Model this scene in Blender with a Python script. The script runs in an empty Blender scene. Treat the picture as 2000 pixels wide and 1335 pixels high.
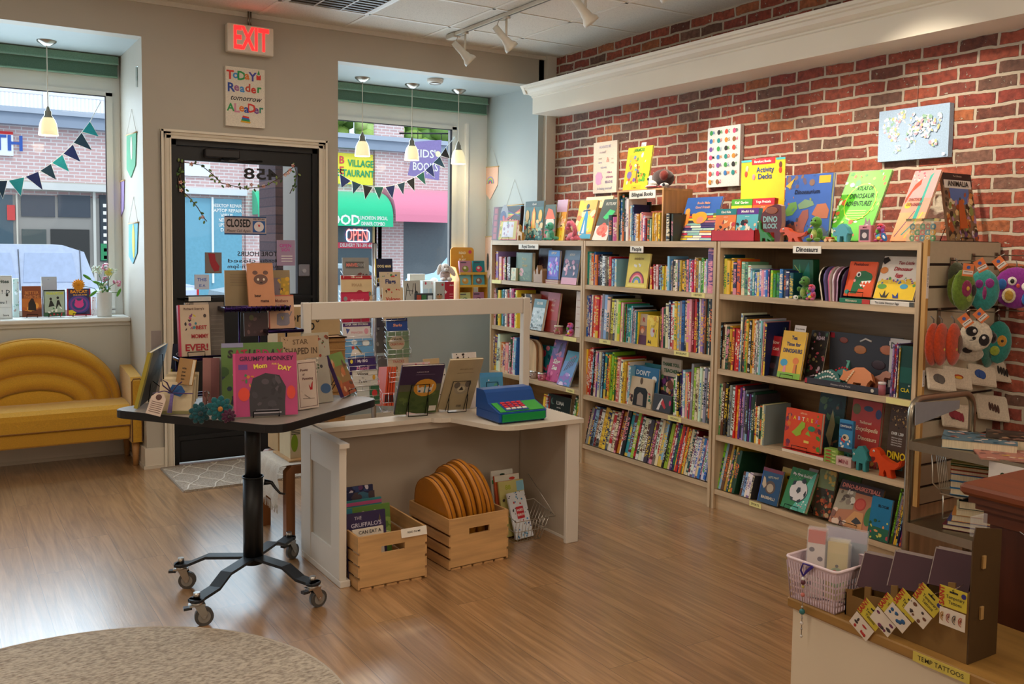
import bpy,math,random
from mathutils import Vector,Matrix,Euler
R=math.radians
rnd=random.Random(458)
sc=bpy.context.scene
C=sc.collection
# ---------------------------------------------------------------- camera
F,PX,PY=1797.1,1006.2,597.2
YAW,PIT,ROL,CZ=.5651,-.0658,.0131,1.5
FW=Vector((math.sin(YAW)*math.cos(PIT),math.cos(YAW)*math.cos(PIT),math.sin(PIT)))
RT0=Vector((math.cos(YAW),-math.sin(YAW),0));UP0=RT0.cross(FW)
RT=RT0*math.cos(ROL)+UP0*math.sin(ROL);UP=-RT0*math.sin(ROL)+UP0*math.cos(ROL)
CAM=Vector((0,0,CZ))
cd=bpy.data.cameras.new('camera');co=bpy.data.objects.new('camera',cd);C.objects.link(co)
mm=Matrix((RT,UP,-FW)).transposed().to_4x4();mm.translation=CAM;co.matrix_world=mm
cd.lens=F*36/2000;cd.sensor_width=36;cd.shift_x=(1000-PX)/2000;cd.shift_y=(PY-667.5)/2000
cd.clip_start=.05;cd.clip_end=300
sc.camera=co
# ---------------------------------------------------------------- light and exposure
sc.view_settings.view_transform='Standard';sc.view_settings.look='None'
sc.view_settings.gamma=1;sc.view_settings.exposure=0.2;sc.view_settings.use_curve_mapping=False
w=bpy.data.worlds.new('sky');sc.world=w;w.use_nodes=True
nt=w.node_tree;nt.nodes.clear()
wo=nt.nodes.new('ShaderNodeOutputWorld');bg=nt.nodes.new('ShaderNodeBackground')
sky=nt.nodes.new('ShaderNodeTexSky');sky.sky_type='HOSEK_WILKIE';sky.turbidity=9;sky.ground_albedo=.4
sky.sun_direction=Vector((.2,-.6,.75)).normalized()
mx=nt.nodes.new('ShaderNodeMix');mx.data_type='RGBA';mx.inputs[0].default_value=.75
nt.links.new(sky.outputs[0],mx.inputs[6]);mx.inputs[7].default_value=(.80,.91,1.05,1)
nt.links.new(mx.outputs[2],bg.inputs[0]);bg.inputs[1].default_value=1.75
nt.links.new(bg.outputs[0],wo.inputs[0])
def lamp(name,kind,loc,energy,color,size=None,rot=None,sy=None,spot=None,blend=.5,radius=.03):
    d=bpy.data.lights.new(name,kind);o=bpy.data.objects.new(name,d);C.objects.link(o)
    o.location=loc;d.energy=energy;d.color=color
    if kind=='AREA':
        d.shape='RECTANGLE';d.size=size;d.size_y=sy or size
    if kind=='SPOT':
        d.spot_size=spot;d.spot_blend=blend;d.shadow_soft_size=radius
    if kind=='POINT':d.shadow_soft_size=radius
    if kind=='SUN':d.angle=R(8)
    if rot is not None:
        o.rotation_euler=rot if not isinstance(rot,Vector)else(rot-Vector(loc)).to_track_quat('-Z','Y').to_euler()
    return o
# daylight: hazy sun over the street, area lamps added to boost skylight at both windows and the door
lamp('sun','SUN',(5,-5,20),.8,(1,.97,.92),rot=Euler((R(38),R(12),0)))
DAY=(.66,.86,1.0)
lamp('window_daylight_boost','AREA',(.3,7.14,1.8),34,DAY,size=1.5,sy=1.5,rot=Euler((R(-90),0,0)))
lamp('window_daylight_boost','AREA',(3.3,7.14,1.75),27,DAY,size=1.2,sy=1.5,rot=Euler((R(-90),0,0)))
lamp('door_daylight_boost','AREA',(1.8,6.25,1.3),7,DAY,size=.7,sy=1.5,rot=Euler((R(-90),0,0)))
# fill lamps added at ceiling height, without fixtures, behind and beside the viewer
WARM=(1.0,.87,.72)
for lx,ly,e in((-.6,1.6,18),(1.6,2.6,12),(2.2,4.6,11),(-.6,4.2,9)):
    lamp('ceiling_fill_light','AREA',(lx,ly,2.99),e,WARM,size=.55,rot=Euler((0,0,0)))

for lx,ly,e in((1.2,-1.3,44),(2.9,.3,30),(-1.8,2.2,30)):lamp('ambient_fill_light','POINT',(lx,ly,2.05),e,(1,.86,.70),radius=.5)  # unseen point lamps added to brighten the ceiling and room
# ---------------------------------------------------------------- view helpers: a pixel of the 2000x1335 frame on a real plane
def at(px,py,**k):
    d=FW+RT*((px-PX)/F)-UP*((py-PY)/F)
    (a,v),=k.items();i='xyz'.index(a)
    return CAM+d*((v-CAM[i])/d[i])
# ---------------------------------------------------------------- colour helpers
def L(c):
    if isinstance(c,str):c=PAL[c]if c in PAL else tuple(int(c[i:i+2],16)for i in(1,3,5))
    return tuple(((x/255)/12.92 if x/255<=.04045 else((x/255+.055)/1.055)**2.4)for x in c[:3])
PAL=dict(r=(200,36,38),R=(122,22,30),o=(232,112,38),y=(244,208,60),Y=(205,155,40),g=(60,150,60),G=(28,74,48),l=(150,205,50),
           t=(50,160,160),T=(20,84,92),b=(42,110,190),B=(28,40,92),s=(140,195,225),p=(236,150,170),P=(96,50,130),v=(160,140,200),
           w=(240,238,232),c=(236,220,185),k=(22,22,26),K=(62,62,68),n=(100,62,40),e=(150,152,158),m=(205,50,120),a=(200,165,120),
           i=(250,250,248),z=(120,170,140))
CNAME=dict(r='red',R='dark red',o='orange',y='yellow',Y='mustard',g='green',G='dark green',l='lime',t='teal',T='dark teal',b='blue',B='navy',s='pale blue',
             p='pink',P='purple',v='lilac',w='white',c='cream',k='black',K='charcoal',n='brown',e='grey',m='magenta',a='tan',z='sage green',i='white')
# ---------------------------------------------------------------- materials
M={}
def newmat(name):
    m=bpy.data.materials.new(name);m.use_nodes=True;nt=m.node_tree;nt.nodes.clear()
    out=nt.nodes.new('ShaderNodeOutputMaterial');b=nt.nodes.new('ShaderNodeBsdfPrincipled');nt.links.new(b.outputs[0],out.inputs[0])
    return m,nt,b
def N(nt,t,**k):
    n=nt.nodes.new('ShaderNode'+t)
    for a,v in k.items():setattr(n,a,v)
    return n
def colmat(name,rough=.5,metal=0,coat=0,noise=0,nscale=40,bump=0,bscale=200,trans=0,emit=0,sheen=0,stretch=(1,1,1),alpha=1,ior=1.45):
    """surface whose colour is the face attribute Col, with a little procedural variation"""
    m,nt,b=newmat(name)
    at_=N(nt,'Attribute');at_.attribute_name='Col'
    src=at_.outputs['Color']
    tc=N(nt,'TexCoord');mp=N(nt,'Mapping');mp.inputs['Scale'].default_value=stretch;nt.links.new(tc.outputs['Object'],mp.inputs[0])
    if noise:
        nz=N(nt,'TexNoise');nz.inputs['Scale'].default_value=nscale;nz.inputs['Detail'].default_value=4;nt.links.new(mp.outputs[0],nz.inputs[0])
        mr=N(nt,'MapRange');mr.inputs[3].default_value=1-noise;mr.inputs[4].default_value=1+noise*.6;mr.inputs[1].default_value=.3;mr.inputs[2].default_value=.7
        nt.links.new(nz.outputs[0],mr.inputs[0])
        vm=N(nt,'VectorMath',operation='SCALE');nt.links.new(src,vm.inputs[0]);nt.links.new(mr.outputs[0],vm.inputs['Scale']);src=vm.outputs[0]
    nt.links.new(src,b.inputs['Base Color'])
    if bump:
        n2=N(nt,'TexNoise');n2.inputs['Scale'].default_value=bscale;nt.links.new(mp.outputs[0],n2.inputs[0])
        bp=N(nt,'Bump');bp.inputs['Strength'].default_value=bump;bp.inputs['Distance'].default_value=.002
        nt.links.new(n2.outputs[0],bp.inputs['Height']);nt.links.new(bp.outputs[0],b.inputs['Normal'])
    b.inputs['Roughness'].default_value=rough;b.inputs['Metallic'].default_value=metal;b.inputs['Coat Weight'].default_value=coat
    b.inputs['Transmission Weight'].default_value=trans;b.inputs['IOR'].default_value=ior;b.inputs['Alpha'].default_value=alpha
    if sheen:b.inputs['Sheen Weight'].default_value=sheen
    if emit:nt.links.new(at_.outputs['Color'],b.inputs['Emission Color']);b.inputs['Emission Strength'].default_value=emit
    M[name]=m;return m
colmat('paint',.55,noise=.03,nscale=3,bump=.03,bscale=300)
colmat('paper',.6,noise=.04,nscale=30)
colmat('gloss',.42,noise=.07,nscale=14)
colmat('page',.8,noise=.18,nscale=8,stretch=(80,2,2))
colmat('plastic',.35,noise=.03)
colmat('fabric',.95,noise=.14,nscale=160,bump=.5,bscale=420,sheen=.3)
colmat('plush',1.,noise=.25,nscale=90,bump=.8,bscale=260,sheen=.5)
colmat('metal',.3,metal=1,noise=.05)
colmat('satin',.45,noise=.04)
colmat('leather',.42,noise=.10,nscale=12,bump=.25,bscale=180)
colmat('clear',.08,trans=1,ior=1.2)
colmat('film',.15,alpha=.22)
colmat('lit',.5,emit=3)
colmat('glow',.4,emit=.8)
colmat('foliage',.6,noise=.2,nscale=30)
for ax,st in(('x',(1.2,14,14)),('y',(14,1.2,14)),('z',(14,14,1.2))):
    colmat('wood'+ax,.45,noise=.24,nscale=2.2,bump=.08,bscale=40,stretch=st)
# window pane: clear glass with a faint reflection, built as thin sheets
m,nt,b=newmat('pane');M['pane']=m
nt.nodes.remove(b);tr=N(nt,'BsdfTransparent');gl=N(nt,'BsdfGlossy');gl.inputs['Roughness'].default_value=.02
ms=N(nt,'MixShader');fr=N(nt,'Fresnel');fr.inputs[0].default_value=1.12
tr.inputs[0].default_value=(.97,.99,1,1)
nt.links.new(fr.outputs[0],ms.inputs[0]);nt.links.new(tr.outputs[0],ms.inputs[1]);nt.links.new(gl.outputs[0],ms.inputs[2])
nt.links.new(ms.outputs[0],nt.nodes['Material Output'].inputs[0])
# printed book spine: cloth colour Col, ink colour Acc, lettering from UV noise, per-book seed
m,nt,b=newmat('spine');M['spine']=m
a1=N(nt,'Attribute');a1.attribute_name='Col';a2=N(nt,'Attribute');a2.attribute_name='Acc'
uv=N(nt,'UVMap');sp=N(nt,'SeparateXYZ');nt.links.new(uv.outputs[0],sp.inputs[0])
def mth(op,a,b_=None,c=None):
    n=N(nt,'Math',operation=op)
    for i,v in enumerate((a,b_,c)):
        if v is None:continue
        if isinstance(v,(int,float)):n.inputs[i].default_value=v
        else:nt.links.new(v,n.inputs[i])
    return n.outputs[0]
seed=a2.outputs['Alpha'];U,V=sp.outputs[0],sp.outputs[1]
s100=mth('MULTIPLY',seed,91.7)
cv=N(nt,'CombineXYZ');nt.links.new(mth('MULTIPLY',U,2.6),cv.inputs[0]);nt.links.new(mth('MULTIPLY',V,46),cv.inputs[1]);nt.links.new(s100,cv.inputs[2])
nz=N(nt,'TexNoise');nz.inputs['Scale'].default_value=1;nz.inputs['Detail'].default_value=1;nt.links.new(cv.outputs[0],nz.inputs[0])
let=mth('GREATER_THAN',nz.outputs[0],.5)
v0=mth('MULTIPLY_ADD',mth('FRACT',mth('MULTIPLY',seed,7.3)),.25,.12);v1=mth('MULTIPLY_ADD',mth('FRACT',mth('MULTIPLY',seed,3.1)),.3,.6)
msk=mth('MULTIPLY',mth('MULTIPLY',mth('GREATER_THAN',V,v0),mth('LESS_THAN',V,v1)),mth('MULTIPLY',mth('GREATER_THAN',U,.24),mth('LESS_THAN',U,.76)))
let=mth('MULTIPLY',let,msk)
bandon=mth('GREATER_THAN',mth('FRACT',mth('MULTIPLY',seed,5.7)),.45)
band=mth('MULTIPLY',bandon,mth('ADD',mth('LESS_THAN',V,mth('MULTIPLY',mth('FRACT',mth('MULTIPLY',seed,11.3)),.22)),mth('MULTIPLY',mth('GREATER_THAN',V,.93),mth('LESS_THAN',V,.97))))
band=mth('MINIMUM',band,1)
# pictorial blotches on some spines
n3=N(nt,'TexNoise');n3.inputs['Scale'].default_value=.35;nt.links.new(cv.outputs[0],n3.inputs[0])
blo=mth('MULTIPLY',mth('GREATER_THAN',n3.outputs[0],.56),mth('GREATER_THAN',mth('FRACT',mth('MULTIPLY',seed,17.9)),.5))
msk_all=mth('MINIMUM',mth('ADD',mth('ADD',let,mth('MULTIPLY',band,.85)),mth('MULTIPLY',blo,.7)),1)
mix=N(nt,'Mix',data_type='RGBA');nt.links.new(msk_all,mix.inputs[0]);nt.links.new(a1.outputs['Color'],mix.inputs[6]);nt.links.new(a2.outputs['Color'],mix.inputs[7])
nt.links.new(mix.outputs[2],b.inputs['Base Color']);b.inputs['Roughness'].default_value=.4
# ---------------------------------------------------------------- mesh builder
class MB:
    def __init__(s):s.v=[];s.f=[];s.m=[];s.c=[];s.a=[];s.u=[];s.sm=[];s.mats=[];s.X=Matrix.Identity(4)
    def mi(s,m):
        if m not in s.mats:s.mats.append(m)
        return s.mats.index(m)
    def face(s,vs,col,mat,smooth=False,uv=None,acc=(0,0,0,0)):
        b0=len(s.v);s.v+=[s.X@Vector(p)for p in vs];s._f(list(range(b0,b0+len(vs))),col,mat,smooth,uv,acc)
    def _f(s,idx,col,mat,smooth=False,uv=None,acc=(0,0,0,0)):
        s.f.append(idx);s.m.append(s.mi(mat));s.c.append(col if len(col)==4 else(*col,1));s.a.append(acc);s.sm.append(smooth);s.u.append(uv or[(0,0)]*len(idx))
    def grid(s,rows,col,mat,smooth=True,closed=False,caps=False):
        b0=len(s.v);n=len(rows[0])
        for r in rows:s.v+=[s.X@Vector(p)for p in r]
        for i in range(len(rows)-1):
            for j in range(n if closed else n-1):
                k=(j+1)%n;s._f([b0+i*n+j,b0+i*n+k,b0+(i+1)*n+k,b0+(i+1)*n+j],col,mat,smooth)
        if caps:
            s._f([b0+j for j in range(n)][::-1],col,mat);s._f([b0+(len(rows)-1)*n+j for j in range(n)],col,mat)
    def box(s,a,b,col='w',mat='paint',T=None,bev=0):
        col=L(col);x0,y0,z0=a;x1,y1,z1=b;X=s.X
        if T is not None:s.X=X@T
        if bev:
            # chamfered vertical prism with small top and bottom bevels
            e=bev
            def ring(z,i):return[(x0+i+e,y0+i,z),(x1-i-e,y0+i,z),(x1-i,y0+i+e,z),(x1-i,y1-i-e,z),(x1-i-e,y1-i,z),(x0+i+e,y1-i,z),(x0+i,y1-i-e,z),(x0+i,y0+i+e,z)]
            s.grid([ring(z0,e*.7),ring(z0+e,0),ring(z1-e,0),ring(z1,e*.7)],col,mat,False,True,True)
        else:
            p=[(x0,y0,z0),(x1,y0,z0),(x1,y1,z0),(x0,y1,z0),(x0,y0,z1),(x1,y0,z1),(x1,y1,z1),(x0,y1,z1)]
            b0=len(s.v);s.v+=[s.X@Vector(q)for q in p]
            for f in((0,3,2,1),(4,5,6,7),(0,1,5,4),(1,2,6,5),(2,3,7,6),(3,0,4,7)):s._f([b0+i for i in f],col,mat)
        s.X=X;return s
    def cyl(s,p,q,r0,r1=None,col='e',mat='plastic',n=16,caps=True):
        return s.tube([p,q],[r0,r0 if r1 is None else r1],col,mat,n,caps)
    def tube(s,pts,rad,col='e',mat='plastic',n=10,caps=True,flat=1.0,closed=False):
        col=L(col);pts=[Vector(p)for p in pts]
        if not isinstance(rad,(list,tuple)):rad=[rad]*len(pts)
        rows=[];up=None
        for i,p in enumerate(pts):
            if closed:d=pts[(i+1)%len(pts)]-pts[i-1]
            else:d=pts[min(i+1,len(pts)-1)]-pts[max(i-1,0)]
            d=d.normalized()if d.length>1e-9 else Vector((0,0,1))
            if up is None:up=Vector((0,0,1))if abs(d.z)<.9 else Vector((0,1,0))
            sx=d.cross(up);sx=sx.normalized()if sx.length>1e-6 else Vector((1,0,0));up=sx.cross(d).normalized()
            rows.append([p+(sx*math.cos(2*math.pi*j/n)+up*math.sin(2*math.pi*j/n)*flat)*rad[i]for j in range(n)])
        if closed:rows.append(rows[0])
        s.grid(rows,col,mat,True,True,caps and not closed);return s
    def lathe(s,prof,col='w',mat='plastic',n=24,c=(0,0,0),caps=False):
        rows=[[(c[0]+r*math.cos(2*math.pi*j/n),c[1]+r*math.sin(2*math.pi*j/n),c[2]+z)for j in range(n)]for r,z in prof]
        s.grid(rows,L(col),mat,True,True,caps);return s
    def ell(s,c,r,col='w',mat='plush',n=12,T=None):
        X=s.X;col=L(col)
        if isinstance(r,(int,float)):r=(r,r,r)
        if T is not None:s.X=X@Matrix.Translation(c)@T@Matrix.Translation(-Vector(c))
        rows=[]
        for i in range(n//2+1):
            t=math.pi*i/(n//2);q=max(math.sin(t),.02)
            rows.append([(c[0]+r[0]*q*math.cos(2*math.pi*j/n),c[1]+r[1]*q*math.sin(2*math.pi*j/n),c[2]-r[2]*math.cos(t))for j in range(n)])
        s.grid(rows,col,mat,True,True,True);s.X=X;return s
    def prism(s,out,y0,y1,col='w',mat='paint',side=None):
        """outline of (x, z) points extruded from y0 to y1"""
        col=L(col);sd=L(side)if side else col;n=len(out);b0=len(s.v)
        s.v+=[s.X@Vector((x,y0,z))for x,z in out]+[s.X@Vector((x,y1,z))for x,z in out]
        s._f([b0+i for i in range(n)],col,mat);s._f([b0+n+i for i in range(n)][::-1],col,mat)
        for i in range(n):
            j=(i+1)%n;s._f([b0+j,b0+i,b0+n+i,b0+n+j],sd,mat)
        return s
    def slab(s,out,z0,z1,col='w',mat='paint',side=None):
        """outline of (x, y) points extruded in height"""
        col=L(col);sd=L(side)if side else col;n=len(out);b0=len(s.v)
        s.v+=[s.X@Vector((x,y,z0))for x,y in out]+[s.X@Vector((x,y,z1))for x,y in out]
        s._f([b0+i for i in range(n)][::-1],sd,mat);s._f([b0+n+i for i in range(n)],col,mat)
        for i in range(n):
            j=(i+1)%n;s._f([b0+i,b0+j,b0+n+j,b0+n+i],sd,mat)
        return s
    def text(s,body,size,T,col='k',mat='paper',bold=.0,shear=0,align='CENTER',depth=0,wid=None):
        key=(body,bold,shear,align,depth)
        if key not in TX:
            cu=bpy.data.curves.new('t','FONT');cu.body=body;cu.size=1;cu.offset=bold*.55;cu.shear=shear;cu.align_x=align;cu.align_y='CENTER';cu.resolution_u=2;cu.space_line=.9
            cu.extrude=depth
            o=bpy.data.objects.new('t',cu);me=bpy.data.meshes.new_from_object(o)
            TX[key]=([v.co.copy()for v in me.vertices],[list(p.vertices)for p in me.polygons]);bpy.data.objects.remove(o);bpy.data.curves.remove(cu);bpy.data.meshes.remove(me)
        vs,fs=TX[key];sx=size
        if wid and vs:
            wd=max(v.x for v in vs)-min(v.x for v in vs);sx=min(size,wid/wd)if wid>0 else wid/wd
        b0=len(s.v);Q=s.X@T;s.v+=[Q@Vector((v.x*sx,v.y*size,v.z*size))for v in vs];col=L(col)
        for f in fs:s._f([b0+i for i in f],col,mat)
        return s
    def build(s,name,parent=None,loc=None,rot=None):
        me=bpy.data.meshes.new(name);me.from_pydata([tuple(v)for v in s.v],[],s.f)
        for m_ in s.mats:me.materials.append(M[m_])
        me.polygons.foreach_set('material_index',s.m);me.polygons.foreach_set('use_smooth',s.sm)
        c=me.color_attributes.new('Col','FLOAT_COLOR','CORNER');buf=[];ab=[];ub=[]
        for f,cc,aa,uu in zip(s.f,s.c,s.a,s.u):
            buf+=list(cc)*len(f);ab+=list(aa)*len(f)
            for q in uu:ub+=q
        c.data.foreach_set('color',buf)
        if 'spine' in s.mats:
            c2=me.color_attributes.new('Acc','FLOAT_COLOR','CORNER');c2.data.foreach_set('color',ab)
            ul=me.uv_layers.new(name='UVMap');ul.data.foreach_set('uv',ub)
        me.update();o=bpy.data.objects.new(name,me);C.objects.link(o)
        if parent:o.parent=parent
        if loc is not None:o.location=loc
        if rot is not None:o.rotation_euler=rot
        return o
TX={}
LABELS={}
def tag(o,label,cat,group=None,kind=None):
    if label:o['label']=label
    if cat:o['category']=cat
    if group:o['group']=group
    if kind:o['kind']=kind
    return o
def thing(name,label,cat,loc=(0,0,0),rz=0,group=None,mat=None):
    o=bpy.data.objects.new(name,None);C.objects.link(o);o.empty_display_size=.05
    if mat is not None:o.matrix_world=mat
    else:o.location=loc;o.rotation_euler=(0,0,rz)
    return tag(o,label,cat,group)
def struct(name,mb):return tag(mb.build(name),None,None,kind='structure')
def copytree(o,parent=None,label=None):
    c=o.copy();C.objects.link(c);c.parent=parent
    if label:c['label']=label
    for ch in[q for q in bpy.data.objects if q.parent==o and q!=c]:copytree(ch,c)
    return c
def Tm(x=0,y=0,z=0,rx=0,ry=0,rz=0):return Matrix.Translation((x,y,z))@Euler((R(rx),R(ry),R(rz))).to_matrix().to_4x4()
def arc(cx,cz,rx,rz,a0,a1,n):return[(cx+rx*math.cos(R(a0+(a1-a0)*i/n)),cz+rz*math.sin(R(a0+(a1-a0)*i/n)))for i in range(n+1)]
def rrect(x0,z0,x1,z1,r,n=5):
    return arc(x1-r,z0+r,r,r,-90,0,n)+arc(x1-r,z1-r,r,r,0,90,n)+arc(x0+r,z1-r,r,r,90,180,n)+arc(x0+r,z0+r,r,r,180,270,n)

# ================================================================ setting materials
def brickmat(name,cols,mortar,w_=.205,h_=.069,ms_=.0085,rough=.85,dist=.012,bump=1.0,blotch=.5,axis='yz'):
    m,nt,b=newmat(name);M[name]=m
    tc=N(nt,'TexCoord');sp=N(nt,'SeparateXYZ');nt.links.new(tc.outputs['Object'],sp.inputs[0])
    cb=N(nt,'CombineXYZ');ax={'x':0,'y':1,'z':2}
    nt.links.new(sp.outputs[ax[axis[0]]],cb.inputs[0]);nt.links.new(sp.outputs[ax[axis[1]]],cb.inputs[1])
    nz=N(nt,'TexNoise');nz.inputs['Scale'].default_value=9;nz.inputs['Detail'].default_value=5;nt.links.new(cb.outputs[0],nz.inputs[0])
    vs=N(nt,'VectorMath',operation='SUBTRACT');nt.links.new(nz.outputs['Color'],vs.inputs[0]);vs.inputs[1].default_value=(.5,.5,.5)
    sc_=N(nt,'VectorMath',operation='SCALE');nt.links.new(vs.outputs[0],sc_.inputs[0]);sc_.inputs['Scale'].default_value=dist*2
    ad=N(nt,'VectorMath',operation='ADD');nt.links.new(cb.outputs[0],ad.inputs[0]);nt.links.new(sc_.outputs[0],ad.inputs[1])
    br=N(nt,'TexBrick');nt.links.new(ad.outputs[0],br.inputs[0])
    for k,v in(('Scale',1),('Mortar Size',ms_),('Mortar Smooth',.25),('Brick Width',w_),('Row Height',h_),('Bias',0)):br.inputs[k].default_value=v
    br.inputs['Color1'].default_value=(0,0,0,1);br.inputs['Color2'].default_value=(1,1,1,1);br.inputs['Mortar'].default_value=(.5,.5,.5,1)
    cr=N(nt,'ValToRGB');cr.color_ramp.interpolation='CONSTANT';nt.links.new(br.outputs['Color'],cr.inputs[0])
    el=cr.color_ramp.elements
    while len(el)>1:el.remove(el[0])
    el[0].position=0;el[0].color=(*L(cols[0]),1)
    for i,c in enumerate(cols[1:]):e=el.new((i+1)/len(cols));e.color=(*L(c),1)
    n2=N(nt,'TexNoise');n2.inputs['Scale'].default_value=38;n2.inputs['Detail'].default_value=6;nt.links.new(tc.outputs['Object'],n2.inputs[0])
    mr=N(nt,'MapRange');mr.inputs[1].default_value=.25;mr.inputs[2].default_value=.75;mr.inputs[3].default_value=1-blotch;mr.inputs[4].default_value=1+blotch*.6;nt.links.new(n2.outputs[0],mr.inputs[0])
    vm=N(nt,'VectorMath',operation='SCALE');nt.links.new(cr.outputs[0],vm.inputs[0]);nt.links.new(mr.outputs[0],vm.inputs['Scale'])
    # lumpy mortar: noise widens the joints here and there
    n3=N(nt,'TexNoise');n3.inputs['Scale'].default_value=3.1;n3.inputs['Detail'].default_value=5;nt.links.new(tc.outputs['Object'],n3.inputs[0])
    mth2=N(nt,'MapRange');mth2.inputs[1].default_value=.69;mth2.inputs[2].default_value=.73;nt.links.new(n3.outputs[0],mth2.inputs[0])
    n4=N(nt,'TexNoise');n4.inputs['Scale'].default_value=60;nt.links.new(tc.outputs['Object'],n4.inputs[0])
    g4=N(nt,'MapRange');g4.inputs[1].default_value=.68;g4.inputs[2].default_value=.72;nt.links.new(n4.outputs[0],g4.inputs[0])
    mxx=N(nt,'Math',operation='MAXIMUM');nt.links.new(br.outputs['Fac'],mxx.inputs[0])
    if blotch>.3:
        mx2=N(nt,'Math',operation='MAXIMUM');nt.links.new(mth2.outputs[0],mx2.inputs[0]);nt.links.new(g4.outputs[0],mx2.inputs[1]);nt.links.new(mx2.outputs[0],mxx.inputs[1])
    mix=N(nt,'Mix',data_type='RGBA');nt.links.new(mxx.outputs[0],mix.inputs[0]);nt.links.new(vm.outputs[0],mix.inputs[6]);mix.inputs[7].default_value=(*L(mortar),1)
    nt.links.new(mix.outputs[2],b.inputs['Base Color']);b.inputs['Roughness'].default_value=rough
    hh=N(nt,'Math',operation='MULTIPLY_ADD');nt.links.new(mxx.outputs[0],hh.inputs[0]);hh.inputs[1].default_value=-1;nt.links.new(n2.outputs[0],hh.inputs[2])
    bp=N(nt,'Bump');bp.inputs['Strength'].default_value=bump;bp.inputs['Distance'].default_value=.008;nt.links.new(hh.outputs[0],bp.inputs['Height']);nt.links.new(bp.outputs[0],b.inputs['Normal'])
brickmat('brick_wall',['#6a3c30','#8c4030','#9a4c38','#7c3c2e','#9c4e38','#6a4a3e','#90442f','#8a4236','#a4603c','#7a5648','#934835','#84392e','#8e4533','#7e4034'],'#b5a896')
brickmat('brick_street',['#b85850','#c06258','#ac4e48','#c46e64'],'#dcd6d4',w_=.30,h_=.10,ms_=.017,blotch=.1,bump=.2,axis='xz',dist=.002)
brickmat('brick_pier',['#8a6460','#7a5c5c','#96706a','#6e5654'],'#50444a',w_=.20,h_=.075,ms_=.006,blotch=.2,bump=.4,axis='xz',dist=.002)
def floor_mat():
    m,nt,b=newmat('floor_planks');M['floor_planks']=m
    tc=N(nt,'TexCoord');sp=N(nt,'SeparateXYZ');nt.links.new(tc.outputs['Object'],sp.inputs[0])
    cb=N(nt,'CombineXYZ');nt.links.new(sp.outputs[1],cb.inputs[0]);nt.links.new(sp.outputs[0],cb.inputs[1])
    br=N(nt,'TexBrick');nt.links.new(cb.outputs[0],br.inputs[0]);br.offset=.37;br.offset_frequency=2
    for k,v in(('Scale',1),('Mortar Size',.0009),('Mortar Smooth',.1),('Brick Width',1.25),('Row Height',.182)):br.inputs[k].default_value=v
    br.inputs['Color1'].default_value=(0,0,0,1);br.inputs['Color2'].default_value=(1,1,1,1);br.inputs['Mortar'].default_value=(.5,.5,.5,1)
    # grain: noise stretched along the plank, shifted per plank
    mp=N(nt,'Mapping');mp.inputs['Scale'].default_value=(2.2,34,1);nt.links.new(cb.outputs[0],mp.inputs[0])
    sh=N(nt,'VectorMath',operation='SCALE');nt.links.new(br.outputs['Color'],sh.inputs[0]);sh.inputs['Scale'].default_value=13
    ad=N(nt,'VectorMath',operation='ADD');nt.links.new(mp.outputs[0],ad.inputs[0]);nt.links.new(sh.outputs[0],ad.inputs[1])
    nz=N(nt,'TexNoise');nz.inputs['Scale'].default_value=1;nz.inputs['Detail'].default_value=5;nz.inputs['Distortion'].default_value=1.2;nt.links.new(ad.outputs[0],nz.inputs[0])
    cr=N(nt,'ValToRGB');nt.links.new(nz.outputs[0],cr.inputs[0]);e=cr.color_ramp.elements
    e[0].position=.28;e[0].color=(*L('#86633f'),1);e[1].position=.72;e[1].color=(*L('#b88e62'),1)
    k=e.new(.5);k.color=(*L('#a27a50'),1)
    mr=N(nt,'MapRange');mr.inputs[3].default_value=.86;mr.inputs[4].default_value=1.1;nt.links.new(br.outputs['Color'],mr.inputs[0])
    vm=N(nt,'VectorMath',operation='SCALE');nt.links.new(cr.outputs[0],vm.inputs[0]);nt.links.new(mr.outputs[0],vm.inputs['Scale'])
    mix=N(nt,'Mix',data_type='RGBA');nt.links.new(br.outputs['Fac'],mix.inputs[0]);nt.links.new(vm.outputs[0],mix.inputs[6]);mix.inputs[7].default_value=(*L('#5a4636'),1)
    nt.links.new(mix.outputs[2],b.inputs['Base Color']);b.inputs['Roughness'].default_value=.34;b.inputs['Coat Weight'].default_value=1.;b.inputs['Coat Roughness'].default_value=.24;b.inputs['Coat IOR'].default_value=1.75
    mp2=N(nt,'Mapping');mp2.inputs['Scale'].default_value=(5,120,1);nt.links.new(cb.outputs[0],mp2.inputs[0])
    n2=N(nt,'TexNoise');n2.inputs['Scale'].default_value=1;n2.inputs['Detail'].default_value=3;n2.inputs['Distortion'].default_value=1;nt.links.new(mp2.outputs[0],n2.inputs[0])
    hh=N(nt,'Math',operation='MULTIPLY_ADD');nt.links.new(br.outputs['Fac'],hh.inputs[0]);hh.inputs[1].default_value=-2;nt.links.new(n2.outputs[0],hh.inputs[2])
    bp=N(nt,'Bump');bp.inputs['Strength'].default_value=.45;bp.inputs['Distance'].default_value=.0012;nt.links.new(hh.outputs[0],bp.inputs['Height']);nt.links.new(bp.outputs[0],b.inputs['Normal'])
floor_mat()
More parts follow.
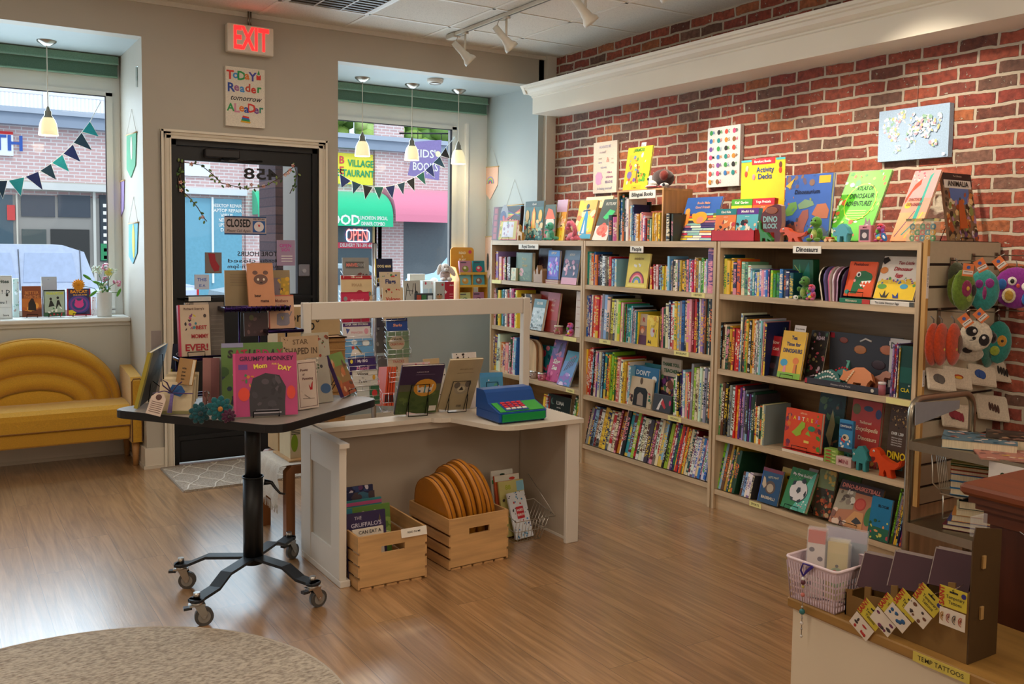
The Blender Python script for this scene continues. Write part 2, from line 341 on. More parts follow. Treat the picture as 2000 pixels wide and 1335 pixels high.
def rug_mat(name,c1,c2,scale):
    m,nt,b=newmat(name);M[name]=m
    tc=N(nt,'TexCoord');mp=N(nt,'Mapping');mp.inputs['Scale'].default_value=scale;nt.links.new(tc.outputs['Object'],mp.inputs[0])
    nz=N(nt,'TexNoise');nz.inputs['Scale'].default_value=1;nz.inputs['Detail'].default_value=5;nt.links.new(mp.outputs[0],nz.inputs[0])
    cr=N(nt,'ValToRGB');nt.links.new(nz.outputs[0],cr.inputs[0]);e=cr.color_ramp.elements
    e[0].position=.32;e[0].color=(*L(c1),1);e[1].position=.62;e[1].color=(*L(c2),1)
    nt.links.new(cr.outputs[0],b.inputs['Base Color']);b.inputs['Roughness'].default_value=1
    bp=N(nt,'Bump');bp.inputs['Strength'].default_value=1;bp.inputs['Distance'].default_value=.01;nt.links.new(nz.outputs[0],bp.inputs['Height']);nt.links.new(bp.outputs[0],b.inputs['Normal'])
rug_mat('jute','#8f8172','#c8bba8',(50,110,50));rug_mat('mat_weave','#96897c','#c2b6a8',(130,130,60));rug_mat('asphalt','#8a9098','#a6acb2',(20,20,20))
def tile_mat():
    m,nt,b=newmat('ceiling_tile');M['ceiling_tile']=m
    tc=N(nt,'TexCoord');nz=N(nt,'TexNoise');nz.inputs['Scale'].default_value=140;nz.inputs['Detail'].default_value=3;nt.links.new(tc.outputs['Object'],nz.inputs[0])
    cr=N(nt,'ValToRGB');nt.links.new(nz.outputs[0],cr.inputs[0]);e=cr.color_ramp.elements
    e[0].position=.3;e[0].color=(*L('#c9c2b6'),1);e[1].position=.5;e[1].color=(*L('#dcd6ca'),1)
    nt.links.new(cr.outputs[0],b.inputs['Base Color']);b.inputs['Roughness'].default_value=.9
tile_mat()
# ================================================================ room shell
YW,XB,ZC,XA1,XA2,XA3,YG,ZS,ZSILL=6.34,4.36,3.04,1.165,2.491,4.22,7.18,2.80,.965
b=MB();b.box((-4.2,-3.2,-.1),(4.5,7.3,0),'w','floor_planks');struct('floor',b)
b=MB();b.box((-4.2,-3.2,ZC),(4.5,6.5,ZC+.1),'w','ceiling_tile')
for k in range(-12,3):
    x=3.14+.612*k
    if x<4.3:b.box((x-.012,-3.1,ZC-.004),(x+.012,YW,ZC+.001),'#e4dfd4','satin')
for k in range(-14,1):
    y=5.87+.612*k;b.box((-4.1,y-.012,ZC-.004),(4.35,y+.012,ZC+.001),'#e4dfd4','satin')
b.box((-4.1,YW-.02,ZC-.03),(4.3,YW,ZC),'#cfc9bd','satin')
struct('ceiling',b)
WALL='#b5ad9f'
b=MB()
b.box((-4.2,YW,ZS),(XA1,YW+.12,ZC),WALL) # header over the left bay
b.box((-4.2,YW+.12,ZS),(XA1,YG+.12,ZS+.06),'#a9b1b0') # bay soffits
b.box((XA2,YW+.12,ZS),(XA3,YG+.12,ZS+.06),'#a9b1b0')
b.box((XA1,YW,0),(XA1+.09,YG+.12,ZC),WALL) # bay cheeks
b.box((XA1+.09,YW,0),(1.33,YW+.14,ZC),WALL)
b.box((1.33,YW,2.168),(2.345,YW+.14,ZC),WALL)
b.box((2.345,YW,0),(XA2-.09,YW+.14,ZC),WALL);b.box((XA2-.09,YW,0),(XA2,YG+.12,ZC),WALL)
b.box((XA2,YW,ZS),(4.27,YW+.12,ZC),WALL)
b.box((XA3,YW,0),(4.27,YG+.12,ZC),'#a9b1b0')
b.box((4.27,YW-.05,0),(XB,YW+.1,ZC),'#d6cfc2') # post against the brick
b.box((-4.2,6.89,0),(XA1,YG+.12,ZSILL-.03),'#c4c4bc');b.box((XA2,6.89,0),(XA3,YG+.12,ZSILL-.03),'#a9b1b0')
struct('wall_front',b)
b=MB();b.box((XB,-3.2,0),(XB+.2,YW+.1,ZC),'w','brick_wall');struct('wall_right',b)
b=MB();b.box((-4.3,-3.2,0),(-4.1,7.3,ZC),'#d5cdc0');struct('wall_left',b)
b=MB();b.box((-4.2,-3.3,0),(4.5,-3.1,ZC),'#d5cdc0');struct('wall_back',b)
# window sills
b=MB();b.box((-4.1,6.85,ZSILL-.03),(XA1-.001,YG-.02,ZSILL),'#dcdcd8',bev=.006);b.box((-4.1,6.875,ZSILL-.055),(XA1-.001,6.9,ZSILL-.03),'#d0cec8')
struct('trim_1',b)
b=MB();b.box((XA2+.001,6.85,ZSILL-.03),(XA3-.001,YG-.02,ZSILL),'#dcdcd8',bev=.006);struct('trim_2',b)
# crown-moulded beam along the brick wall
b=MB();y0,y1=-3.05,6.245
prof=[(4.10,2.55),(4.10,2.675),(4.088,2.68),(4.088,2.69),(4.07,2.695),(4.045,2.71),(4.035,2.73),(4.02,2.735),(4.02,2.745),(4.005,2.75),(4.0,2.768),(XB-.002,2.768),(XB-.002,2.55)]
b.prism(prof,y0,y1,'#e6dfd0','paint');
b.prism([(4.035,2.705),(4.02,2.735),(4.0,2.768),(XB-.002,2.768),(XB-.002,2.705)],y1,y1+.035,'#e6dfd0');struct('trim_3',b)
# baseboards
b=MB()
for a_,c_ in(((-4.1,6.872,0),(XA1-.002,6.888,.12)),((XA2+.002,6.872,0),(XA3,6.888,.12)),((XA1-.014,YW-.014,0),(1.275,YW-.0005,.135)),((XA1-.014,YW-.0005,0),(XA1-.0005,6.86,.135)),((2.40,YW-.014,0),(XA2+.014,YW-.0005,.135)),((XA2+.0005,YW-.0005,0),(XA2+.014,6.86,.135))):
    b.box(a_,c_,'#d8cdbb')
    b.box((a_[0]-.008,a_[1]-.008,0),(c_[0],c_[1]-.0,.022),'#cfc3b0')
struct('baseboard_front',b)
# ---- door casing
b=MB()
for s_,xa,xb in((-1,1.273,1.335),(1,2.34,2.402)):
    o_=xa if s_<0 else xb;i_=xb if s_<0 else xa
    b.box((min(o_,i_),YW-.018,0),(max(o_,i_),YW-.0005,2.222),'#ddd2bf')
    b.box((min(o_,o_-s_*.014),YW-.03,0),(max(o_,o_-s_*.014),YW-.0005,2.222),'#e2d8c6');b.box((min(i_,i_+s_*.009),YW-.026,0),(max(i_,i_+s_*.009),YW-.0005,2.17),'#e2d8c6')
    xm=(o_+i_)/2+.004*s_;b.box((xm-.005,YW-.024,0),(xm+.005,YW-.0005,2.195),'#cfc4b0')
b.box((1.273,YW-.018,2.168),(2.402,YW-.0005,2.222),'#ddd2bf');b.box((1.27,YW-.03,2.209),(2.405,YW-.0005,2.224),'#e2d8c6');b.box((1.335,YW-.026,2.166),(2.34,YW-.0005,2.175),'#e2d8c6')
b.box((1.30,YW-.024,2.188),(2.375,YW-.0005,2.197),'#cfc4b0')
struct('trim_4',b)
# ---- door: black leaf with one large pane
DX0,DX1,DG0,DG1,DZ0,DZ1=1.337,2.338,1.43,2.20,1.09,2.035
d=thing('door_1',None,None,(0,0,0));d['kind']='structure'
b=MB();BK='#101011'
b.box((DX0,YW+.01,0),(DX0+.035,YW+.12,2.166),BK,'satin');b.box((DX1-.035,YW+.01,0),(DX1,YW+.12,2.166),BK,'satin');b.box((DX0,YW+.01,2.13),(DX1,YW+.12,2.166),BK,'satin')
b.build('door_frame',d)
b=MB();y0,y1=YW+.03,YW+.075
b.box((DX0+.037,y0,.01),(DG0,y1,2.128),BK,'satin');b.box((DG1,y0,.01),(DX1-.037,y1,2.128),BK,'satin');b.box((DG0,y0,DZ1),(DG1,y1,2.128),BK,'satin');b.box((DG0,y0,.01),(DG1,y1,DZ1-.90),BK,'satin')
b.box((DX0+.037,y0-.012,.16),(DX1-.037,y0,.19),'#1c1b1c','satin');b.box((DX0+.05,y0-.006,.02),(DX1-.05,y0,.155),'#181718','satin')
b.build('door_leaf',d)
b=MB();b.box((DG0,YW+.05,DZ1-.90),(DG1,YW+.056,DZ1),'w','pane');b.build('door_glass',d)
b=MB();b.box((1.55,y0-.06,2.06),(1.78,y0-.001,2.115),'#242020','satin',bev=.006);b.tube([(1.66,y0-.05,2.055),(1.70,y0-.07,2.035),(1.93,y0-.06,2.05)],.007,'#3a3838','metal');b.tube([(1.93,y0-.06,2.05),(1.66,y0-.02,2.045)],.006,'#8a8a8a','metal');b.build('door_closer',d)
b=MB();b.box((DG0-.06,y0-.05,1.112),(DG0+.16,y0-.001,1.122),'#101012','metal');b.box((DG0+.005,y0-.052,1.10),(DG0+.15,y0-.035,1.13),'#dcdcdc','metal');b.box((DG0-.02,y0-.05,1.105),(DG1+.1,y0-.03,1.125),'#0d0d0e','satin');b.build('push_bar',d)
b=MB();b.box((2.205,y0-.02,1.26),(2.285,y0-.001,1.345),'#9a9aa2','metal',bev=.004);b.cyl((2.24,y0-.02,1.30),(2.24,y0-.03,1.30),.014,col='#c0c0c6',mat='metal');b.build('door_lock',d)
b=MB();b.text('458',.105,Tm(1.945,YW+.0495,1.965,90),'k','satin',bold=.035,wid=-.24);b.build('house_number',d)
b=MB()
b.text('STORE HOURS',.045,Tm(1.93,YW+.0495,1.415,90),'#20202a','satin',bold=.03,wid=-.30)
for i,(dy,hr)in enumerate((('Monday','closed'),('Tuesday','10am-5pm'),('Wednesday','10am-5pm'),('Thursday','11am-6pm'),('','10am-5pm'),('','10am-5pm'))):
    z=1.368-.039*i
    if dy:b.text(dy,.036,Tm(2.005,YW+.0495,z,90),'#20202a','satin',bold=.02,wid=-.14 if i<2 else-.19)
    b.text(hr,.036,Tm(1.81,YW+.0495,z,90),'#20202a','satin',bold=.02,wid=-.19)
b.build('opening_hours',d)
b=MB();b.box((1.49,YW+.04,1.175),(1.585,YW+.049,1.275),'#c9d4ea','paper');b.text('THIS',.03,Tm(1.538,YW+.0395,1.24,90),'#3a62c4','paper',bold=.03);b.text('IS A',.025,Tm(1.538,YW+.0395,1.20,90),'#3a62c4','paper',bold=.03);b.build('door_sticker',d)
b=MB();b.box((1.56,YW+.04,1.283),(1.67,YW+.049,1.425),'#7e7470','paper');b.prism([(1.58,1.42),(1.625,1.415),(1.63,1.37),(1.655,1.33),(1.65,1.30),(1.62,1.295),(1.60,1.33),(1.59,1.36)],YW+.039,YW+.04,'#a02a34','paper');b.build('door_poster',d)
b=MB();b.box((2.055,YW+.04,1.335),(2.185,YW+.049,1.515),'#a58ca8','paper');b.text('OPEN',.034,Tm(2.115,YW+.0395,1.475,90),'#c2409a','paper',bold=.03,wid=.085);b.text('SIGN',.03,Tm(2.115,YW+.0395,1.445,90),'#c2409a','paper',bold=.03,wid=.06)
for k in range(3):b.box((2.085,YW+.0395,1.40-.018*k),(2.165,YW+.04,1.405-.018*k),'w','paper')
b.build('door_notice',d)
# ---- windows
def window(name,x0,x1,z0,z1,xr,panes=True):
    t=thing(name,None,None);t['kind']='structure'
    b=MB();FR='#dfe2e0'
    b.box((x0-.4,YG-.02,z1),(xr,YG+.1,ZS-.001),FR,'paint');b.box((x1,YG-.02,z0),(xr,YG+.1,z1),FR,'paint');b.box((x0-.4,YG-.02,ZSILL-.028),(xr,YG+.1,z0),FR,'paint')
    b.box((x1-.03,YG-.035,z0),(x1+.012,YG-.02,z1+.012),FR,'paint');b.box((x0-.4,YG-.035,z1-.012),(x1+.012,YG-.02,z1+.02),FR,'paint');b.box((x0-.4,YG-.035,z0-.03),(x1+.012,YG-.02,z0+.005),FR,'paint')
    b.box((x1-.034,YG-.03,z0),(x1-.03,YG,z1),'k','satin');b.box((x0-.4,YG-.03,z1-.016),(x1-.03,YG,z1-.012),'k','satin')
    if xr-x1>.15:b.box((x1+.10,YG-.05,z0-.04),(x1+.125,YG-.02,z1+.05),'w','paint')
    b.build('window_frame',t)
    b=MB();b.box((x0-.4,YG+.02,z0),(x1,YG+.026,z1),'w','pane');b.build('window_pane',t)
window('window_1',-3.6,1.10,1.0,2.53,XA1-.001);window('window_2',2.90,3.89,1.0,2.51,XA3-.001)

# ================================================================ outside
ZG=-.5
b=MB();b.box((-30,7.5,ZG-.1),(60,60,ZG),'w','asphalt');struct('street',b)
b=MB();b.box((-30,7.32,ZG),(60,9.6,ZG+.42),'#b9b8b4','paint');struct('pavement',b)
b=MB();b.box((-30,26.5,ZG),(60,40,ZG+.12),'#b4b4b0','paint');struct('pavement_far',b);
YB=30.
bd=thing('building','long brick shop building across the street with parapet and shopfronts','building',(0,0,0))
b=MB();b.box((-12,YB,ZG+.12),(30,YB+5,5.02),'w','brick_street');b.build('brick_front',bd)
b=MB();b.box((-12,YB-.35,4.72),(30,YB+.2,5.05),'#8d9aac','paint');b.box((-12,YB-.45,5.05),(30,YB+.2,5.2),'#a9b4c2','paint');b.build('roof_cornice',bd)
# blind arcading and taller brick pier between the shops
b=MB();b.box((13.1,YB-.12,ZG+.12),(14.2,YB,6.0),'w','brick_street');b.build('brick_pier',bd);b=MB();b.box((8.6,YB-.12,ZG+.12),(9.8,YB,4.7),'w','brick_street');b.build('brick_pier',bd)
def erect(px0,py0,px1,py1,y=YB-.02):
    a=at(px0,py0,y=y);c=at(px1,py1,y=y);return min(a.x,c.x),max(a.x,c.x),min(a.z,c.z),max(a.z,c.z)
def epart(name,px0,py0,px1,py1,col,mat='paint',th=.05,y=YB-.02):
    x0,x1,z0,z1=erect(px0,py0,px1,py1,y);b=MB();b.box((x0,y-th,z0),(x1,y,z1),col,mat);return b,(x0,x1,z0,z1)
# left shopfront seen through the left window
b,q=epart('x',-60,348,212,378,'#b9b5ab');b.box((q[0],YB-.35,q[3]-.25),(q[1],YB-.02,q[3]-.05),'#cfd0cc');b.build('shop_fascia',bd)
b,q=epart('x',-60,378,212,600,'#8f8c86',th=.06);b.build('shopfront',bd)
for(a,c,e,f,col)in((40,380,107,424,'#3c444e'),(112,380,176,425,'#3c444e'),(42,447,92,570,'#47504e'),(98,447,176,580,'#30302e'),(-40,378,28,560,'#3f5560'),(193,380,212,510,'#26303a')):
    b,q=epart('x',a,c,e,f,col,'gloss',.1);b.build('window',bd)
b,q=epart('x',30,378,38,590,'#c9c4b6',th=.12);b.build('window_post',bd)
b,q=epart('x',180,372,189,590,'#c9c8c0',th=.12);b.build('window_post',bd)
b,q=epart('x',-20,255,26,305,'#e6ecf4','paper',.1);b.text('TH',.6,Tm((q[0]+q[1])/2+.15,YB-.14,(q[2]+q[3])/2,90),'#2c56a8','paper',bold=.04);b.box((q[0],YB-.13,q[3]-.08),(q[1],YB-.12,q[3]),'r','paper');b.build('shop_sign',bd)
b,q=epart('x',194,388,212,508,'#2a343c','gloss',.12)
for k in range(9):b.box((q[0]+.08,YB-.15,q[3]-.22*k-.25),(q[1]-.04,YB-.14,q[3]-.22*k-.15),'w','paper')
b.box((q[0],YB-.15,q[2]),(q[1],YB-.14,q[2]+.5),'#2f8a5a','paper');b.build('menu_board',bd)
b=MB();x0,x1,z0,z1=erect(5,400,24,430);b.prism([(x0+.1,z0),(x0+.3,z0),(x0+.3,z1),(x0+.1,z1)],YB-.16,YB-.13,'#c43a3a','paper');b.build('red_poster',bd)
# bluish shop through the door
b,q=epart('x',352,385,472,600,'#6aa6bc','gloss',.08);b.build('window',bd)
b,q=epart('x',352,366,478,383,'#d6dce0','paint',.3);b.build('shop_fascia',bd)
b,q=epart('x',411,385,416,552,'#eef4f6','paint',.16);b.build('window_post',bd)
b=MB()
for k,s_ in enumerate(('DESKTOP REPAIR','LAPTOP REPAIR','VIRUS','NETWORK','UPGRADES','DATA')):
    p=at(443,402+9.4*k,y=YB-.12);b.text(s_,.15,Tm(p.x,p.y,p.z,90),'w','paper',bold=.03,wid=.95 if k<2 else.5)
b.build('window_lettering',bd)
b,q=epart('x',352,318,410,345,'#e8eef2','paint',.06);b.build('wall_panel',bd)
# village restaurant sign
b,q=epart('x',655,298,726,362,'#f0e040','paper',.1)
p=at(705,320,y=YB-.14);b.text('VILLAGE',.32,Tm(p.x,p.y,p.z,90),'#1f9a68','paper',bold=.04,wid=.95)
p=at(694,339,y=YB-.14);b.text('ESTAURANT',.32,Tm(p.x,p.y,p.z,90),'#1f9a68','paper',bold=.04,wid=1.4)
b.build('restaurant_sign',bd)
b=MB();p0=at(662,318,y=YB-.14)
for dz in(.1,-.25):b.text('B' if dz>0 else 'E',.35,Tm(p0.x+.1,p0.y,p0.z+dz,90),'#d8404c','paper',bold=.03)
b.build('sign_letters',bd)
# awnings: quarter-barrel canopies
def awning(name,px0,px1,pyt,pyb,pyv,col,dep=1.3):
    a=at(px0,pyb,y=YB-dep);c=at(px1,pyb,y=YB-dep);zt=at(px0,pyt,y=YB).z;zb=at(px0,pyv,y=YB-dep).z;zv=a.z
    b=MB();n=10;rows=[]
    for i in range(n+1):
        t=math.pi/2*i/n;y=YB-dep*math.sin(t);z=zv+(zt-zv)*math.cos(t);rows.append([(a.x,y,z),(c.x,y,z)])
    b.grid(rows,L(col),'fabric',True)
    for x in(a.x,c.x):
        pts=[(x,r[0][1],r[0][2])for r in rows]+[(x,YB,zv)];b.face(pts,L(col),'fabric')
    b.box((a.x,YB-dep,zb),(c.x,YB-dep+.03,zv),col,'fabric')
    return b,a,c,zv,zb
b,a,c,zv,zb=awning('x',640,768,372,418,440,'#2fc48c')
b.text('FOOD',.45,Tm(at(669,427,y=YB-1.35).x,YB-1.31,(zv+zb)/2,90),'w','paper',bold=.05)
p=at(730,424,y=YB-1.35);b.text('LUNCHEON SPECIAL',.17,Tm(p.x,YB-1.31,(zv+zb)/2+.09,90),'w','paper',bold=.03,wid=1.05);b.text('DINNER COMBO',.17,Tm(p.x,YB-1.31,(zv+zb)/2-.1,90),'w','paper',bold=.03,wid=.85)
b.build('green_awning',bd)
b,a,c,zv,zb=awning('x',773,905,368,418,432,'#e888a0');b.build('pink_awning',bd)
b,a,c,zv,zb=awning('x',505,522,372,418,428,'#2fc48c',.8);b.build('side_awning',bd)
b,q=epart('x',655,440,738,560,'#4c5a60','gloss',.06);b.build('window',bd)
b,q=epart('x',770,432,905,545,'#5c656a','gloss',.06);b.build('window',bd)
b,q=epart('x',726,440,733,560,'#c9a874','paint',.1);b.build('window_post',bd)
b,q=epart('x',736,440,743,560,'#5a7ea0','paint',.1);b.build('window_post',bd)
# neon OPEN sign and delivery strip in the window
b=MB();p=at(697,460,y=YB-.12);s_=1.0
for dz in(0,):b.text('OPEN',.62,Tm(p.x,p.y,p.z,90),'#ff6058','lit',bold=-.0,wid=.8)
x0,x1,z0,z1=erect(675,449,719,472);b.tube([(u,YB-.12,v)for u,v in rrect(x0,z0,x1,z1,.1,4)],.02,'#9cc8ff','lit',6,False,closed=True);b.build('neon_open_sign',bd)
b,q=epart('x',655,473,735,485,'#e0485c','paper',.1);p=at(699,479,y=YB-.14);b.text('DELIVERY 781-391-6638',.17,Tm(p.x,p.y,p.z,90),'w','paper',bold=.03,wid=1.3);b.build('delivery_strip',bd)
# white balustrade on the roof
b=MB();z0,z1=at(100,222,y=31).z,at(100,182,y=31).z
b.box((-6,30.9,z1-.08),(5.2,31,z1),'#e2e8ee','paint');b.box((-6,30.9,z0),(5.2,31,z0+.06),'#e2e8ee','paint')
for k in range(72):x=-2.5+.107*k;b.box((x,30.92,z0),(x+.045,30.98,z1),'#e2e8ee','paint')
for x in(-1.2,.8,2.9,5.1):b.box((x,30.86,z0),(x+.16,31.04,z1+.15),'#eef2f6','paint')
tag(b.build('roof_railing'),'white wooden railing on the roof above the left brick shop','railing')
# leafy bank behind the building
b=MB()
for k in range(420):
    x,z,y=rnd.uniform(7,22),rnd.uniform(4.6,9),rnd.uniform(37,39);r_=rnd.uniform(.25,.6)
    b.ell((x,y,z),(r_,r_,r_*.8),rnd.choice(['#86a84c','#9cbc5c','#70984a','#aac878']),'foliage',6)
b.cyl((12,38,5),(12,38,ZG),.2,.3,'#5a4a3a','foliage');b.cyl((18,38,5),(18,38,ZG),.2,.3,'#5a4a3a','foliage');tag(b.build('tree_canopy'),'light green tree canopy rising behind the restaurant roof','trees',kind='stuff')
# silver pickup
def pickup(name,label,loc,rz,col,grp=None):
    t=thing(name,label,'pickup truck',loc,rz)
    body=[(-2.9,.45),(-2.9,1.15),(-1.25,1.18),(-1.15,1.2),(-.95,1.78),(-.6,1.9),(1.0,1.9),(1.3,1.82),(1.95,1.28),(2.9,1.15),(3.0,.85),(3.0,.45)]
    b=MB();b.prism(body,-.95,.95,col,'gloss');b.box((-2.9,-1.0,.5),(3.0,1.0,1.12),col,'gloss',bev=.05);b.build('body',t)
    for x0,x1 in((-.85,.02),(.12,1.0)):
        for s_ in(-1,1):
            b=MB();y=.955*s_;pts=[(x0,1.25),(x1,1.25),(x1-.03,1.76),(x0+.1,1.76)];b.prism(pts,y-.01,y+.01,'#b4c2dc' if col!='#4a5660' else '#2c363e','gloss');b.build('side_window',t)
    for x0 in(-.9,.07):
        for s_ in(-1,1):b=MB();b.tube([(x0,1.0*s_,.6),(x0,.965*s_,1.2),(x0+.02,.96*s_,1.82)],.008,'#55585e','plastic',6);b.build('door_seam',t)
    for x in(-1.9,1.95):
        for s_ in(-1,1):
            b=MB();b.cyl((x,s_*.8,.38),(x,s_*1.02,.38),.38,col='#1c1c1e',mat='plastic',n=24);b.cyl((x,s_*1.0,.38),(x,s_*1.03,.38),.22,col='#b8bcc2',mat='metal',n=18);b.build('wheel',t)
    for y in(-.93,.72):b=MB();b.box((-2.95,y,.82),(-2.9,y+.21,1.08),'r','gloss');b.build('tail_light',t)
    b=MB();b.box((-3.02,-.9,.42),(-2.9,.9,.6),'#9098a4','metal',bev=.02);b.build('bumper',t)
    return t
pickup('pickup_truck','silver crew cab pickup parked outside the left window',(1.35,19,ZG),math.pi,'#c2cde2')
pickup('pickup_truck','pale blue pickup seen past the books in the right window',(12.9,20.5,ZG),math.pi+.3,'#a8cfe4')
t=thing('parked_car','grey car roof seen behind the book spinner','car',(7.4,20.5,ZG),math.pi)
b=MB();b.prism([(-2.1,.4),(-2.2,.9),(-1.7,1.05),(-1.1,1.5),(.5,1.52),(1.2,1.05),(2.1,.9),(2.2,.4)],-.85,.85,'#a3b8c0','gloss');b.build('body',t)
b=MB();b.prism([(-1.5,1.06),(-1.0,1.42),(.42,1.44),(.98,1.06)],-.87,.87,'#46545c','gloss');b.build('side_window',t)
for x in(-1.35,1.35):b=MB();b.cyl((x,-.9,.33),(x,.9,.33),.33,col='#1c1c1e',mat='plastic',n=20);b.build('wheel',t)
# pier beside the shop entrance
b=MB();b.box((2.42,7.55,ZG+.42),(2.88,8.0,3.3),'w','brick_pier');tag(b.build('entrance_pier'),'greyish brick pier outside the door glass','pillar')
# banner hanging outside over the pavement
t=thing('hanging_banner',"purple banner reading KIDS' BOOKS outside the right window",'banner',(0,0,0))
yb=8.3;q4=[at(816,277,y=yb),at(862,273,y=yb),at(857,352,y=yb),at(800,342,y=yb)]
cx_,cz_=sum(p.x for p in q4)/4,sum(p.z for p in q4)/4
b=MB();b.prism([(q4[3].x-.02,q4[3].z),(q4[2].x,q4[2].z),(q4[1].x,q4[1].z),(q4[0].x-.03,q4[0].z)],yb-.004,yb+.004,'#8f80b8','fabric');b.build('banner_cloth',t)
b=MB();b.text("KIDS'",.11,Tm(cx_-.03,yb-.006,cz_+.05,90),'w','paper',bold=.03,wid=.24);b.text('BOOKS',.11,Tm(cx_-.02,yb-.006,cz_-.08,90),'w','paper',bold=.03,wid=.28)
b.cyl((cx_+.12,yb-.005,cz_+.06),(cx_+.12,yb-.007,cz_+.06),.03,col='#f2e9c0',mat='paper');b.build('banner_lettering',t)
b=MB();b.tube([(q4[0].x-.2,yb,q4[0].z+.07),(q4[1].x+.1,yb,q4[1].z+.07)],.008,'#3a3a3c','metal');b.tube([(q4[1].x+.1,yb,q4[1].z+.07),(q4[1].x+.1,7.265,q4[1].z+.1)],.01,'#3a3a3c','metal')
for x in(q4[0].x,q4[1].x):b.tube([(x,yb,q4[1].z+.07),(x,yb,q4[1].z-.01)],.004,'#3a3a3c','metal',6)
b.build('banner_bracket',t)

# ================================================================ ceiling things
t=thing('exit_sign','white exit sign box with red EXIT letters hung above the door','exit sign',(1.841,YW-.06,2.85))
b=MB();b.box((-.156,-.03,-.093),(.156,.03,.093),'#ddd2c2','plastic',bev=.006);b.build('housing',t)
b=MB();b.text('EXIT',.21,Tm(0,-.0315,-.003,90),'#ff1a1a','lit',bold=.045,wid=.235);o=b.build('exit_letters',t);tag(o,'glowing red letters',None)
b=MB();b.cyl((-.008,0,.093),(-.008,0,.189),.006,col='#8a8478',mat='metal',n=8);b.cyl((.008,0,.093),(.008,0,.189),.006,col='#8a8478',mat='metal',n=8);b.build('hanger',t)
t=thing('canvas_print','white canvas reading Today a Reader tomorrow a Leader above the door','wall art',(1.8185,YW-.001,2.473))
b=MB();b.box((-.132,-.03,-.197),(.132,0,.197),'#e6dccb','fabric');b.build('canvas',t)
b=MB();y=-.0312
def multi(b,s,x,z,size,cols,step,y=y,rx=90,bold=.05):
    for i,ch in enumerate(s):
        b.text(ch,size*(1.1 if ch.isupper()else 1),Tm(x+step*i,y,z+(.003 if i%2 else-.003),rx,0,(i%3-1)*3),cols[i%len(cols)],'paper',bold=bold)
multi(b,'ToDaY',-.103,.142,.074,['#d8352a','#3f8fd0','#2f9a50','#e07828','#4a4aa0'],.038)
multi(b,'Reader',-.098,.06,.074,['#2f4aa0','#a06090','#3f8fd0','#c84a30','#d8352a','#2f9a50'],.038)
b.text('tomorrow',.05,Tm(0,y,-.008,90),'k','paper',bold=.02,shear=.35,wid=.21)
b.text('A',.07,Tm(-.1,y,-.075,90),'#2f9a50','paper',bold=.05);multi(b,'LeaDer',-.06,-.075,.074,['#d88aa0','#e07828','#2f4aa0','#d8352a','#7a4a90','#3a8a70'],.033)
b.prism([(.075,.125),(.105,.125),(.105,.16),(.09,.15),(.075,.16)],y,y+.001,'#d8352a','paper');b.prism([(.08,.16),(.10,.16),(.09,.19)],y,y+.001,'#2f9a50','paper')
for k,cl in enumerate(('#e0a828','#2f9a50','#2f6ac0','#d8352a')):b.prism([(-.035+.004*k,-.155+.011*k-.012),(.03-.003*k,-.16+.011*k-.012),(.034-.003*k,-.15+.011*k-.012),(-.03+.004*k,-.143+.011*k-.012)],y,y+.001,cl,'paper')
b.build('lettering',t)
def pendant(p,bot,label):
    t=thing('pendant_lamp',label,'pendant lamp',(p.x,p.y,ZS-.001),group='pendant lamps in the window bays')
    dz=bot-(ZS)
    b=MB();b.lathe([(.001,-.035),(.02,-.034),(.058,-.008),(.06,0)],'#b9b4ac','metal',24);b.build('canopy',t)
    b=MB();b.cyl((0,0,-.03),(0,0,dz+.17),.0035,col='#cfc8b8',mat='plastic',n=8);b.build('cord',t)
    b=MB();b.lathe([(.004,dz+.19),(.01,dz+.18),(.014,dz+.165),(.022,dz+.155),(.023,dz+.13),(.032,dz+.118),(.034,dz+.112)],'#9a8f80','metal',20);b.build('socket',t)
    b=MB();b.lathe([(.033,dz+.115),(.043,dz+.10),(.052,dz+.075),(.058,dz+.035),(.061,dz),(.058,dz),(.055,dz+.035),(.049,dz+.072),(.03,dz+.108)],'#fff0c0','shade',28);o=b.build('glass_shade',t);tag(o,'glowing cream glass shade',None)
    b=MB();b.ell((0,0,dz+.06),(.02,.02,.03),'#ffe9a0','lit',12);b.build('bulb',t)
    l=lamp('pendant_bulb_light','POINT',(p.x,p.y,bot-.02),2.5,(1,.8,.5),radius=.04)
m_=colmat('shade',.35,emit=.55);
for(px,py,by,lb)in((91,80,264,'pendant lamp with cream glass shade in the left window'),(708,152,305,'pendant lamp in right window, leftmost, over the yellow sign'),(805,165,313,'pendant lamp in right window, middle, before the purple banner'),(896,176,320,'pendant lamp in right window, rightmost, nearest the pale wall')):
    p=at(px,py,z=2.798);pendant(p,at(px+3,by,y=p.y).z,lb)
t=thing('smoke_detector','round white smoke detector on the right bay ceiling','smoke detector',at(850,155,z=2.799))
b=MB();b.lathe([(.065,0),(.065,-.015),(.055,-.03),(.03,-.035),(.001,-.036)],'#dedad2','plastic',28);b.build('housing',t)
b=MB();b.tube([(.045*math.cos(a),.045*math.sin(a),-.0345)for a in[i*math.pi/8 for i in range(16)]],.003,'#8c8a84','plastic',6,False,closed=True);b.build('vent_ring',t)
